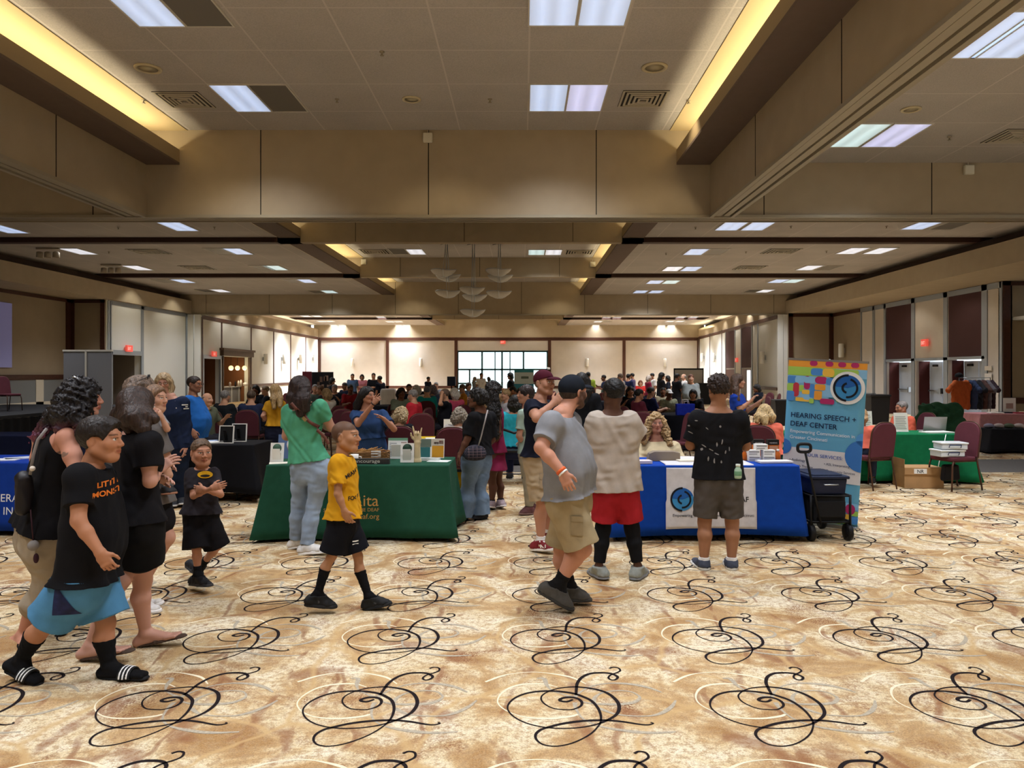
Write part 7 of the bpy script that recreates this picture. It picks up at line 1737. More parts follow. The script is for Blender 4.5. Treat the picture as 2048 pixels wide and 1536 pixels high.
person('blue_polo', 'man with glasses in bright blue polo shirt behind the black table', 11.1,
  dict(hd=(389,769), ck=(386,792), pl=(389,872), sa=(378,802,-.16), sb=(392,802,.18), ea=(376,836,-.2), wa=(386,862,-.25), eb=(398,838,.22), wb=(406,862,.12), ha=(384,885,-.07), hb=(394,885,.08), ka=(386,935), aa=(386,975), ta=(398,980), kb=(394,935,.1), ab=(394,975,.1), tb=(404,980,.1)),
  (-8, -3), 1.0, .007, '#a97558', HEAVY, bodyaz=0, seed=39, facekw=dict(beard='#3a2a20', beard_len=.3), top=dict(name='polo_shirt', c='#2566b4', hem=-.06, ease=.02, sleeve=.8, sease=.024), bottom=dict(name='trousers', c='#22242c', end=1.95, ease=.016), shoes=dict(c='#222224'),
  hair=dict(kind='short', c='#2b201a', vol=.6, hairline=.058))
person('royal_polo', 'woman with long brown hair in royal blue polo, holding a smartphone', 12.4,
  dict(hd=(1476,763), ck=(1472,787), pl=(1476,864), sa=(1470,796,-.15), sb=(1480,796,.16), ea=(1480,819,-.2), wa=(1503,801,-.22), fa=(1511,790,-.22), eb=(1494,822,.1), wb=(1520,803,-.02), fb=(1531,794,-.02), ha=(1472,874,-.07), hb=(1480,874,.07), ka=(1474,918), aa=(1474,950), ta=(1486,953), kb=(1482,918,.1), ab=(1482,950,.1), tb=(1492,953,.1)),
  (-12, 0), .98, .007, '#bb8a70', FEM, bodyaz=-5, seed=41, top=dict(name='polo_shirt', c='#1f3fa0', hem=-.04, ease=.014, sleeve=.72), bottom=dict(name='trousers', c='#1b1c22', end=1.95), shoes=dict(c='#222224'),
  hair=dict(kind='long', c='#4a3425', vol=1.1, ends=[P(1464, 792, 12.5), P(1476, 800, 12.2)], er=[.05, .045], facer=.062), hands=dict(a=dict(pn=(1,0,0), tn=(0,0,1), curl=.5), b=dict(pn=(-1,0,0), tn=(0,0,1), curl=.5)))
person('yellow_woman', 'woman with long blonde hair in mustard yellow top and navy trousers beyond the black table', 13.6,
  dict(hd=(550,782), ck=(552,800), pl=(551,866), sa=(537,810,.02), sb=(563,809), ea=(526,832,-.05), wa=(540,846,.12), eb=(567,838,.1), wb=(560,840,.3), ha=(544,872), hb=(558,872), ka=(545,908), aa=(545,935), ta=(540,937,.15), kb=(558,908), ab=(558,935), tb=(556,937,.15)),
  (110, 0), .98, .007, '#c29078', FEM, bodyaz=100, seed=43, top=dict(c='#c08d22', hem=.22, ease=.014, sleeve=.6), bottom=dict(name='trousers', c='#1a1e30', end=1.95, ease=.016, waist=.3, flare=.03), shoes=dict(c='#222224'),
  hair=dict(kind='long', c='#9c8158', vol=1.1, ends=[P(548, 815, 13.45), P(560, 812, 13.45)], er=[.05, .05], facer=.056))
# orange shirts right of the blue table
SEAT = dict(ha=(0, 0), hb=(0, 0))
def seated(key, label, px, py_head, D, az, skin, c, hair, sc=.97, vox=.009, secs=ADULT, lean=0, arms='table', bottom='#2a2c36', head_az=None, top=None, group=None, facekw=None, elev=0.0, bot_kind=None, shoes='#222224', head_pitch=-5, hdw=None):
  """seated figure: hips on a 0.46 m seat, head at the pixel given"""
  a = math.radians(az); f = V3(math.cos(a), math.sin(a), 0); r = V3(f[1], -f[0], 0); up = V3(0, 0, 1)
  hd = np.array(P(px, py_head, D)) if hdw is None else np.array(hdw); zh = .56+elev; Hs = hd[2]-zh
  pl = V3(hd[0], hd[1], zh)-f*(.06+lean); ck = hd-up*.155*sc-f*.035
  J = dict(hd=hd, ck=ck, pl=pl, sa=ck-r*.175*sc-up*.055, sb=ck+r*.175*sc-up*.055)
  for s_, sg in (('a', -1), ('b', 1)):
    sh = J['s'+s_]; rr = r*sg
    if arms == 'table': el = sh-up*.26*sc+f*.09+rr*.05; wr = el+f*.22-rr*.06+up*.06
    elif arms == 'chest': el = sh-up*.25*sc+f*.06+rr*.08; wr = el+f*.14-rr*.10+up*.17
    elif arms == 'up': el = sh+up*.02+f*.12+rr*.20; wr = hd+rr*.10+f*.05+up*.03
    elif arms == 'sign': el = sh-up*.24*sc+f*.05+rr*.12; wr = el+f*.15-rr*.02+up*(.22 if sg > 0 else .12)
    else: el = sh-up*.28*sc+rr*.05; wr = el+f*.20-up*.06-rr*.03
    J['e'+s_] = el; J['w'+s_] = wr
    hp = pl+rr*.09-up*.03; kn = hp+f*.42*sc+rr*.03; an = V3(kn[0], kn[1], .09)+f*.02; J['h'+s_] = hp; J['k'+s_] = kn; J['a'+s_] = an; J['t'+s_] = V3(an[0], an[1], .03)+f*.17*sc
  tp = dict(c=c, hem=-.02, ease=.016, sleeve=.75, sease=.02); tp.update(top or {})
  return person(key, label, D, {}, (head_az if head_az is not None else az, head_pitch), sc, vox, skin, secs, top=tp, bottom=dict(name='trousers', c=bottom, end=bot_kind or 1.95, ease=.014, waist=.12),
  shoes=dict(c=shoes), hair=hair, bodyaz=az, world=J, group=group, facekw=facekw, seed=int(px), hands=dict(a=dict(pn=r*.6-up), b=dict(pn=-r*.6-up)))
ev = lambda px, py, D: P(px, py, D)
seated('orange_back', 'blonde woman in coral orange top seated left of the banner, back turned', 1529, 826, 10.7, 80, '#c79a84', '#e2725b', dict(kind='bob', c='#bba071', vol=1.25, ends=[P(1514, 842, 10.6), P(1530, 846, 10.55), P(1544, 841, 10.6)], er=[.05, .055, .05]), secs=HEAVYF, bottom='#23283a', vox=.007)
seated('orange_hidden', 'person in orange top seated half hidden behind the tall banner', 1722, 832, 11.4, 60, '#c08f78', '#e2725b', dict(kind='bob', c='#a9855c', vol=1.1, ends=[P(1726, 845, 11.3)], er=[.05]), bottom='#2b3140', vox=.008, lean=.04)
seated('orange_man', 'grey-haired man in orange shirt seated behind the green table on the right', 1803, 816, 13.2, 195, '#bd8266', '#e0694f', dict(kind='short', c='#8d8681', vol=.4, hairline=.062), secs=HEAVY, vox=.008, head_az=185)
# ================================================================== the seated and standing crowd
def tint_skin(name, t):
  if name in MATS: return MATS[name]
  m = M_skin.copy(); m.name = name; nt = m.node_tree; b = nt.nodes['Principled BSDF']; a = next(n for n in nt.nodes if n.type == 'ATTRIBUTE')
  mx = nt.nodes.new('ShaderNodeMix'); mx.data_type = 'RGBA'; mx.blend_type = 'MULTIPLY'; mx.inputs['Factor'].default_value = 1; mx.inputs['B'].default_value = (*t, 1)
  nt.links.new(a.outputs['Color'], mx.inputs['A']); nt.links.new(mx.outputs['Result'], b.inputs['Base Color']); MATS[name] = m; return m
SK = {'l': tint_skin('skin_light', (1, 1, 1)), 't': tint_skin('skin_tan', (.72, .62, .55)), 'd': tint_skin('skin_dark', (.30, .22, .18))}
PROTO = {}
HK = {'s': lambda h: dict(kind='short', c='#2b201a', vol=1.0, hairline=.06),
  'b': lambda h: dict(kind='bob', c='#2b201a', vol=1.1, ends=[h+V3(-.05,-.06,-.10), h+V3(0,-.08,-.12), h+V3(.05,-.06,-.10)], er=[.045]*3, facer=.06),
  'L': lambda h: dict(kind='long', c='#2b201a', vol=1.1, ends=[h+V3(-.05,-.10,-.24), h+V3(0,-.12,-.28), h+V3(.06,-.10,-.24)], er=[.045]*3, facer=.06),
  'c': lambda h: dict(kind='curly', c='#2b201a', vol=1.0, ends=[h+V3(-.07,-.05,-.11), h+V3(.07,-.05,-.11)], er=[.055]*2, facer=.066),
  'k': lambda h: dict(kind='cap', c='#e8e8e8', under='#2b201a'),
  'x': lambda h: dict(kind='bald', c='#8a827a')}
def proto(pose, hk, build):
  key = (pose, hk, build)
  if key in PROTO: return PROTO[key]
  secs = {'m': ADULT, 'f': FEM, 'h': HEAVY, 'g': HEAVYF}[build]
  if pose[0] == 's':      # seated
    h = V3(0, .03, 1.215); r = seated('proto', 'crowd', 1, 0, 0, 90, '#c9997c', '#808080', HK[hk](h), vox=.013, secs=secs, arms={'t': 'table', 'c': 'chest', 'u': 'up', 'g': 'sign', 'l': 'lap'}[pose[1]], hdw=h)
  else:
    h = V3(0, .03, 1.60); J = dict(hd=h, ck=V3(0, -.01, 1.445), pl=V3(0, 0, .93), sa=V3(.175, -.01, 1.385), sb=V3(-.175, -.01, 1.385))
    for s_, sg in (('a', 1), ('b', -1)):
      q = pose[1]
      if q == 'd': el, wr = V3(sg*.235, -.03, 1.10), V3(sg*.25, .06, .86)
      elif q == 'c': el, wr = V3(sg*.24, .02, 1.11), V3(sg*.05, .26, 1.13)
      elif q == 'g': el, wr = V3(sg*.24, .04, 1.13), V3(sg*.14, .30, 1.28 if sg > 0 else 1.20)
      else: el, wr = V3(sg*.24, .05, 1.12), V3(sg*.10, .20, 1.0)
      J['e'+s_], J['w'+s_] = el, wr
      J['k'+s_], J['a'+s_], J['t'+s_] = V3(sg*.10, .02, .50), V3(sg*.11, -.03, .09), V3(sg*.13, .15, .03)
    r = person('proto', 'crowd', 0, {}, (90, -6), 1.0, .013, '#c9997c', secs, world=J, bodyaz=90, top=dict(c='#808080', hem=-.05, ease=.016, sleeve=.75, sease=.02), bottom=dict(name='trousers', c='#2a2c36', end=1.95, ease=.014), shoes=dict(c='#222224'), hair=HK[hk](h), seed=5)
  T = r['T']; PROTO[key] = [T, False, np.array(h)-r['org']]
  return PROTO[key]
def set_mat(o, m):
  o.material_slots[0].link = 'OBJECT'; o.material_slots[0].material = m
CROWD_N = 0
def crowd(px, py, pose, az, hk, build, hair, skin, shirt, label, D=None, legs='#25262e', sc=1.0, group=None, with_chair=True):
  pr = proto(pose, hk, build); T = pr[0]
  if pr[1]: T = copy_tree(T)
  pr[1] = True
  hz = (1.215 if pose[0] == 's' else 1.60)*sc
  if D is None: D = (EYE-hz)*F/(py-VY)
  a = math.radians(az-90); hl = pr[2]*sc; x = XatD(px, D)-(hl[0]*math.cos(a)-hl[1]*math.sin(a)); y = D-(hl[0]*math.sin(a)+hl[1]*math.cos(a))
  T.location = (x, y, 0); T.rotation_euler = (0, 0, a); T.scale = (sc, sc, sc); T['label'] = label
  if group: T['group'] = group
  for c in T.children:
    n = c.name.split('.')[0]
    if n == 'body': set_mat(c, SK[skin])
    elif n in ('hair',): set_mat(c, hair_mat(hair))
    elif n == 'cap':
      set_mat(c, cloth('cap_'+hair.strip('#'), hair))
      for b in c.children: set_mat(b, cloth('cap_'+hair.strip('#'), hair))
    elif n == 't_shirt': set_mat(c, cloth('shirt_'+shirt.strip('#'), shirt))
    elif n == 'trousers': set_mat(c, cloth('trousers_'+legs.strip('#'), legs))
  if pose[0] == 's' and with_chair:
    chair(x, y, az, 'maroon banquet chair under the '+' '.join(label.split()[:9]))
  return T
def round_table(px, D, label, r=.86, col='#14161f', items=0, seed=1):
  x = XatD(px, D); t = thing('round_table', 'round table under the '+' '.join(label.split()[:12]), 'table', (x, D, 0)); g = random.Random(seed)
  MB().lathe([(r-.02, .715), (r-.02, .738)], 40).build('tabletop', mat('table_grey', '#8b8b8b', .6), t)
  for k in range(4):
    a = PI/4+k*PI/2; MB().tube([(.5*math.cos(a), .5*math.sin(a), .715), (.55*math.cos(a), .55*math.sin(a), .0)], .016, 6).build('leg', M_blk, t)
  n = 120; prof = [(0, .745), (r*.6, .745), (r-.01, .745), (r+.01, .735), (r+.02, .60), (r+.035, .35), (r+.05, .10), (r+.055, .03)]
  ph = [g.random()*6 for _ in range(3)]; vs = [(0, 0, .745)]; fs = []
  for (rr, z) in prof[1:]:
    k = max(0, (.735-z)/.7)
    for i in range(n):
      a = 2*PI*i/n; w = .035*k*(math.sin(14*a+ph[0]+math.sin(3*a+ph[1]))+.5*math.sin(25*a+ph[2])); vs.append(((rr+w)*math.cos(a), (rr+w)*math.sin(a), z))
  for i in range(n): fs.append((0, 1+i, 1+(i+1) % n))
  for j in range(len(prof)-2):
    for i in range(n): fs.append((1+j*n+i, 1+(j+1)*n+i, 1+(j+1)*n+(i+1) % n, 1+j*n+(i+1) % n))
  o = MB().add(vs, fs, True).build('tablecloth', cloth('cloth_'+col.strip('#'), col)); o.location = (x, D, 0)
  tag(o, label, 'tablecloth'); return o
TB = '#14161f'
for (x_, D_, l_) in ((-6.0, 16.0, 'black round tablecloth under the red bag, left of the mustard-topped woman'), (-3.4, 22.0, 'black round tablecloth between the woman in dark red and the white-haired woman'), (-3.0, 16.4, 'black round tablecloth in front of the man in red t-shirt'), (-.6, 14.6, 'dark round tablecloth right beside the braids, before the blond boy'),
  (2.0, 17.5, 'black round tablecloth behind the beige t-shirt man, by the man in maroon'), (3.9, 17.3, 'black round tablecloth under the blue and pink gift bags'), (3.6, 20.2, 'black round tablecloth behind the man in navy shirt'), (-7.8, 20.0, 'black round tablecloth in front of the bar counter'),
  (2.0, 25.2, 'black round tablecloth of the woman in mauve, far centre'), (-7.2, 27.4, 'black round tablecloth far back, left of the long dark hair'), (-3.0, 26.0, 'black round tablecloth far back, of the man in pale grey'), (-1.2, 19.6, 'black round tablecloth before the man in teal')):
  round_table(VX+x_*F/D_, D_, l_, seed=int(D_*10))
GR, WH, BK, BR, BL = '#8b8784', '#d4d0ca', '#17130f', '#3b2a20', '#a68a5e'
S_ = [ # seated: px, py, pose, heading, hair kind, build, hair, skin, shirt, label
  (451,793,'st',70,'s','h',GR,'l','#23272b','grey-haired man in black jacket seated back turned, right of the blue polo'),
  (415,799,'sg',-20,'x','m',GR,'l','#5c6150','older man in olive shirt signing, right beside the man in blue polo'),
  (503,793,'st',95,'s','m','#5a4a3e','l','#2b3350','brown-haired man in slate blue shirt seated facing the bar, left of the mustard-topped woman'),
  (511,779,'st',-100,'b','f',BK,'d','#15161a','black-haired woman in black seated in front of the bar counter'),
  (530,781,'st',200,'s','m','#8a7356','l','#1d2026','sandy-haired person in black jacket seated just left of the mustard-topped woman'),
  (630,777,'st',-70,'s','m',GR,'l','#5d6a62','grey-haired person in sage shirt seated behind the shoulder of the green t-shirt woman'),
  (640,780,'st',190,'s','m','#6a5240','l','#3a3236','brown-haired man in plum shirt next to the grey-haired person in sage'),
  (652,788,'st',150,'b','f','#9c825c','l','#d8d3cb','blonde woman in white seated just behind the green sleeve'),
  (669,777,'sc',-95,'s','m',GR,'l','#26272d','grey-haired man in black facing the camera with a hand at his chin'),
  (689,772,'st',-120,'s','m',BK,'d','#1b2033','black-haired man in navy seated far back, left of the blue dress'),
  (701,778,'st',-60,'s','f',BK,'d','#8e1f27','woman in dark red top seated left behind the woman in blue dress'),
  (803,786,'st',-60,'b','f',BK,'d','#7f8c7c','dark-haired woman in grey green top facing the man in red t-shirt'),
  (825,791,'st',160,'s','h',GR,'l','#c8303c','grey-haired man in red t-shirt seated in profile left of the braided woman'),
  (818,776,'st',-80,'s','m',BK,'t','#2a3140','black-haired man in dark blue seated beyond the man in red'),
  (833,779,'st',100,'c','f',WH,'l','#e2dedb','white-haired woman in white top seated beyond the man in red'),
  (854,782,'st',95,'s','h','#6d7280','l','#1f9a9c','grey-haired man in teal shirt seated with his back turned'),
  (866,779,'st',80,'c','f','#857c88','l','#5a6f98','woman with ash grey curls in denim blue beside the man in teal'),
  (908,787,'st',130,'b','f',WH,'l','#d4587a','white-haired woman in pink top seated behind the braided woman'),
  (924,777,'st',190,'s','m','#5d4c40','l','#c9852a','man in amber t-shirt seated below the window wall'),
  (1011,790,'st',200,'s','m','#9a7f58','l','#c9c9cf','blond boy in pale patterned jacket seated right of the braids'),
  (1026,783,'st',-90,'b','f',BK,'t','#c23b46','dark-haired woman in red seated below the far teal banner'),
  (1041,786,'sl',180,'b','f',BK,'t','#d0504e','dark-haired woman in coral seated beside the woman in mint'),
  (1181,784,'st',-100,'b','f',BR,'t','#b9c6cc','woman in pale grey jacket seated between the grey and beige t-shirt men'),
  (1250,779,'st',-60,'s','m','#7a6a5c','l','#4d8fa6','man in light blue seated just right of the beige t-shirt man'),
  (1261,782,'sc',-90,'L','f',BK,'t','#1a1a1e','woman with long black hair in black top facing the camera'),
  (1279,789,'st',20,'s','m',BK,'t','#5a2230','black-haired man in maroon shirt leaning over the table'),
  (1302,784,'st',20,'s','h','#3a332f','l','#20264f','man in navy shirt with cropped hair seated with his back turned'),
  (1281,766,'st',-95,'b','f','#7c4a32','l','#d43a34','auburn-haired woman in bright red seated far back'),
  (1513,777,'sl',180,'b','f',BK,'d','#1b1c22','black-haired person in black seated far right, in front of the woman in royal blue'),
  (872,771,'st',-90,'s','m',GR,'l','#8a8f98','grey-haired man in pale grey facing the camera at a distant table'),
  (938,772,'st',-60,'b','f',BR,'l','#6a7f9c','brown-haired woman in dusty blue at a distant table left of the window'),
  (1216,771,'st',60,'s','m',BK,'t','#3f4f46','black-haired man in dark green at a distant table'),
  (1232,774,'st',120,'c','f',BR,'d','#7f5f7c','curly-haired woman in mauve at a distant table'),
  (1352,772,'st',-80,'L','f',BK,'d','#2c2b33','woman with long black hair in charcoal at a distant table'),
  (590,772,'st',60,'s','m',BR,'l','#5f6670','brown-haired man in grey at a distant table, left of the long dark hair'),
  (1100,774,'sl',-60,'b','f',BR,'l','#7a4a52','brown-haired woman in rose at a distant table under the maroon cap man\'s arm'),
  ]
for e in S_: crowd(*e)
crowd(1326,783,'sg',-95,'s','f',BK,'d','#b9ac90','woman in sand top signing across the table from the man in navy',D=21.7,sc=.94)
crowd(1338,789,'st',-80,'k','m','#ecebe8','d','#8f9176','man in white cap and camouflage-green shirt at the gift bag table',D=19.05,sc=.95)
crowd(1386,788,'st',250,'b','f',BK,'t','#151518','black-haired woman in black seated right of the pink gift bag',D=18.9,sc=.95)
crowd(889,779,'su',185,'s','h','#6e5c50','l','#17191f','heavyset man in black t-shirt leaning back with both hands behind his head',D=16.2)
crowd(804,833,'sl',60,'c','g','#b7a27c','l','#1a1b22','woman with curly ash blonde hair seated at the yellow table, back turned',D=10.75,sc=.90,with_chair=False)
crowd(919,829,'sl',95,'c','g','#8f8576','l','#b9b4b0','grey-haired person in light grey top seated at the yellow table, back turned',D=10.55,sc=.90,with_chair=False)
N_ = [ # standing
  (705,753,'dd' if 0 else 'nd',-80,'s','m',BK,'t','#4c6283',33,'man in denim blue shirt standing against the far back wall, left of three'),
  (724,754,'nc',-80,'b','f',BK,'t','#d98a94',34,'woman in pink top standing by the far back wall'),
  (747,752,'nc',-85,'s','m',BK,'t','#15171c',31,'bearded man in black with folded arms at the far back wall'),
  (759,758,'nd',150,'s','m',BK,'t','#171a26',27,'man in dark navy standing sideways before the far wall trim'),
  (665,762,'nd',20,'b','m',BK,'t','#1b1c24',25,'person in black standing at the right edge of the photo backdrop'),
  (857,758,'no',-30,'s','m',BK,'t','#252b3c',36,'person in dark blue bending over a far table at the back wall'),
  (950,758,'no',30,'L','f','#8a7a68','l','#8f959c',38,'long-haired person in grey against the left window pane'),
  (963,751,'nd',-60,'s','m',BR,'t','#e6e2dd',36,'man in white t-shirt standing before the glass doors'),
  (977,758,'nd',120,'b','f',BR,'l','#5d6f63',39,'person in grey green behind the braided hairstyle, at the glass doors'),
  (1020,752,'nc',170,'b','m',BK,'t','#14161c',27,'person in black standing beside the far teal roll-up banner'),
  (1176,751,'nd',100,'s','m',BK,'t','#b3cc4e',27,'man in lime green t-shirt standing with his back turned, far centre'),
  (1207,756,'ng',180,'s','m',BK,'d','#27304a',29,'man in dark blue with arm stretched left, far centre'),
  (1240,754,'nd',150,'s','m','#6d5a4c','l','#8e8780',26,'man in taupe shirt just right of the beige t-shirt man\'s head'),
  (1257,754,'no',40,'s','m',BK,'t','#1e2444',29,'man in navy shirt standing left in the far right group'),
  (1264,752,'nd',160,'s','m',BK,'t','#5e5470',33,'man in violet grey behind the man in navy, far right group'),
  (1298,757,'no',10,'b','f','#b0a090','l','#7a2036',29,'white-haired woman in maroon jacket, far right group'),
  (1304,752,'nd',190,'s','m',BK,'t','#dcd8d2',32,'man in white behind the woman in maroon jacket'),
  (1324,752,'no',10,'L','g',BK,'t','#1b1b20',26,'woman with long black hair in black, tallest of the far right group'),
  (1335,757,'nd',170,'b','f',BK,'d','#232733',30,'person in dark clothes right of the long black hair'),
  (1355,754,'no',20,'s','m',BK,'d','#15161a',26,'man in black standing at the left edge of the projection screen'),
  (1367,754,'nd',180,'x','m',GR,'l','#d9d5cf',29,'balding man in white before the projection screen'),
  (1382,757,'nd',-95,'s','h','#6a4230','l','#8f9492',21.5,'red-bearded man in grey t-shirt standing before the projection screen'),
  ]
for (px, py, pose, az, hk, b, hair, sk, sh, D, l) in N_: crowd(px, py, pose, az, hk, b, hair, sk, sh, l, D=D, sc=(EYE-(py-VY)*D/F)/1.60)
crowd(1163,762,'nd',95,'L','f',BK,'t','#16171c','woman in black standing between the grey t-shirt and beige t-shirt men',D=9.9,sc=.97)
# free chairs
for (px, D, az, l) in ((1345,13.4,185,'empty maroon banquet chair behind the woman in cream, beside the gift bag table'),(1296,14.2,60,'maroon banquet chair left of the empty one behind the woman in cream'),(1527,27,200,'empty maroon chair nearer the far right wall'),(1541,26,150,'empty maroon chair right of another before the far right wall'),
  (1515,10.6,75,'maroon banquet chair of the blonde woman in coral orange, left of the banner'),(676,15.2,120,'empty maroon chair behind the woman in blue dress, left of another'),(714,14.4,80,'maroon banquet chair right behind the woman in blue dress'),(842,13.6,100,'empty maroon banquet chair nearest behind the man in red t-shirt'),(897,14.0,170,'empty maroon chair between the braided woman and the man with raised arms')):
  chair(XatD(px, D), D, az, l)
chair(XatD(1820, 13.7), 13.55, 195, 'maroon banquet chair under the grey-haired man in orange')
# gift bags and cups
def gift(px, D, z, w, h, c, l):
  t = thing('gift_bag', l, 'bag', (XatD(px, D), D, z)); q = MB(); q.prism([(-w/2,-.07,0),(w/2,-.07,0),(w/2*1.05,-.09,h),(-w/2*1.05,-.09,h)], (0,.16,0)); bevel(q.build('paper_bag', cloth('bag_'+c.strip('#'), c), t), .01)
  for y in (-.07, .06): MB().tube([(-w*.2,y,h),(-w*.15,y,h+.09),(w*.15,y,h+.09),(w*.2,y,h)], .006, 6).build('handle', mat('bag_cord', '#e7e2dc', .8), t)
gift(1372, 17.15, .75, .28, .20, '#c98a8e', 'pink gift bag standing on the black table, behind the blue bag')
gift(1370, 16.75, .75, .38, .25, '#2437b8', 'crumpled royal blue bag on the black table behind the woman in cream')
gift(468, 15.8, .75, .24, .12, '#b3202a', 'red bag on the round table left of the man in slate blue')
for (px, D, l) in ((797, 21.6, 'the table of the white-haired woman, left of two'), (818, 21.7, 'the table of the white-haired woman, right of two'), (1308, 20.1, 'the table behind the man in navy, left of two'), (1331, 20.0, 'the table behind the man in navy, right of two'), (1396, 17.0, 'the gift bag table'), (484, 15.8, 'the left round table beside the red bag'), (1003, 14.7, 'the table before the blond boy')):
  t = thing('paper_cup', 'white paper cup on '+l, 'cup', (XatD(px, D), D, .746), 0, 'paper cups on the round tables')
  MB().lathe([(.03,0),(.042,.12),(.044,.122),(.038,.12),(.028,.01),(0,.01)], 14).build('cup_body', M_paper, t)
# far exhibits
t = thing('photo_backdrop', 'dark printed photo backdrop at the far left corner', 'display', (XatD(645, 27), 27, 0)); w = XatD(666, 27)-XatD(624, 27)
z0, z1 = .9, ZatD(744, 27); MB().box(-w/2, w/2, 0, .04, z0, z1).build('panel', mat('backdrop_black', '#17171a', .6), t)
g = random.Random(3)
for k in range(12):
  a, b = g.uniform(-w/2+.05, w/2-.12), g.uniform(z0+.02, z1-.25); MB().box(a, a+g.uniform(.05,.14), -.006, 0, b, b+g.uniform(.06,.2)).build('printed_block', mat('bd%d' % (k % 4), ['#6d5648', '#c9c2bd', '#453a36', '#8f7a6a'][k % 4], .7), t)
for sx in (-1, 1): MB().tube([(sx*w/2, .02, 0), (sx*w/2, .02, z1)], .015, 6).build('post', M_blk, t)
t = thing('maroon_pull_up', 'narrow maroon banner stand left of the photo backdrop', 'banner', (XatD(614, 26.5), 26.5, 0)); MB().box(-.16,.16,0,.02,.05,ZatD(743, 26.5)).build('sheet', mat('pull_up_maroon', '#5d1c26', .7), t); MB().box(-.2,.2,-.1,.1,0,.06).build('base', M_steel, t)
t = thing('far_rollup_banner', 'teal and white roll-up banner standing before the window wall', 'banner', (XatD(1048, 26.8), 26.8, 0)); w = XatD(1068, 26.8)-XatD(1029, 26.8); zt_ = ZatD(739, 26.8)
MB().box(-w/2, w/2, 0, .02, .05, zt_).build('sheet', mat('far_banner_pale', '#cfe0e0', .6), t)
for (a, b, c) in ((zt_-.10, zt_, '#3f9aa6'), (zt_-.68, zt_-.50, '#3f8ea8'), (.05, .5, '#2f7f98')): MB().box(-w/2, w/2, -.004, 0, a, b).build('printed_block', mat('print_'+c.strip('#'), c, .7), t)
MB().box(-.1, .16, -.004, 0, zt_-.32, zt_-.24).build('printed_block', mat('print_66756b', '#66756b', .7), t); MB().box(-w/2, w/2, -.1, .12, 0, .05).build('base', M_steel, t)
t = thing('speaker_cabinet', 'tall blue-black loudspeaker cabinet left of the window wall', 'speaker', (XatD(903, 45), 45, 0)); bevel(MB().box(-.24,.24,-.2,.2,.9,ZatD(753, 45)).build('cabinet', mat('cabinet_blue', '#20304e', .6), t), .02); MB().tube([(0,0,0),(0,0,.95)], .03, 8).build('pole', M_blk, t)
for k, (px, D, w_, l) in enumerate(((850, 37.5, 3.2, 'dark cloth on the long exhibit table at the back wall, under the bending person'), (1235, 30.5, 2.4, 'dark cloth on the exhibit table of the far right group'), (1340, 27.6, 2.2, 'black cloth on the exhibit table before the projection screen'), (735, 35.5, 3.0, 'dark cloth on the exhibit table of the people at the far left wall'))):
  cloth_table('tablecloth', l, 'tablecloth', XatD(px, D), D, w_, .76, .75, '#1a1c24', flare=.03, folds=4, amp=.02, seed=40+k)
o = MB().box(-.25,.25,-.15,.15,0,.4).build('white_draped_stand', cloth('drape_white', '#dedbd6')); bevel(o, .05, 3); o.location = (XatD(777, 24.6), 24.6, .0); o.scale = (1, 1, 2.9); tag(o, 'tall stand draped in white cloth right of the woman in blue dress', 'draped stand')
# rollator with its seated owner in teal
rl = thing('rollator', 'black four-wheeled rollator used as a seat behind the woman in maroon dress', 'walker', (XatD(1029, 11.5), 11.5, 0)); M_rl = mat('rollator_tube', '#22242b', .4, .4)
bevel(MB().box(-.22,.22,-.17,.17,.50,.535).build('seat', M_blk, rl), .01)
q = MB()
for sx in (-1, 1):
  q.tube([(sx*.25,-.32,.12),(sx*.25,-.2,.52),(sx*.25,-.26,.90)], .014, 6); q.tube([(sx*.25,.30,.12),(sx*.25,.12,.52)], .014, 6); q.tube([(sx*.25,-.18,.52),(sx*.25,.14,.52)], .014, 6)
q.tube([(-.25,-.28,.20),(.25,-.28,.20)], .01, 6); q.build('frame', M_rl, rl)
MB().tube([(-.25,-.26,.88),(0,-.33,.80),(.25,-.26,.88)], .02, 6).build('back_strap', M_blk, rl)
for sx in (-1, 1):
  for sy in (-.32, .30): MB().lathe([(.03,-.016),(.095,-.016),(.095,.016),(.03,.016),(.03,-.016)], 20, M=Matrix.Translation((sx*.25, sy, .096)) @ Matrix.Rotation(PI/2, 4, 'Y')).build('wheel', M_blk, rl)
crowd(1030,803,'sl',85,'b','g',BK,'t','#2a9fb0','woman in bright teal shirt seated on the black rollator, back turned',D=11.75,sc=1.0,legs='#232a4a',with_chair=False)
for k_ in PROTO.values():
  if not k_[1]: raise RuntimeError('unused proto')
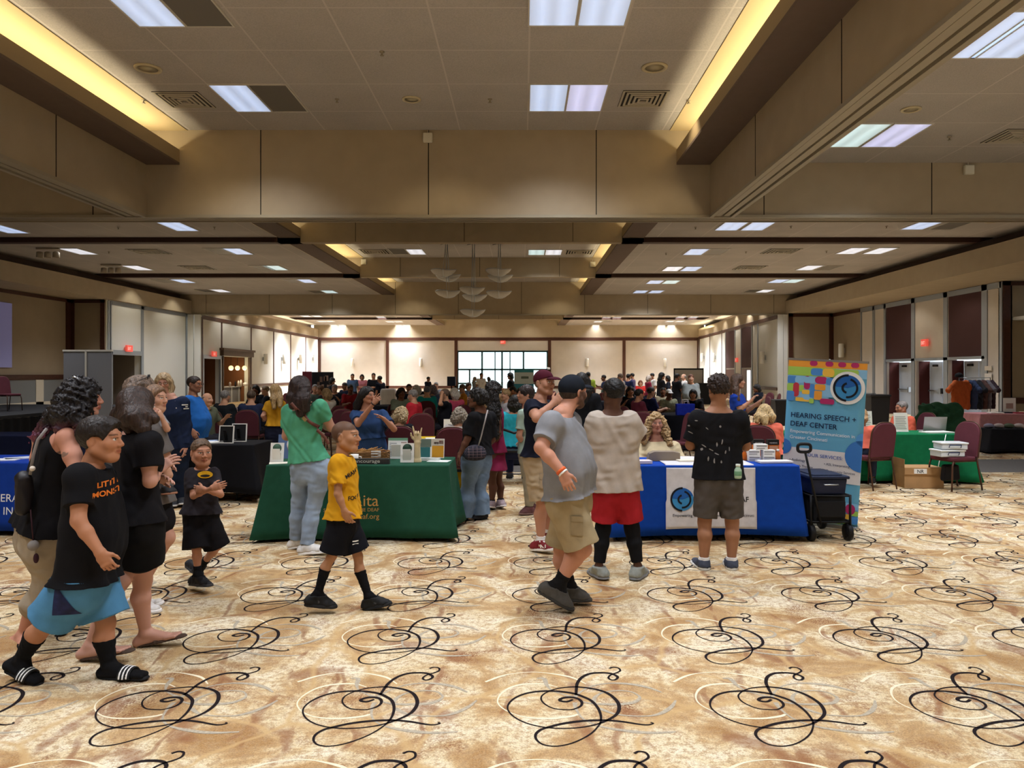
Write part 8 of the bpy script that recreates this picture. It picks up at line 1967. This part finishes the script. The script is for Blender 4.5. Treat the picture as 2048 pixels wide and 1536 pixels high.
# ================================================================== fittings and small details
# pendant bowls
M_bowl = mat('frosted_bowl', '#d9d5ca', .45); M_rib = mat('polished_rib', '#f4f5f5', .25)
for k, (px, rows) in enumerate(((893, ((888,541,25.6),(897,551,26.3),(896,583,25.9))), (947, ((945,577,25.6),(950,591,26.3),(946,621,25.9))), (999, ((997,540,25.6),(1001,552,26.3),(998,584,25.9))))):
  o_ = Vector((XatD(px, 25.9), 25.9, ZC)); t = thing('chandelier', '%s hanging cluster of three shallow bowls in the middle coffer' % ['left', 'middle', 'right'][k], 'chandelier', o_, 0, 'bowl chandeliers of the middle coffer')
  MB().lathe([(.10,-.06),(.12,-.03),(.12,-.001)], 16).build('canopy', M_steel, t)
  for a in (0, 2.1, 4.2): MB().prism([(0,-.05,-.05),(.45,-.02,-.03),(.45,.02,-.03),(0,.05,-.05)], (0,0,.02), Matrix.Rotation(a, 4, 'Z')).build('blade', M_steel, t)
  rr = lambda a: .40*(1-.12*math.cos(3*(a+PI/2)))
  for (bx, by, D) in rows:
    c = P(bx, by, D)-o_; q = MB(); q.grid(lambda u, v: (rr(2*PI*u)*math.sin(v*PI/2)*math.cos(2*PI*u)+c.x, rr(2*PI*u)*math.sin(v*PI/2)*math.sin(2*PI*u)+c.y, -.20*max(0, math.cos(v*PI/2))**1.2+.02*math.cos(6*PI*u)*v+c.z), 36, 8, True, True)
    bo = q.build('bowl', M_bowl, t); bo.modifiers.new('t', 'SOLIDIFY').thickness = .01
    MB().tube([(rr(a)*math.cos(a)+c.x, rr(a)*math.sin(a)+c.y, .02*math.cos(3*a)+c.z) for a in [2*PI*i/40 for i in range(40)]], .014, 6, closed=True).build('rim', M_steel, bo)
    for j in range(3):
      a = PI/2+2*PI/3*j-PI; MB().tube([(rr(a)*math.sin(v*PI/2)*math.cos(a)+c.x, rr(a)*math.sin(v*PI/2)*math.sin(a)+c.y, -.205*max(0, math.cos(v*PI/2))**1.2-.004+c.z) for v in [i/8 for i in range(9)]], .018, 6).build('rib', M_rib, bo)
    for j in range(2):
      a = 1+PI*j; MB().tube([(.07*math.cos(a)+c.x, .07*math.sin(a)+c.y, c.z-.17), (.05*math.cos(a), .05*math.sin(a), -.05)], .009, 5).build('rod', M_steel, t)
# wall sconces
def sconce(x, y, z, rz, label, grp):
  t = thing('wall_sconce', label, 'sconce', (x, y, z), rz, grp)
  q = MB(); q.lathe([(.10,-.32),(.12,-.28),(.12,.28),(.10,.32)], 20); q.build('shade', mat('sconce_white', '#efece2', .5), t)
  MB().box(-.05,.05,.08,.17,-.12,.12).build('bracket', M_steel, t)
for k, px in enumerate((706, 842, 1174, 1329)): sconce(XatD(px, YB), YB-.18, ZatD(725, YB), 0, 'white cylinder sconce on the back wall, %s of four' % ['first', 'second', 'third', 'fourth'][k], 'back wall sconces')
for k, px in enumerate((525, 563, 596, 625)):
  p = on(LA, LB, px); sconce(p.x+.2, p.y, ZatD(718, p.y), PI/2, 'white cylinder sconce on the left wall, %s from the bar' % ['first', 'second', 'third', 'fourth'][k], 'left wall sconces')
for k, px in enumerate((1409, 1432, 1532)):
  p = on(RA, RB, px); sconce(p.x-.2, p.y, ZatD(715, p.y), -PI/2, 'white cylinder sconce on the far right wall, %s from the corner' % ['first', 'second', 'third'][k], 'right wall sconces')
p = rp(1691); sconce(p.x-.2, p.y, ZatD(701, p.y), -PI/2, 'white cylinder sconce on the tan panel above the banner', 'right wall sconces')
# exit signs
def exit_sign(x, y, z, rz, label, w=.34):
  t = thing('exit_sign', label, 'exit sign', (x, y, z), rz); bevel(MB().box(-w/2,w/2,-.04,.04,-.13,.13).build('housing', mat('exit_red', '#e0665c', .5, emit='#ff5a4a', estr=.5), t), .01)
  text_mesh('EXIT', .17, mat('exit_white', '#ffe0d8', .5, emit='#ffd8cc', estr=.6), 'lettering', t, Matrix.Translation((-w/2*.82, -.043, -.06)), xscale=.72)
p = lp(253.5); exit_sign(X2+.10, p.y, ZatD(697, p.y), PI/2, 'lit red exit sign above the left doorway', .46)
p = on(LA, LB, 424); exit_sign(p.x+.12, p.y, ZatD(708, p.y), PI/2, 'lit red exit sign beside the bar cornice', .5)
exit_sign(XatD(1006, YB), YB-.1, ZatD(684.5, YB), 0, 'lit red exit sign above the window wall', .4)
p = rp(1855.5); exit_sign(XA-.12, p.y, ZatD(685.5, p.y), -PI/2, 'lit red exit sign above the open right doors', .40)
p = on(RA, RB, 1477); exit_sign(p.x-.12, p.y, ZatD(720, p.y), -PI/2, 'dim red exit sign between the far maroon panels', .4)
# ceiling speakers, diffusers, sprinklers, wireless boxes
def ceil_round(px, py, z, r, label):
  D = (z-EYE)*F/(VY-py); t = thing('ceiling_speaker', label, 'ceiling speaker', (XatD(px, D), D, z)); MB().lathe([(r,-.001),(r*.98,-.02),(r*.78,-.025),(r*.76,-.012),(0,-.012)][::-1], 28).build('trim_ring', mat('speaker_cream', '#c9bd9c', .6), t)
  MB().lathe([(0,-.018),(r*.7,-.016)], 24).build('grille', mat('speaker_grille', '#b3a98e', .7), t)
ceil_round(296, 136, ZC, .19, 'round cream ceiling speaker at the left of the near coffer'); ceil_round(1309, 134, ZC, .19, 'round cream ceiling speaker at the right of the near coffer')
ceil_round(823, 198, ZC, .15, 'round ceiling speaker in the middle of the near coffer'); ceil_round(1822, 218, ZS+.02, .14, 'round ceiling speaker in the near right side ceiling'); ceil_round(1986, 442, ZS, .2, 'round ceiling speaker at the far right, first middle bay')
def diffuser(px, py, z, label, w=.36):
  D = (z-EYE)*F/(VY-py); t = thing('air_diffuser', label, 'vent', (XatD(px, D), D, z)); m = mat('vent_metal', '#bdb5a3', .5)
  MB().box(-w,w,-w,w,-.012,-.002).build('back_plate', mat('vent_dark', '#2e2a26', .8), t)
  for k in range(5):
    a = w*(1-.19*k); b = a-.035; q = MB()
    for (x0, x1, y0, y1) in ((-a,-b,-a,a),(b,a,-a,a),(-b,b,-a,-b),(-b,b,b,a)): q.box(x0, x1, y0, y1, -.016-.006*k, -.012)
    q.build('vane', m, t)
for (px, py, z, l) in ((369,199,ZC,'square air diffuser left of the lit panel in the near coffer'),(1286,197,ZC,'square air diffuser right of the lit panels in the near coffer'),(2032,272,ZS+.02,'square air diffuser at the right edge, near side ceiling'),(298,503,ZS,'square air diffuser in the middle left bay, nearer row'),(395,535,ZS,'square air diffuser in the middle left bay, farther row'),(1562,502,ZS,'square air diffuser in the middle right bay, nearer row'),(1500,535,ZS,'square air diffuser in the middle right bay, farther row'),(750,503,ZC,'square air diffuser in the middle coffer, left'),(1158,504,ZC,'square air diffuser in the middle coffer, right')): diffuser(px, py, z, l, .36 if py < 300 else .5)
def wbox(px, py, D, label, w=.17):
  t = thing('wireless_box', label, 'access point', (XatD(px, D), D-.05, ZatD(py, D))); bevel(MB().box(-w/2,w/2,-.03,.045,-w/2,w/2).build('housing', mat('box_cream', '#d8d4c2', .5), t), .015); MB().tube([(0,.03,w/2),(0,.03,w/2+.08)], .008, 6).build('conduit', mat('box_cream', '#d8d4c2', .5), t)
wbox(856, 277, YN0, 'cream wireless box on the near header above the middle seam'); wbox(1935, 341, YN0, 'cream wireless box on the near header at the right'); wbox(728, 524, 29.3, 'pale wireless box on the beam left of the pendants', .2); wbox(1185, 529, 29.3, 'pale wireless box on the beam right of the pendants', .2)
for k, (px, py, z) in enumerate(((674,198,ZC),(980,198,ZC),(287,199,ZC),(1377,200,ZC),(764,103,ZC),(1899,273,ZS),(237,454,ZS),(429,454,ZS),(1391,454,ZS),(1582,452,ZS),(1773,452,ZS),(218,503,ZS),(1332,506,ZS),(1653,502,ZS),(1492,503,ZS))):
  D = (z-EYE)*F/(VY-py); t = thing('sprinkler', 'small ceiling sprinkler head between the lighting panels', 'sprinkler', (XatD(px, D), D, z), 0, 'ceiling sprinkler heads'); MB().lathe([(.035,-.001),(.035,-.012),(.012,-.014),(.012,-.05),(.028,-.055),(.028,-.06),(0,-.06)], 12).build('head', M_track, t)
def cans(px, py, l):
  D = 3.55*F/(VY-py); t = thing('stage_spotlights', l, 'spotlight', (XatD(px, D), D, ZS)); MB().box(-.35,.35,-.03,.03,-.05,-.001).build('bar', M_track, t)
  for k in range(3): MB().lathe([(.05,.08),(.09,.06),(.10,-.1),(.085,-.1),(.08,0),(0,0)], 14, (-.25+.25*k,0,-.2), None).build('can', mat('can_cream', '#b5a994', .6), t)
cans(96, 510, 'row of three ceiling spotlights over the stage, nearer'); cans(222, 541, 'row of three ceiling spotlights over the stage, farther')
# bar niche: pendants, counter, urns
bm_ = (bl0+bl1)/2; d_ = (LB-LA).normalized()
cn = thing('bar_counter', 'panelled bar counter with grey fronts under three globe pendants', 'bar counter', (0, 0, 0)); zc_ = ZatD(775, bm_.y)
q = MB(); plane_panel(q, bl0+d_*.15+Vector((-.5, 0)), bl1-d_*.1+Vector((-.5, 0)), 0, zc_, .25); q.build('front', mat('counter_grey', '#70737e', .6), cn)
q = MB(); plane_panel(q, bl0+d_*.12+Vector((-.42, 0)), bl1-d_*.08+Vector((-.42, 0)), zc_, zc_+.06, .7); q.build('counter_top', mat('counter_top', '#9b9ca0', .4), cn)
for k in range(4):
  p = bl0+(bl1-bl0)*(.08+.28*k)+Vector((-.47, 0)); q = MB(); plane_panel(q, p-d_*.06, p+d_*.06, 0, zc_, .05); q.build('stile', mat('counter_frame', '#b6b8bf', .5), cn)
for k, px in enumerate((462, 475, 489)):
  p = on(LA, LB, px)+Vector((-.9, 0)); t = thing('globe_pendant', 'glowing globe pendant over the bar, %s of three' % ['left', 'middle', 'right'][k], 'pendant light', (XatD(px, p.y), p.y, ZatD(736, p.y)), 0, 'bar globe pendants')
  lb = bpy.data.lights.new('globe_lamp', 'POINT'); lb.energy = 25; lb.color = (1, .8, .5); lb.shadow_soft_size = .14; lo_ = bpy.data.objects.new('globe_lamp', lb); COL.objects.link(lo_); lo_.parent = t; lo_.location = (0,0,-.18)
  MB().ball((0,0,0), .13, 16, 12).build('globe', mat('globe_glow', '#ffe9c0', .4, emit='#ffdf9c', estr=1.6), t); MB().tube([(0,0,.13),(0,0,.6)], .012, 6).build('cord', M_blk, t)
for k, (px, h, r, c, l) in enumerate(((460,.26,.06,'#e9dcd6','pink labelled carton on the bar counter'),(471,.30,.05,'#2a2a2c','black coffee dispenser on the bar counter'),(477,.32,.05,'#eae6de','tall white flask on the bar counter'),(482,.36,.06,'#efece6','taller white flask on the bar counter'),(491,.20,.14,'#f1efea','stack of white plates on the bar counter'))):
  p = on(LA, LB, px)+Vector((-.75, 0)); o = MB(); o.lathe([(r,0),(r,h*.8),(r*.5,h*.92),(r*.5,h),(0,h)], 14); o = o.build(['carton', 'coffee_dispenser', 'flask', 'flask', 'plate_stack'][k], mat('bar_'+c.strip('#'), c, .5)); o.location = (XatD(px, p.y), p.y, zc_+.06); tag(o, l, ['carton', 'dispenser', 'flask', 'flask', 'plates'][k])
# open right doors
M_dr = mat('door_blue_white', '#c3d0e2', .4); M_drd = mat('door_mahogany', '#4d1f1b', .5)
for k, (pa, pb, l) in enumerate(((1775, 1826, 'first'), (1834, 1890, 'second'), (1900, 1964, 'third'))):
  a, b = rp(pa), rp(pb); H = zdr-.06; t = thing('double_door', 'blue-white double door with panic bars, %s from the left in the right wall' % l, 'door', (XA+.45, (a.y+b.y)/2, 0)); h_ = (a.y-b.y)/2
  for sg in (1, -1):
    MB().box(-.40, .0, sg*(h_-.05)-.02, sg*(h_-.05)+.02, .005, H).build('reveal', M_drd, t)
    if k == 0 and sg < 0: continue
    y0, y1 = sorted((sg*.012, sg*(h_-.075))); d = MB().box(0, .05, y0, y1, .015, H-.02).build('leaf', M_dr, t)
    q = MB(); q.box(-.09, -.06, y0+.08, y1-.06, .98, 1.03); q.box(-.09, 0, (.02 if sg > 0 else -.14), (.14 if sg > 0 else -.02), .90, 1.10); q.build('panic_bar', M_steel if sg > 0 else M_blk, d)
    MB().box(-.07, 0, (y0+y1)/2-.14, (y0+y1)/2+.14, H-.20, H-.12).build('closer', M_blk, d)
for k, (py0, py1, c) in enumerate(((732, 741, '#cfc8bb'), (747, 766, '#dcd8d0'))):
  t = thing('wall_notice', ['small sign plate on the wall right of the doors, upper', 'framed notice on the wall right of the doors, lower'][k], 'sign', (XA-.045, rp(1980).y, 0)); y = 0
  MB().box(-.02, .0, -.18, .18, ZatD(py1, rp(1980).y), ZatD(py0, rp(1980).y)).build('plate', mat('notice_'+c.strip('#'), c, .6), t)
# ---- things people wear and carry --------------------------------------------------------------
def local(key, part):
  r = PEOPLE[key]; return r, r[part], Vector(r['org'])
def decal_text(key, part, s, size, p, right, up, d, m, bold=.0, xs=1.0, off=.004, align='CENTER'):
  """printed lettering draped on a garment: p is a hall point near it, d the direction of projection"""
  r, g, org = local(key, part); R = Vector(right).normalized(); U = Vector(up).normalized(); n = R.cross(U)
  M = Matrix(((R.x, -n.x, U.x, p.x-org.x), (R.y, -n.y, U.y, p.y-org.y), (R.z, -n.z, U.z, p.z-org.z), (0, 0, 0, 1)))
  o = text_mesh(s, size, m, 'lettering', g, M, align, bold, xscale=xs); conform(o, [g], d, off, .012, True); return o
def decal_poly(key, part, pts, d, m, name='print', off=.004, step=.015):
  r, g, org = local(key, part); q = MB(); q.add([Vector(p)-org for p in pts], [tuple(range(len(pts)))], False); o = q.build(name, m, g); conform(o, [g], d, off, step); return o
M_or = mat('orange_print', '#d9721f', .8); M_pr = mat('black_print', '#1a1612', .8)
dv = Vector((-.48, .877, 0)); rt = Vector((.877, .48, 0))
for s_, px, py, z_ in (('LITTLE', 194, 973, .039), ('MONSTER', 185, 991, .040)): decal_text('letter_boy', 'top', s_, z_, P(px, py, 4.1), rt, (0,0,1), dv, M_or, .03, 1.0, .004, 'LEFT')
# blue-violet mesh wedge on the shorts
decal_poly('letter_boy', 'bottom', [P(112,1165,4.0), P(102,1232,4.0), P(152,1234,4.0), P(136,1200,4.0)], (0,1,0), mat('shorts_wedge', '#232a52', .9, var=.4, vscale=30), 'side_panel')
# chest emblem of the small boy: plain yellow oval with a dark shape
cx = P(418, 961, 5.6); dd = Vector((-.45, .9, 0)); r_ = Vector((.9, .45, 0)); U = Vector((0, 0, 1))
decal_poly('charcoal_boy', 'top', [cx+r_*.054*math.cos(a)+U*.027*math.sin(a) for a in [2*PI*i/28 for i in range(28)]], dd, mat('emblem_yellow', '#d9a416', .8), 'emblem')
decal_poly('charcoal_boy', 'top', [cx-U*.008+r_*.034*math.cos(a)+U*(.009*math.sin(a)) for a in [2*PI*i/20 for i in range(20)]], dd, M_pr, 'emblem', .006)
# yellow shirt prints
dv = Vector((-.23, .973, 0)); rt = Vector((.973, .23, 0))
decal_text('yellow_boy', 'top', 'MIAMI', .042, P(693, 957, 5.3), (.973,.23,.45), (-.45,-.1,1), dv, M_pr, .02, .8, .004, 'LEFT'); decal_text('yellow_boy', 'top', 'FOOTBALL', .038, P(696, 1001, 5.3), rt, (0,0,1), dv, M_pr, .03, .9, .004, 'LEFT')
decal_poly('yellow_boy', 'top', [P(662,968,5.2), P(669,968,5.2), P(669,980,5.2), P(666,988,5.2), P(662,990,5.2)], (.3,1,0), M_pr)
for k in (-1, 1): decal_poly('yellow_boy', 'bottom', [P(705+k*0,1085+k*3,5.1), P(717,1083+k*3,5.1), P(717,1085+k*3,5.1), P(711,1086+k*2,5.1), P(705,1087+k*3,5.1)], (0,1,0), M_paper, 'logo')
# splatter on the black t-shirt
g = random.Random(12); M_sp = mat('bleach_mark', '#8d8a88', .9)
for (px, py, w, h, t_) in ((1401,872,9,2,.5),(1426,899,12,2,.6),(1440,907,10,2,.5),(1452,896,3,8,0),(1463,890,3,10,.2),(1434,925,3,9,.1),(1446,930,3,10,0),(1422,906,4,5,.4),(1459,858,4,4,.3),(1410,846,5,2,.2),(1470,912,3,7,.1),(1431,862,6,2,.7),(1478,905,2,8,0),(1461,932,3,6,0),(1451,915,9,2,.4),(1398,858,3,3,0)):
  pts = []
  for i in range(8):
    a = 2*PI*i/8; u, v = w*.6*math.cos(a)*g.uniform(.7,1.2), h*.6*math.sin(a)*g.uniform(.7,1.2); pts.append(P(px+u*math.cos(t_)-v*math.sin(t_), py+u*math.sin(t_)+v*math.cos(t_), 6.2))
  decal_poly('black_tee', 'top', pts, (0,1,0), M_sp, 'bleach_mark', .003, .03)
# white emblem on the navy sweatshirt, cap badge
for (px, py, w, h) in ((349,803,3,3),(345,812,9,2),(350,816,7,2),(347,820,6,2)): decal_poly('navy_woman', 'top', [P(px-w/2,py-h/2,9.3),P(px+w/2,py-h/2,9.3),P(px+w/2,py+h/2,9.3),P(px-w/2,py+h/2,9.3)], (0,1,0), M_paper, 'emblem')
decal_poly('maroon_cap', 'hair', [P(1094,734,6.9),P(1100,735,6.9),P(1101,742,6.9),P(1095,741,6.9)], (0,1,0), M_paper, 'badge')
# wristbands
def band(key, s_, t, m, w=.016, name='wristband', off=.0):
  r = PEOPLE[key]; W_ = r['W']; a, b = W_['e'+s_], W_['w'+s_]; c = a+(b-a)*t; d = nrm(b-a); R = r['sc']*.030+off
  M = Matrix.Translation(Vector(c-r['org'])) @ Vector(d).to_track_quat('Z', 'Y').to_matrix().to_4x4()
  MB().lathe([(R,-w/2),(R+.004,-w/2),(R+.004,w/2),(R,w/2),(R,-w/2)], 24, M=M).build(name, m, r['body'])
band('grey_tee', 'a', .92, mat('band_orange', '#e0642f', .5), .02, off=.003); band('grey_tee', 'a', 1.0, M_paper, .014, off=.001); band('blue_dress', 'a', .97, M_blk, .012, off=.002)
# spectacles
def glasses(key, c='#2a2224', sun=False, up=0.0):
  r = PEOPLE[key]; rr_, f, u = r['A']; h = r['h']; cc = r['W']['hd']-r['org']; L = lambda x, y, z: Vector(cc+(rr_*x+f*y+u*z)*h); m = mat('spectacles_'+c.strip('#'), c, .4)
  q = MB(); y0, z0 = (.108, .012) if not up else (.045, .115)
  for s in (-1, 1):
    pts = [L(s*.033+.024*math.cos(a), y0, z0+.018*math.sin(a)) for a in [2*PI*i/18 for i in range(18)]]
    q.tube(pts, .0026*h, 5, closed=True)
    if sun: q.add(pts, [tuple(range(18))], False)
    q.tube([L(s*.057, y0, z0), L(s*.083, y0-.07 if not up else y0-.09, z0-.0 if not up else z0-.04), L(s*.082, -.03 if not up else -.05, .012 if not up else .06)], .0024*h, 5)
  q.tube([L(-.010, y0+.004, z0+.004), L(.010, y0+.004, z0+.004)], .0026*h, 5); q.build('sunglasses' if sun else 'spectacles', m, r['T'])
glasses('navy_woman', '#6b4236'); glasses('blue_polo', '#3a2a26'); glasses('carrying_woman', '#1a1a1d', True, 1)
# hair clip
r = PEOPLE['curly_woman']; p = Vector(r['W']['hd']-r['org']+V3(-.02,-.05,.125)); q = MB(); q.tube([p+Vector((-.03,0,0)), p+Vector((0,-.01,.012)), p+Vector((.03,-.01,-.005))], .008, 6); q.build('hair_clip', M_steel, r['T'])
# strap, bags, bottle
def strap_on(key, parts, pts, w, m, name, label, cat, thick=.003):
  r = PEOPLE[key]; tr = []
  for g in parts: tr.append(BVHTree.FromPolygons([v.co+Vector(r['org']) for v in r[g].data.vertices], [tuple(p.vertices) for p in r[g].data.polygons]))
  c = catmull([tuple(p) for p in pts], 14); vs = []
  for i in range(len(c)):
    p = Vector(c[i]); t = Vector(c[min(i+1, len(c)-1)]-c[max(i-1, 0)]).normalized(); dq = Vector((0, 1, 0)); s = t.cross(dq).normalized()
    for k in (-1, 1):
      o = p+s*k*w/2; b = None
      for t_ in tr:
        h_ = t_.ray_cast(o-dq*.6, dq)
        if h_[0] is not None and (b is None or h_[3] < b[1]): b = (h_[0], h_[3])
      vs.append((b[0] if b else o)-dq*.011)
  q = MB(); q.add(vs, [(2*i, 2*i+1, 2*i+3, 2*i+2) for i in range(len(c)-1)], True); o = q.build(name, m); o.modifiers.new('t', 'SOLIDIFY').thickness = thick; return o
ctr = lambda pts: Vector([sum(p[i] for p in pts)/len(pts) for i in range(3)])
o = strap_on('green_woman', ['top'], [P(583,806,7.0),P(600,826,7.0),P(612,842,7.0),P(630,856,7.0),P(648,872,7.0),P(658,888,7.0)], .028, mat('strap_brown', '#6a3f34', .5), 'crossbody_strap', '', ''); tag(o, 'brown leather crossbody strap over the back of the green t-shirt', 'bag strap')
q = MB().box(-.022,.022,-.006,.0,-.014,.014).build('buckle', mat('buckle_gold', '#c9b27a', .3, .8), o); q.location = P(609,838,6.97); q.rotation_euler = (0,.8,0)
S = Field(np.array([-.16,-.1,-.13]), np.array([.16,.1,.13]), .008); S.ell((0,0,0), (.12,.055,.085)); S.rc((-.07,0,-.03), (.07,0,-.03), .05, .05, .03)
t = thing('plaid_bag', 'dark plaid crossbody bag at the hip of the woman in flared jeans', 'bag', tuple(P(950,905,8.42)), .2); bo = S.mesh('pouch', mat('plaid_dark', '#34323d', .9, var=.5, vscale=30), t)
for k in range(4):
  z = -.05+.03*k; o = MB().box(-.11,.11,-.001,.001,z,z+.004).build('plaid_line', mat('plaid_line', '#7d6a70', .9), bo); conform(o, [bo], (0,1,0), .002, .03)
  x = -.075+.045*k; o = MB().box(x,x+.004,-.001,.001,-.07,.07).build('plaid_line', mat('plaid_line', '#7d6a70', .9), bo); conform(o, [bo], (0,1,0), .002, .03)
MB().tube([Vector(P(x,y,8.40))-Vector(P(950,905,8.42)) for x, y in ((956,892),(962,872),(968,848),(975,820))], .008, 6).build('strap', mat('chain_pale', '#b9b4b4', .4, .6), t)
S = Field(np.array([-.2,-.12,-.2]), np.array([.2,.12,.2]), .009); S.rc((0,-.02,-.09), (0,-.02,.08), .045, .05, .03); S.ripple(.004, .08, 3)
t = thing('black_handbag', 'black shoulder bag with charms on the back of the woman with pink-tipped curls', 'bag', tuple(P(50,985,4.66)), .2); S.mesh('pouch', mat('bag_leather', '#1b1719', .5), t)
MB().tube([Vector(P(x,y,4.62))-Vector(P(50,985,4.66)) for x, y in ((56,950),(62,910),(70,880),(86,858))], .010, 6).build('strap', mat('strap_grey', '#8c8684', .6), t)
MB().ball(tuple(Vector(P(54,938,4.55))-Vector(P(50,985,4.66))), .016, 12, 8).build('charm', mat('charm_cream', '#d8cfc0', .5), t); MB().ball(tuple(Vector(P(60,1092,4.6))-Vector(P(50,985,4.66))), .032, 12, 8).build('pom_pom', mat('pom_grey', '#8f8a86', .9), t)
q = MB(); q.tube([Vector(P(55,1020,4.6))-Vector(P(50,985,4.66)), Vector(P(60,1085,4.6))-Vector(P(50,985,4.66))], .004, 5); q.ball(tuple(Vector(P(65,1118,4.6))-Vector(P(50,985,4.66))), (.016,.016,.03), 10, 8); q.build('tassel', mat('tassel_wine', '#3a1d26', .8), t)
t = thing('water_bottle', 'small green-tinted bottle in the back pocket of the man in black t-shirt', 'bottle', tuple(P(1476,957,6.30)), 0)
MB().lathe([(.026,-.0),(.030,.01),(.030,.07),(.018,.09),(.016,.10)], 18).build('bottle_body', mat('bottle_green', '#a9c7ae', .2), t); MB().lathe([(.019,.098),(.019,.118),(0,.118)], 14).build('cap', mat('bottle_cap', '#dfe9e0', .4), t); MB().lathe([(.0305,.025),(.0308,.026),(.0308,.06),(.0305,.061)], 18).build('bottle_label', mat('bottle_label', '#6fa07c', .5), t)
t = thing('smartphone', 'smartphone held in both hands of the woman in royal blue polo', 'phone', tuple(P(1518,789,12.2)), .3); MB().box(-.075,.075,-.004,.004,-.035,.035).build('case', M_blk, t); MB().box(-.07,.07,-.0055,-.004,-.031,.031).build('screen', mat('phone_screen', '#2a3040', .2), t)
# letter on the maroon trainers
r = PEOPLE['maroon_cap']; sh = [c for c in r['T'].children if c.name.split('.')[0] == 'shoe']; org = Vector(r['org'])
for c_, (px, py) in zip(sh, ((1086, 1101), (1106, 1087))):
  o = text_mesh('N', .075, M_paper, 'lettering', c_, Matrix.Translation(P(px, py, 6.8)-org), 'CENTER', .02); conform(o, [c_], (0, 1, 0), .004, .012)
# cargo pockets
for key, D, (x0, x1, y0, y1), c in (('grey_tee', 5.3, (1142, 1166, 1030, 1066), '#978666'), ('maroon_cap', 7.1, (1079, 1094, 948, 976), '#a39074')):
  m = cloth('pocket_'+c.strip('#'), c); vd = P((x0+x1)/2, (y0+y1)/2, D)-Vector((0, 0, EYE)); vd.z = 0
  for n_, a, b, o_ in (('cargo_pocket', y0+3, y1, .006), ('pocket_flap', y0-2, y0+9, .010)):
    z = decal_poly(key, 'bottom', [P(x0, a, D), P(x1, a+2, D), P(x1, b+2, D), P(x0, b, D)], vd, m, n_, o_, .02); z.modifiers.new('t', 'SOLIDIFY').thickness = .004
